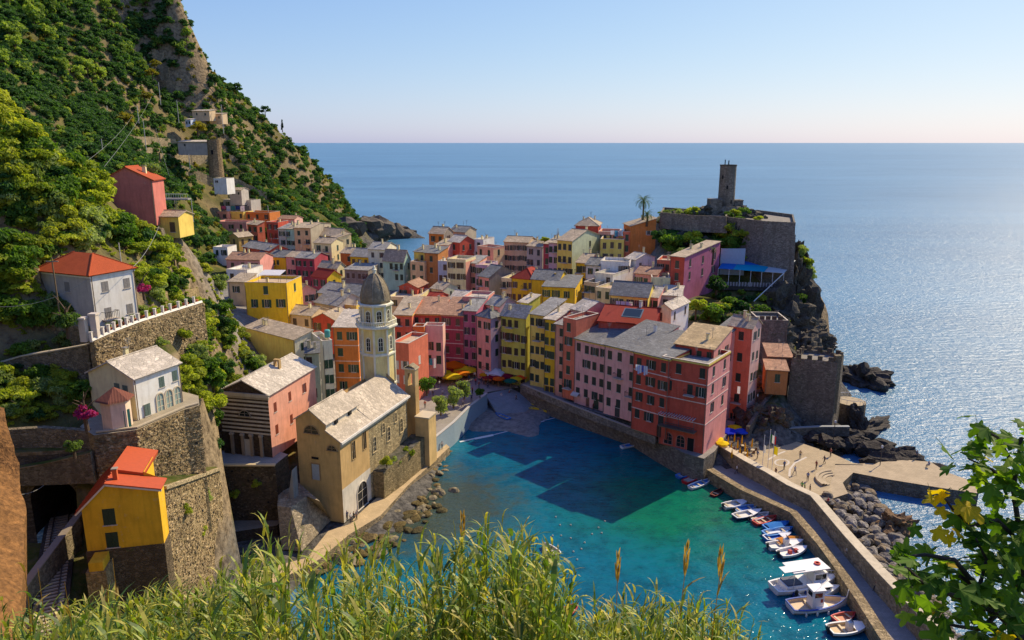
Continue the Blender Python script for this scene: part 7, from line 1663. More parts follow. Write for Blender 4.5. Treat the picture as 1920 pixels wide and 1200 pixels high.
SZ = [(832, 838), (850, 845), (840, 880), (820, 905), (830, 930), (800, 985), (770, 1010), (720, 1040), (640, 1070), (560, 1075), (600, 1050), (655, 1005), (714, 968), (765, 912), (800, 880)]
ns = 0
while ns < 190:
    u, v = rq.uniform(560, 860), rq.uniform(838, 1080)
    if not in_pix(u, v, SZ): continue
    p = PZ(u, v, rq.uniform(-.15, .25)); s = rq.choice((.4, .5, .6, .8, 1.0))
    o = obj('shore_rock', SHM[ns % 8], None, tuple(p)); o.scale = (s * rq.uniform(1, 1.7), s, s); o.rotation_euler = (rq.uniform(-.15, .15), rq.uniform(-.15, .15), rq.uniform(0, 6.28))
    side = 'at the far end of the church quay' if v < 900 else 'along the church quay' if v < 985 else 'below the curved bastion'
    tag(o, 'weed brown shore rock in the shallows ' + side, 'rock', 'shore rocks ' + side); ns += 1
for i, (u, v, s, lab) in enumerate(((823, 924, 1.3, 'pale boulder standing in the blue shallows off the church'), (852, 920, 1.0, 'flat grey rock just under the water right of the pale boulder'), (830, 958, .9, 'grey rock in the shallows nearer than the pale boulder'), (808, 893, .8, 'small pale rock at the edge of the weed off the church'), (690, 1010, 1.7, 'big flat slab rock at the near end of the church shore'), (648, 1050, 1.9, 'broad pale shore slab below the reeds'), (560, 1068, 1.6, 'dark boulder beside the quay end'))):
    o = obj('shore_rock', SHM[(2, 2, 3, 2, 1, 2, 0)[i]], None, tuple(PZ(u, v, .05))); o.scale = (s * 1.2, s, s * 1.3); tag(o, lab, 'rock')

# ------------------------------------------------------------ parasols, tables, people
def parasol(label, u, v, z0, c, r=1.5, h=2.5, group=None, folded=False, n=8):
    p = PZ(u, v, z0 + h); t = thing('parasol', label, 'parasol', (p.x, p.y, z0), u % 3, group)
    b = MB(); b.tube([(0, 0, 0), (0, 0, h)], .035, 6, 'wood:b8a078'); obj('pole', b, t)
    b = MB()
    if folded: b.lathe([(.05, h * .35), (.17, h * .42), (.13, h * .75), (.03, h)], 8, 'cloth:' + c)
    else:
        for i in range(n):
            a0, a1 = 2 * math.pi * i / n, 2 * math.pi * (i + 1) / n; A = (r * math.cos(a0), r * math.sin(a0), h - r * .30); B_ = (r * math.cos(a1), r * math.sin(a1), h - r * .30); m_ = ((A[0] + B_[0]) / 2 * .98, (A[1] + B_[1]) / 2 * .98, h - r * .27)
            b.face([A, m_, (0, 0, h)], 'cloth:' + c); b.face([m_, B_, (0, 0, h)], 'cloth:' + c); b.face([A, B_, (B_[0], B_[1], B_[2] - .18), (A[0], A[1], A[2] - .18)], 'cloth:' + c)
    obj('canopy', b, t)
    if not folded: b = MB(); b.box(-.3, .3, -.3, .3, 0, .1, 'paint:9a9590'); obj('base', b, t)
    return t
ZP = 3.61
for lab, u, v, c, r in (('large orange parasol standing tallest in the piazza cafe', 852, 676, 'ff7414', 2.2), ('yellow parasol at the left end of the piazza cafe', 828, 693, 'ffcc1c', 1.7), ('yellow parasol in front, left of centre in the piazza cafe', 848, 699, 'ffd424', 1.7), ('orange parasol right of the front yellow ones', 864, 694, 'ff8a1c', 1.5), ('bright yellow parasol at the right of the big orange one', 872, 686, 'ffd828', 2.0),
                       ('small yellow parasol left of the white canopy', 909, 699, 'd8a018', .9), ('small orange parasol before the dark red canopies', 935, 706, 'ff6a20', 1.0), ('green parasol right of the dark red canopies', 957, 710, '1f6a58', 1.2), ('yellow parasol between green and red ones at the beach cafe', 968, 706, 'ffcc28', 1.0), ('orange red parasol at the right end of the beach cafe', 977, 703, 'ff5a28', 1.0),
                       ('broad white square canopy parasol at the beach cafe', 929, 690, 'eef0f4', 2.6), ('dark red parasol at the left under the white canopy', 916, 699, '8a2038', 1.7), ('dark red parasol in the middle under the white canopy', 935, 701, '902036', 1.8), ('dark red parasol at the right under the white canopy', 950, 700, '8a2038', 1.5)):
    parasol(lab, u, v, ZP, c, r * (1.45 if 'orange' in lab or 'yellow' in lab else 1.25), 3.4 if 'tallest' in lab or 'white square' in lab else 2.6, n=4 if 'square' in lab else 8)
ZC = 4.62
for lab, u, v, c, r, z in (('yellow open parasol at the back of the harbour corner cafe', 1378, 797, 'ffd020', 1.4, 2.62), ('deep blue parasol, left one of the harbour corner cafe', 1367, 803, '2438d8', 1.7, 2.62), ('blue parasol, right one of the harbour corner cafe', 1391, 804, '3058e8', 1.4, 2.62), ('yellow open parasol nearest the red corner house', 1345, 819, 'ffd020', 1.2, 2.62), ('yellow open parasol next to the nearest one by the red corner house', 1355, 827, 'ffd020', 1.2, 2.62)):
    parasol(lab, u, v, z, c, r, 2.6)
for u, v in ((1366, 818), (1372, 828), (1378, 812), (1384, 824), (1388, 838), (1392, 816), (1398, 830), (1411, 822), (1373, 842), (1402, 842)):
    parasol('closed yellow parasol in the harbour corner cafe', u, v, 2.62, 'f0b820', .2, 2.7, 'closed yellow parasols at the corner cafe', True)
def table(label, u, v, z, top, group):
    p = PZ(u, v, z); t = thing('cafe_table', label, 'table', tuple(p), u, group); b = MB(); b.lathe([(.45, .72), (.45, .76), (.01, .76)], 10, 'paint:' + top); obj('table_top', b, t)
    b = MB(); b.tube([(0, 0, 0), (0, 0, .72)], .04, 5, 'paint:4a4440'); b.box(-.25, .25, -.25, .25, 0, .03, 'paint:4a4440'); obj('leg', b, t)
    for a in (0, 2.1, 4.2):
        c = thing('chair', 'cafe chair ' + label.split('table ')[-1], 'chair', (p.x + .75 * math.cos(a + u), p.y + .75 * math.sin(a + u), p.z), a + u + R(90), group.replace('tables', 'chairs'))
        b = MB(); b.box(-.21, .21, -.21, .21, .42, .47, 'wood:7a5634'); obj('seat', b, c); b = MB(); b.box(-.21, .21, -.25, -.21, .47, .9, 'wood:7a5634'); obj('backrest', b, c)
        for x in (-.19, .19):
            for y in (-.19, .19): b = MB(); b.box(x - .02, x + .02, y - .02, y + .02, 0, .42, 'wood:5a4028'); obj('leg', b, c)
for u, v in ((818, 712), (832, 716), (846, 712), (860, 716), (874, 708), (884, 702)): table('round white cafe table under the orange and yellow parasols', u, v, ZP, 'd8d4cc', 'piazza cafe tables')
for u, v in ((912, 716), (926, 720), (940, 722), (954, 724), (968, 720), (978, 716)): table('round dark cafe table under the red beach cafe parasols', u, v, ZP, '7a5a44', 'beach cafe tables')
for u, v in ((1352, 846), (1366, 850), (1380, 852), (1396, 856), (1410, 850), (1374, 836), (1392, 842)): table('round cafe table between the closed yellow parasols', u, v, 2.605, 'b8a888', 'corner cafe tables')
# people
def person_mesh(pose, skin, hair, top, bottom, seed):
    """one continuous figure grown from a jointed skeleton"""
    J, E, Rr = [], [], []
    def v(p, r): J.append(Vector(p)); Rr.append(r); return len(J) - 1
    hip = .92 if pose != 'sit' else .47
    pel = v((0, 0, hip), .125); ab = v((0, .01, hip + .2), .115); ch = v((0, 0, hip + .40), .145); nk = v((0, .0, hip + .55), .055); hd = v((0, -.02, hip + .66), .085); ht = v((0, -.01, hip + .77), .075)
    for a, b_ in ((pel, ab), (ab, ch), (ch, nk), (nk, hd), (hd, ht)): E.append((a, b_))
    for s in (-1, 1):
        st = .2 * s if pose == 'walk' else 0
        if pose == 'sit': kn, an, toe = (.1 * s, -.42, .47), (.1 * s, -.42, .08), (.1 * s, -.58, .03)
        else: kn, an, toe = (.1 * s, -st * .8 - .02, .49), (.1 * s, -st * 1.2 + .04 + (.1 if st < 0 else 0), .08), (.11 * s, -st * 1.2 - .12, .03)
        h = v((.09 * s, 0, hip - .04), .095); k = v(kn, .06); a = v(an, .042); t_ = v(toe, .038); E.extend([(pel, h), (h, k), (k, a), (a, t_)])
        sh = v((.19 * s, 0, hip + .47), .06); el = v((.25 * s, .03 + st * .3, hip + .2), .045); wr = v((.23 * s, -.1 + st * .8, hip - .02) if pose != 'sit' else (.16 * s, -.25, hip + .12), .033); hn = v((.22 * s, -.14 + st * .9, hip - .1) if pose != 'sit' else (.1 * s, -.33, hip + .12), .036)
        E.extend([(ch, sh), (sh, el), (el, wr), (wr, hn)])
    me = bpy.data.meshes.new('person'); me.from_pydata(J, E, []); o = bpy.data.objects.new('person', me); COL.objects.link(o)
    md = o.modifiers.new('skin', 'SKIN'); md.use_smooth_shade = True; sv = me.skin_vertices[0].data
    for i, r in enumerate(Rr): sv[i].radius = (r, r); sv[i].use_root = (i == 0)
    o.modifiers.new('sub', 'SUBSURF').levels = 1
    dg = bpy.context.evaluated_depsgraph_get(); ev = o.evaluated_get(dg); m2 = bpy.data.meshes.new_from_object(ev); bpy.data.objects.remove(o); bpy.data.meshes.remove(me)
    m2.name = 'person'; m2.materials.clear()
    for k in ('paint:' + skin, 'paint:' + hair, 'paint:' + top, 'paint:' + bottom, 'paint:2a2622'): m2.materials.append(M(k))
    for p in m2.polygons:
        c = p.center; z = c.z
        if z > hip + .56: k = 1 if (z > hip + .74 or c.y > .03) else 0
        elif z > hip + .05: k = 0 if (abs(c.x) > .2 and z < hip + .22) or z > hip + .52 else 2
        elif abs(c.x) > .19 and z > hip - .16 and pose != 'sit': k = 0
        elif z < .07: k = 4
        else: k = 3
        p.material_index = k; p.use_smooth = True
    return m2
PM = {}
def person(label, u, v, z, pose, top, bottom, hair='2c2018', rz=None):
    k = (pose, top, bottom, hair)
    if k not in PM: PM[k] = person_mesh(pose, 'c89878', hair, top, bottom, len(PM))
    o = obj('person', PM[k], None, tuple(PZ(u, v, z)), rz if rz is not None else (u * 1.7 + v) % 6.28); return tag(o, label, 'person')
A = 2.61
for q in (('person in a blue shirt near the curved seat steps, standing', 1514, 902, A, 'stand', '4a6a9a', '2c3040'), ('person in black standing beside the green clothed pair on the plaza', 1518, 925, A, 'stand', '2a2a30', '26262c'), ('person in bright green at the plaza edge above the boulders', 1508, 923, A, 'stand', '3f9a3a', '4a5a3a'), ('person in pale green beside the bright green one', 1503, 920, A, 'walk', '6ab05a', '5a5a5a'),
          ('person in dark clothes by the plaza parapet, left of a pair', 1459, 908, A, 'walk', '3a2c3c', '2c2c34'), ('person in purple by the plaza parapet, right of a pair', 1467, 912, A, 'stand', '6a4a6a', '30303a'), ('tall person in brown near the red post under the flags', 1454, 893, A, 'stand', '6a4a3a', '3a3030'), ('person alone at the shaded edge of the plaza towards the pier', 1557, 856, A, 'stand', '8a3a34', '2c2c34'),
          ('person in red sitting among the boulders', 1552, 945, 2.6, 'sit', 'b02a2a', '3a3a44'), ('person on the sunny pier far right of the plaza', 1718, 860, 2.52, 'walk', '4a5a6a', '3a3a3a'), ('person seated at the outer end of the sunny pier', 1741, 876, 2.52, 'sit', '6a8ab0', '3a3a4a'),
          ('person in white walking on the breakwater near its root', 1381, 888, 1.62, 'walk', 'e0ded8', '2c3040'), ('person in white at the corner of the red house on the quay', 1322, 838, 4.62, 'stand', 'dcdcd8', '3a3a44'), ('person in black on the quay corner by the cafe', 1328, 850, 1.62, 'stand', '26262a', '26262a'), ('person in yellow at the head of the breakwater walkway', 1340, 870, 1.62, 'stand', 'c8a020', '2c2c34'),
          ('person in red walking in the shade low on the breakwater, left of two', 1641, 1108, 1.62, 'walk', 'a84040', '2c3444'), ('person in blue walking low on the breakwater, right of two', 1648, 1110, 1.62, 'walk', '5a7aa8', '3a3a44'), ('person in white near the wall far down the breakwater', 1588, 1046, 1.62, 'walk', 'd8d4cc', '4a4a54'),
          ('person in blue on the piazza between cafe and slipway', 880, 716, ZP, 'walk', '4a6ab0', '2c2c3a'), ('person in red on the piazza between cafe and slipway', 892, 722, ZP, 'stand', 'a83a3a', '3a3444'), ('person in white on the piazza by the lamp post', 903, 716, ZP, 'walk', 'd8d8d4', '4a5a7a'), ('person in orange by the little tree on the piazza edge', 797, 765, ZP, 'stand', 'd0582a', '3a3a3a'), ('person in grey behind the olive trees on the piazza', 838, 768, ZP, 'stand', '6a6a70', '3a3a3a'),
          ('person in blue leaning on the parapet near the slipway', 884, 752, ZP, 'stand', '3a4a7a', '2c2c34'), ('person in pale clothes on the parapet side of the piazza', 868, 762, ZP, 'walk', 'c8c4ba', '5a5a64'), ('person in black on the slipway head', 915, 728, ZP, 'walk', '2a2a2e', '3a4a6a'), ('person in white on the far end of the church quay path', 829, 842, 1.52, 'stand', 'd8d4ca', '4a5a6a'),
          ('person in dark blue on the church quay by the big arch, left of a group', 651, 976, 1.52, 'stand', '2c3a5a', '2c2c34'), ('person in white in the group on the church quay', 658, 980, 1.52, 'stand', 'd4d0c8', '3a3a44'), ('person in black in the group on the church quay', 664, 977, 1.52, 'walk', '2a2a2e', '2c3444'), ('person in grey at the right of the group on the church quay', 669, 974, 1.52, 'stand', '7a7a80', '2c2c34'),
          ('person in red in the sunny garden left of the white hill house', 91, 590, float(PY(91, 590, 93).z), 'stand', 'b8303a', '5a3a34'), ('person in pink outside the pale pink quay house', 1095, 762, 4.62, 'stand', 'c85a78', '3a3a44'), ('person in white on the lower dock by the notice board', 1200, 812, 1.32, 'walk', 'd8d8d4', '2c2c34'), ('person in black on the lower dock near the breakwater root', 1284, 848, 1.62, 'stand', '26262a', '2c2c34'),
          ('person on the fort lane in a white top', 1420, 752, 8.0, 'stand', 'd8d4cc', '4a3a3a')): person(*q)
for where, z, spots in (('on the piazza by the cafes', ZP, [(815, 730), (824, 726), (840, 728), (856, 726), (868, 724), (876, 730), (890, 710), (898, 728), (907, 722), (862, 736), (846, 736), (830, 740), (886, 738), (812, 745), (900, 700), (888, 694)]), ('under the red canopies of the beach cafe', ZP, [(915, 712), (922, 714), (933, 716), (944, 718), (960, 716), (972, 722), (984, 720)]),
                        ('among the closed yellow parasols', 2.605, [(1360, 838), (1368, 844), (1376, 848), (1388, 848), (1396, 844), (1404, 850), (1370, 832), (1384, 834)]), ('on the promenade before the pink houses', 4.605, [(1030, 730), (1062, 744), (1112, 770), (1150, 782), (1206, 800)]), ('on the slipway and beach', 1.95, [(925, 745), (940, 750), (955, 745), (968, 752)]), ('on the harbour plaza', 2.605, [(1470, 880), (1490, 890), (1530, 880), (1545, 870), (1500, 860), (1420, 860)])):
    for i, (u, v) in enumerate(spots):
        o = person('person in everyday clothes ' + where, u, v, z, ('stand', 'walk', 'sit')[i % 3 if 'cafe' in where or 'parasols' in where else i % 2], ('3a5a8a', 'c8c4bc', '8a3a34', '4a4a50', 'b8a070')[i % 5], ('2c2c34', '4a5a6a', '6a5a4a')[i % 3]); o['group'] = 'people ' + where
# flags, lamp posts, awnings, washing
def flag(label, u, v, cols, hgt, fz):
    p = PZ(u, v, 2.61); t = thing('flagpole', label, 'flagpole', tuple(p)); b = MB(); b.tube([(0, 0, 0), (0, 0, hgt)], .05, 6, 'paint:dcdcd8'); obj('pole', b, t)
    for i, c in enumerate(cols):
        b = MB(); n = 4
        for j in range(n):
            x0, x1 = .05 + .34 * (i + j / n), .05 + .34 * (i + (j + 1) / n); w0, w1 = .1 * math.sin(x0 * 6), .1 * math.sin(x1 * 6)
            b.face([(x0, w0, fz - 1.5 - x0 * .5), (x1, w1, fz - 1.5 - x1 * .5), (x1, w1, fz - x1 * .55), (x0, w0, fz - x0 * .55)], 'cloth:' + c)
        obj('flag_stripe', b, t)
flag('white flagpole with a limp pale flag, left of the three by the parapet', 1429, 878, ('d8d6d0',), 6.2, 4.4)
flag('flagpole with a blue, white and red flag, middle of the three', 1439, 880, ('2a5a3a', 'd8d8d4', 'b02a2a'), 7.4, 6.6)
flag('flagpole with a yellow flag, right of the three by the parapet', 1447, 882, ('d8c020', 'd8c020'), 7.2, 4.6)
b = MB(); b.tube([(0, 0, 0), (0, 0, 1.1)], .16, 8, 'paint:c03020'); tag(obj('red_bollard', b, None, tuple(PZ(1444, 893, 2.61))), 'short red post at the foot of the flagpoles', 'bollard')
def lamp(label, u, v, z, h):
    t = thing('street_lamp', label, 'street lamp', tuple(PZ(u, v, z))); b = MB(); b.tube([(0, 0, 0), (0, 0, h)], .07, 6, 'paint:3a3c3e'); obj('pole', b, t); b = MB(); b.lathe([(.1, h), (.22, h + .1), (.18, h + .45), (.02, h + .55)], 8, 'paint:b8bcc0'); obj('lamp_head', b, t)
lamp('dark lamp post at the head of the slipway', 915, 740, 1.9, 4.5); lamp('dark lamp post beside the pink side of the red corner house', 1322, 838, 4.62, 6.5); lamp('thin lamp post on the slope by the corner cafe', 1352, 800, 2.62, 7.5); lamp('lamp post on the rocks above the plaza', 1562, 830, 2.6, 4); lamp('lamp post at the corner of the sunny pier', 1650, 872, 2.52, 3.2)
t = thing('shop_awning', 'white shop awning over a doorway of the pale pink quay house', 'awning', tuple(PZ(1084, 757, 4.6)), R(-44)); b = MB(); b.slab([(-.9, -1.5, 2.3), (.9, -1.5, 2.3), (.9, -.1, 3.0), (-.9, -.1, 3.0)], .05, 'cloth:dcdad4'); b.box(-.9, .9, -1.52, -1.48, 2.0, 2.3, 'cloth:dcdad4'); obj('canopy', b, t)
for x in (-.8, .8): b = MB(); b.tube([(x, -.1, 2.2), (x, -1.45, 2.28)], .025, 4, 'metal:8a8a8a'); obj('arm', b, t)
b = MB(); b.box(-.5, .5, -.03, .03, .6, 1.4, 'paint:d8dadc'); b.tube([(-.4, 0, 0), (-.4, 0, .6)], .03, 4, 'metal:8a8a8a'); b.tube([(.4, 0, 0), (.4, 0, .6)], .03, 4, 'metal:8a8a8a'); tag(obj('notice_board', b, None, tuple(PZ(1219, 822, 1.32)), R(-30)), 'white notice board on the lower dock under the red houses', 'sign')
w_, d_, h_, z_ = t_info[RB.name]
tr = thing('restaurant_terrace', 'roofed restaurant balcony with a slatted pergola on the red corner house', 'terrace', tuple(RB.location), RB.rotation_euler.z)
b = MB(); b.box(.4, w_ - 1.4, -1.5, -.12, 3.9, 4.1, 'paint:6a5a52'); obj('floor', b, tr)
for i in range(14): x = .5 + (w_ - 2.2) * i / 13; b = MB(); b.box(x - .05, x + .05, -1.7, -.1, 6.3, 6.42, 'paint:b8b8ba'); obj('pergola_slat', b, tr)
for x in (.45, w_ * .5, w_ - 1.45): b = MB(); b.tube([(x, -1.45, 4.1), (x, -1.45, 6.3)], .05, 5, 'paint:4a4a4c'); obj('post', b, tr)
b = MB(); b.box(.4, w_ - 1.4, -1.52, -1.46, 4.9, 5.0, 'paint:3a3a3c'); b.box(.4, w_ - 1.4, -1.52, -1.46, 4.1, 4.2, 'paint:3a3a3c')
for i in range(30): x = .45 + (w_ - 2.0) * i / 29; b.box(x - .02, x + .02, -1.51, -1.47, 4.2, 4.9, 'paint:3a3a3c')
obj('railing', b, tr)
for q in (.22, .5): arch_win(RB, (w_ * q, 0, .4), 0, 1.5, 2.1, 'plaster:a8584a', 'arched_window')
b = MB(); b.box(-.6, .6, -.05, -.002, 0, 2.4, 'dark'); b.box(-.7, -.6, -.08, -.002, 0, 2.5, 'plaster:a8584a'); b.box(.6, .7, -.08, -.002, 0, 2.5, 'plaster:a8584a'); obj('doorway', b, RB, (w_ * .72, 0, .02))
def washing(label, u0, v0, u1, v1, y, cols, drop):
    a, c = PY(u0, v0, y), PY(u1, v1, y - .3); t = thing('washing_line', label, 'washing', tuple(a)); b = MB(); b.tube([(0, 0, 0), c - a], .02, 4, 'paint:8a8a8a'); obj('line', b, t)
    for i, k in enumerate(cols):
        p, q = (c - a) * (i / len(cols)), (c - a) * ((i + .88) / len(cols)); d = drop * (.75 + .5 * ((i * 37) % 10) / 10); m_ = (p + q) / 2
        b = MB(); b.face([p + Vector((0, -.05, -d)), m_ + Vector((0, -.12, -d * 1.02)), m_, p], 'cloth:' + k); b.face([m_ + Vector((0, -.12, -d * 1.02)), q + Vector((0, -.05, -d)), q, m_], 'cloth:' + k); obj('cloth', b, t)
washing('white and blue washing under the open windows of the dark red quay house', 1192, 683, 1215, 687, 128.0, ('dfe2ec', 'b8c4e4', 'e8e8ec', '5a6ab0', 'd8dcec', 'e4e4ea'), 1.5)
washing('lavender white sheets hung along the balcony of the long yellow house', 1155, 564, 1182, 566, 164.3, ('d8d4ee', 'dcdaf0', 'd4d0ea'), 1.3)
washing('coloured washing on the terrace of the pink house under the cliff', 415, 386, 468, 386, 300.5, ('c85a78', 'd8d8e4', '4a8a8a', '3a4a8a', 'd8c8d8', '4a4a54'), 1.8)
washing('washing on the roof terrace under the dark red skyline house', 1145, 432, 1182, 432, 214, ('d8dce4', '5a9ab8', 'd0d4dc', '6a6a78', 'b8c8d8'), 1.6)
washing('one white towel hung from the tower house window', 1383, 724, 1389, 725, 130.5, ('e4dede',), 1.8)
washing('turquoise and white cloths hung on the grey pink piazza front', 805, 672, 818, 672, 162, ('4ab0c0', 'd8e4e8'), 2.0)
p = YB.location; w_, d_, h_, z_ = t_info[YB.name]
t = thing('sun_sail', 'white sun sail over the roof terrace of the mustard yellow house', 'awning', (p.x, p.y, z_ + h_), YB.rotation_euler.z); b = MB(); b.slab([(w_ * .3, 1, 1.6), (w_ * .82, 1, 1.6), (w_ * .82, 4.5, 2.2), (w_ * .3, 4.5, 2.2)], .04, 'cloth:e4e4ea'); obj('canopy', b, t)
for x in (.3, .82):
    for y, h in ((1, 1.6), (4.5, 2.2)): b = MB(); b.tube([(w_ * x, y, -.7), (w_ * x, y, h)], .04, 5, 'metal:8a8a8a'); obj('post', b, t)
# ------------------------------------------------------------ mountain details: terraces, huts, round tower, poles, wires
def seat(u, v, y0=150): 
    p = march([(u, v)], y0, 520)[0]; return Vector(p) if p else PY(u, v, 300)
def seatY(u, v, Y): p = PY(u, v, Y); return p
p = seatY(405, 312, 292); t = thing('round_tower', 'ruined round stone tower on the terraces above the old town', 'tower', tuple(p)); h = PY(405, 262, 292).z - p.z
b = MB(); b.lathe([(2.7, -4), (2.5, h * .6), (2.45, h), (2.0, h), (2.0, h - 1), (.01, h - 1)], 16, 'stone:9a8464:1.2'); obj('masonry', b, t)
b = MB(); b.box(-.4, .4, -2.62, -2.5, h * .45, h * .62, 'dark'); obj('opening', b, t)
for lab, u0, v0, u1, Y, h_, d_, wc, rf in (('low grey hut with a flat pale roof left of the round tower', 333, 266, 388, 298, 5, 5, 'grey', ('shed', .6, 'pale')), ('upper shack with a white roof on the mountain terraces', 360, 208, 392, 318, 4, 4, 'tan', ('shed', .5, 'pale')), ('small terrace hut with pale walls above the shack', 325, 156, 352, 340, 3.5, 4, 'white', ('shed', .5, 'grey')), ('tiny blue white shed on the mountain terraces', 347, 224, 357, 312, 3, 3, 'blue', ('shed', .4, 'pale')), ('pale hut under the round tower with a railing', 400, 334, 424, 286, 6, 5, 'white', ('flat', 0, 'pale')), ('hut with tan walls right of the shack', 393, 214, 415, 322, 4, 4, 'tan', ('shed', .5, 'beige')), ('grey cottage over the terrace row at the valley head', 430, 356, 452, 302, 6, 5, 'grey', ('gx', .8, 'beige'))):
    H(lab, u0, v0, u1, Y, -14, h_, d_, wc, rf, (2, 1), chim=0, ground=False, name='hut', cat='hut', ww=.7, wh=.9, top=1.3)
mwalls = [((296, 160), (340, 168)), ((330, 180), (400, 196)), ((318, 235), (380, 244)), ((300, 300), (395, 300)), ((270, 120), (310, 122)), ((262, 136), (318, 140)), ((258, 150), (320, 156)), ((420, 262), (470, 290)), ((430, 300), (480, 330)), ((250, 268), (330, 272)), ((210, 290), (300, 290)), ((340, 320), (400, 345)), ((440, 345), (500, 372)), ((355, 150), (385, 175)), ((395, 180), (430, 215)),
          ((60, 350), (150, 352)), ((20, 410), (110, 400)), ((100, 440), (190, 430)), ((150, 400), (210, 410)), ((0, 470), (90, 455)), ((60, 520), (110, 515)), ((275, 480), (330, 500)), ((300, 560), (370, 552)), ((330, 455), (400, 480)), ((20, 270), (70, 300))]
for k, ((a0, b0), (a1, b1)) in enumerate(mwalls):
    n = 5; near = k >= 15; q = [(a0 + (a1 - a0) * i / n, b0 + (b1 - b0) * i / n) for i in range(n + 1)]
    P_ = [x for x in march(q, 60 if near else 190, 150 if near else 420, 300) if x]
    if len(P_) < 3 or max(x[1] for x in P_) - min(x[1] for x in P_) > 60: continue
    hh = 1.7 if near else 3.6
    if near: P_ = [(x[0], x[1], x[2] + .9) for x in P_]
    else: P_ = [(x[0], x[1], x[2] + 2.2) for x in P_]
    where = ('on the near green hill' if near else 'on the mountain')
    wallrun('dry_stone_wall', 'dry stone terrace wall ' + where, P_, .6, 1, 'stone:a8946e:1.3' if near else 'stone:a39478:1.0', [x[2] - hh * 1.8 for x in P_], group='terrace walls ' + where)
poles = []
for lab, u, v0, v1, Y in (('slim white pole at the far left of the mountain pole row', 60, 232, 196, 260), ('white pole in the dark woods, second of the mountain pole row', 140, 245, 202, 270), ('white pole beside the brown bush on the mountain', 204, 230, 198, 280), ('white pole right of the round tan bush', 260, 226, 198, 285), ('tall thin utility pole below the round tan bush', 274, 278, 226, 280), ('white pole on the terraces under the yellow bush', 301, 192, 154, 310),
                          ('utility pole low on the dark slope above the dull red house', 194, 294, 260, 250), ('utility pole among the upper huts', 335, 226, 188, 318), ('thin utility pole right of the upper huts', 419, 246, 196, 320), ('forked lamp pole in the dark hollow right of the dull red house', 362, 410, 372, 230), ('tall pole beside the round tower', 356, 312, 288, 285), ('white lamp pole on the slope left of the mustard house', 417, 620, 545, 140),
                          ('old wooden utility pole beside the white hill house', 112, 590, 483, 86), ('grey pole over the vines above the white hill house', 228, 500, 455, 106), ('pole at the corner of the orange terrace house under the cliff', 505, 425, 385, 296), ('television mast on the skyline left of the lemon yellow house', 1046, 450, 428, 209)):
    p, q = PY(u, v0, Y), PY(u, v1, Y); t = thing('utility_pole', lab, 'pole', (p.x, p.y, p.z - 1)); b = MB(); b.tube([(0, 0, 0), (0, 0, q.z - p.z + 1)], [.13 if Y > 150 else .1, .1 if Y > 150 else .07], 6, 'wood:7a6648' if 'wooden' in lab else 'paint:b8b4ac'); obj('shaft', b, t)
    if 'utility' in lab or 'forked' in lab: b = MB(); b.box(-.7, .7, -.05, .05, q.z - p.z + .5, q.z - p.z + .62, 'paint:8a8478'); obj('crossarm', b, t)
    poles.append((lab, Vector((p.x, p.y, q.z))))
def wire(label, a, c, sag, r=.03):
    b = MB(); b.tube([a.lerp(c, i / 8) - Vector((0, 0, sag * 4 * (i / 8) * (1 - i / 8))) for i in range(9)], r, 4, 'paint:8f8f8c'); o = obj('overhead_wire', b); tag(o, label, 'wire')
wire('pale cable sagging across the front of the white hill house', PY(-10, 575, 84), PY(168, 522, 86), 1.0, .022)
wire('cable from the white hill house up to the dull red house wall', PY(250, 500, 90), PY(298, 424, 121), .6, .03)
wire('long cable slanting down the dark slope to the dull red house', PY(248, 218, 282), PY(160, 304, 150), 1.0, .03)
wire('second long cable slanting down beside the first', PY(285, 180, 300), PY(196, 312, 150), 1.0, .03)
wire('cable slanting from the utility pole down to the old town', PY(292, 240, 280), PY(318, 330, 230), 1.0, .035)
wire('short cable before the tunnel mouth', PY(40, 927, 66), PY(82, 910, 70), .2, .025)
# viaduct railing of the railway in the dark hollow
t = thing('footbridge', 'white railed footbridge in the dark hollow right of the dull red house', 'bridge', tuple(PY(286, 372, 190))); o = Vector(t.location); e = PY(352, 372, 192) - o
b = MB(); b.slab([Vector((0, 0, 0)), e, e + Vector((0, 2, 0)), Vector((0, 2, 0))], .4, 'paint:9a948c'); obj('deck', b, t)
b = MB(); b.tube([Vector((0, 0, 1.1)), e + Vector((0, 0, 1.1))], .05, 4, 'paint:c8c8c8')
for i in range(16): b.tube([e * (i / 15), e * (i / 15) + Vector((0, 0, 1.1))], .035, 4, 'paint:c8c8c8')
obj('railing', b, t)
# planters along the balustrade, pots, small garden things
pot_i = 0
for i in range(len(BAL) - 1):
    a, c = Vector(BAL[i]), Vector(BAL[i + 1])
    for j in range(3):
        p = a.lerp(c, (j + .6) / 3) + Vector((-.5, .5, 0)); t = thing('planter', 'terracotta planter with greenery standing in the white balustrade', 'planter', tuple(p), 0, 'planters in the balustrade')
        b = MB(); b.lathe([(.28, -.2), (.4, .45), (.44, .45), (.44, .52), (.3, .52)], 10, 'paint:b05a34'); obj('pot', b, t); pl = obj('foliage', SMALLP, t, (0, 0, .7)) if 'SMALLP' in globals() else None
        if pl is None:
            SMALLP = crown_mesh('foliage', 70, 160, .12, .5, .5, .5, 6, 'leaf:3a5a1c:8a9a34'); obj('foliage', SMALLP, t, (0, 0, .7))
t = thing('green_net', 'bright green garden net on the slope behind the white hill house', 'net', tuple(PY(66, 490, 100))); b = MB(); o = Vector(t.location)
q = [PY(48, 498, 99) - o, PY(86, 490, 99.5) - o, PY(84, 480, 101) - o, PY(50, 484, 101) - o]; b.slab(q, .05, 'cloth:2fa884'); obj('netting', b, t)
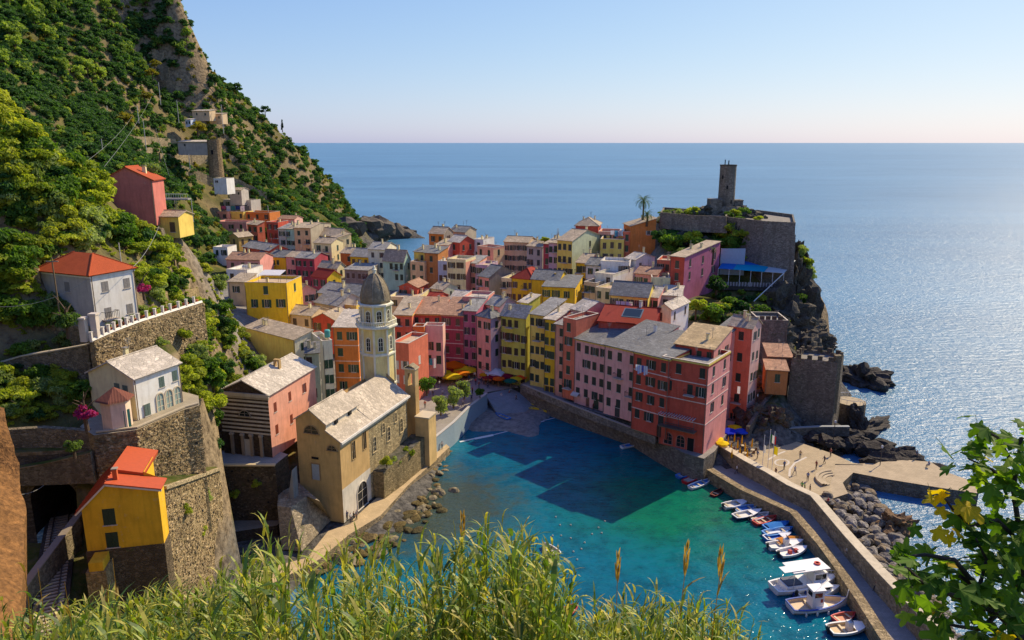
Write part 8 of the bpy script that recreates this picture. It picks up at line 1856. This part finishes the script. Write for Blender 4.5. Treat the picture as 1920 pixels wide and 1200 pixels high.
b = MB(); b.box(-.25, .25, -.25, .25, 0, .5, 'paint:d8d8da'); b.lathe([(.22, .5), (.25, .8), (.14, 1.2), (.1, 1.35), (.12, 1.5), (.02, 1.62)], 10, 'paint:d8dade'); tag(obj('garden_statue', b, None, tuple(PY(395, 828, 96))), 'small white statue in the shaded gap left of the striped chapel', 'statue')
b = MB(); b.box(-1.2, 1.2, -.5, .5, -.1, .35, 'paint:8fc4b8'); tag(obj('water_tank', b, None, tuple(PY(355, 620, 103)), R(15)), 'pale turquoise trough on the slope right of the balustrade', 'trough')
b = MB(); b.lathe([(.55, 0), (.6, .2), (.6, 1.3), (.5, 1.5), (.02, 1.6)], 12, 'paint:4fa8a0'); tag(obj('roof_tank', b, None, tuple(PY(614, 632, 146))), 'turquoise water tank on the roof left of the orange house', 'tank')
t = thing('skylight', 'glazed skylight box on the dark red tiled roof', 'skylight', tuple(PY(1186, 592, 150)), R(-22)); b = MB(); b.slab([(-2, -1.6, .1), (2, -1.6, .1), (2, 1.6, 1.2), (-2, 1.6, 1.2)], .2, 'paint:5a6a74'); b.slab([(-1.8, -1.4, .18), (1.8, -1.4, .18), (1.8, 1.4, 1.14), (-1.8, 1.4, 1.14)], .05, 'glass'); obj('glazing', b, t)
# foam line on the beach
b = MB(); q = [PZ(u, v, .03) for u, v in ((862, 828), (890, 822), (925, 815), (958, 807), (985, 797), (1020, 788), (1050, 781))]
for i in range(len(q) - 1):
    w0 = .35 + .25 * math.sin(i * 2.1); b.face([q[i] + Vector((.1, -w0, 0)), q[i + 1] + Vector((.1, -w0, 0)), q[i + 1] + Vector((-.1, w0 * .5, 0)), q[i] + Vector((-.1, w0 * .5, 0))], 'paint:c8ccce:.9')
tag(obj('beach_foam', b), kind='stuff')
wallrun('beach_parapet', 'pale blue grey sloping wall and parapet between piazza and beach', PPZ([(808, 826, 4.5), (850, 792, 4.5), (880, 762, 4.5), (912, 738, 4.5)]), .45, 1, 'paint:8fa3ac:.9', 0, 'paint:b8b4aa')
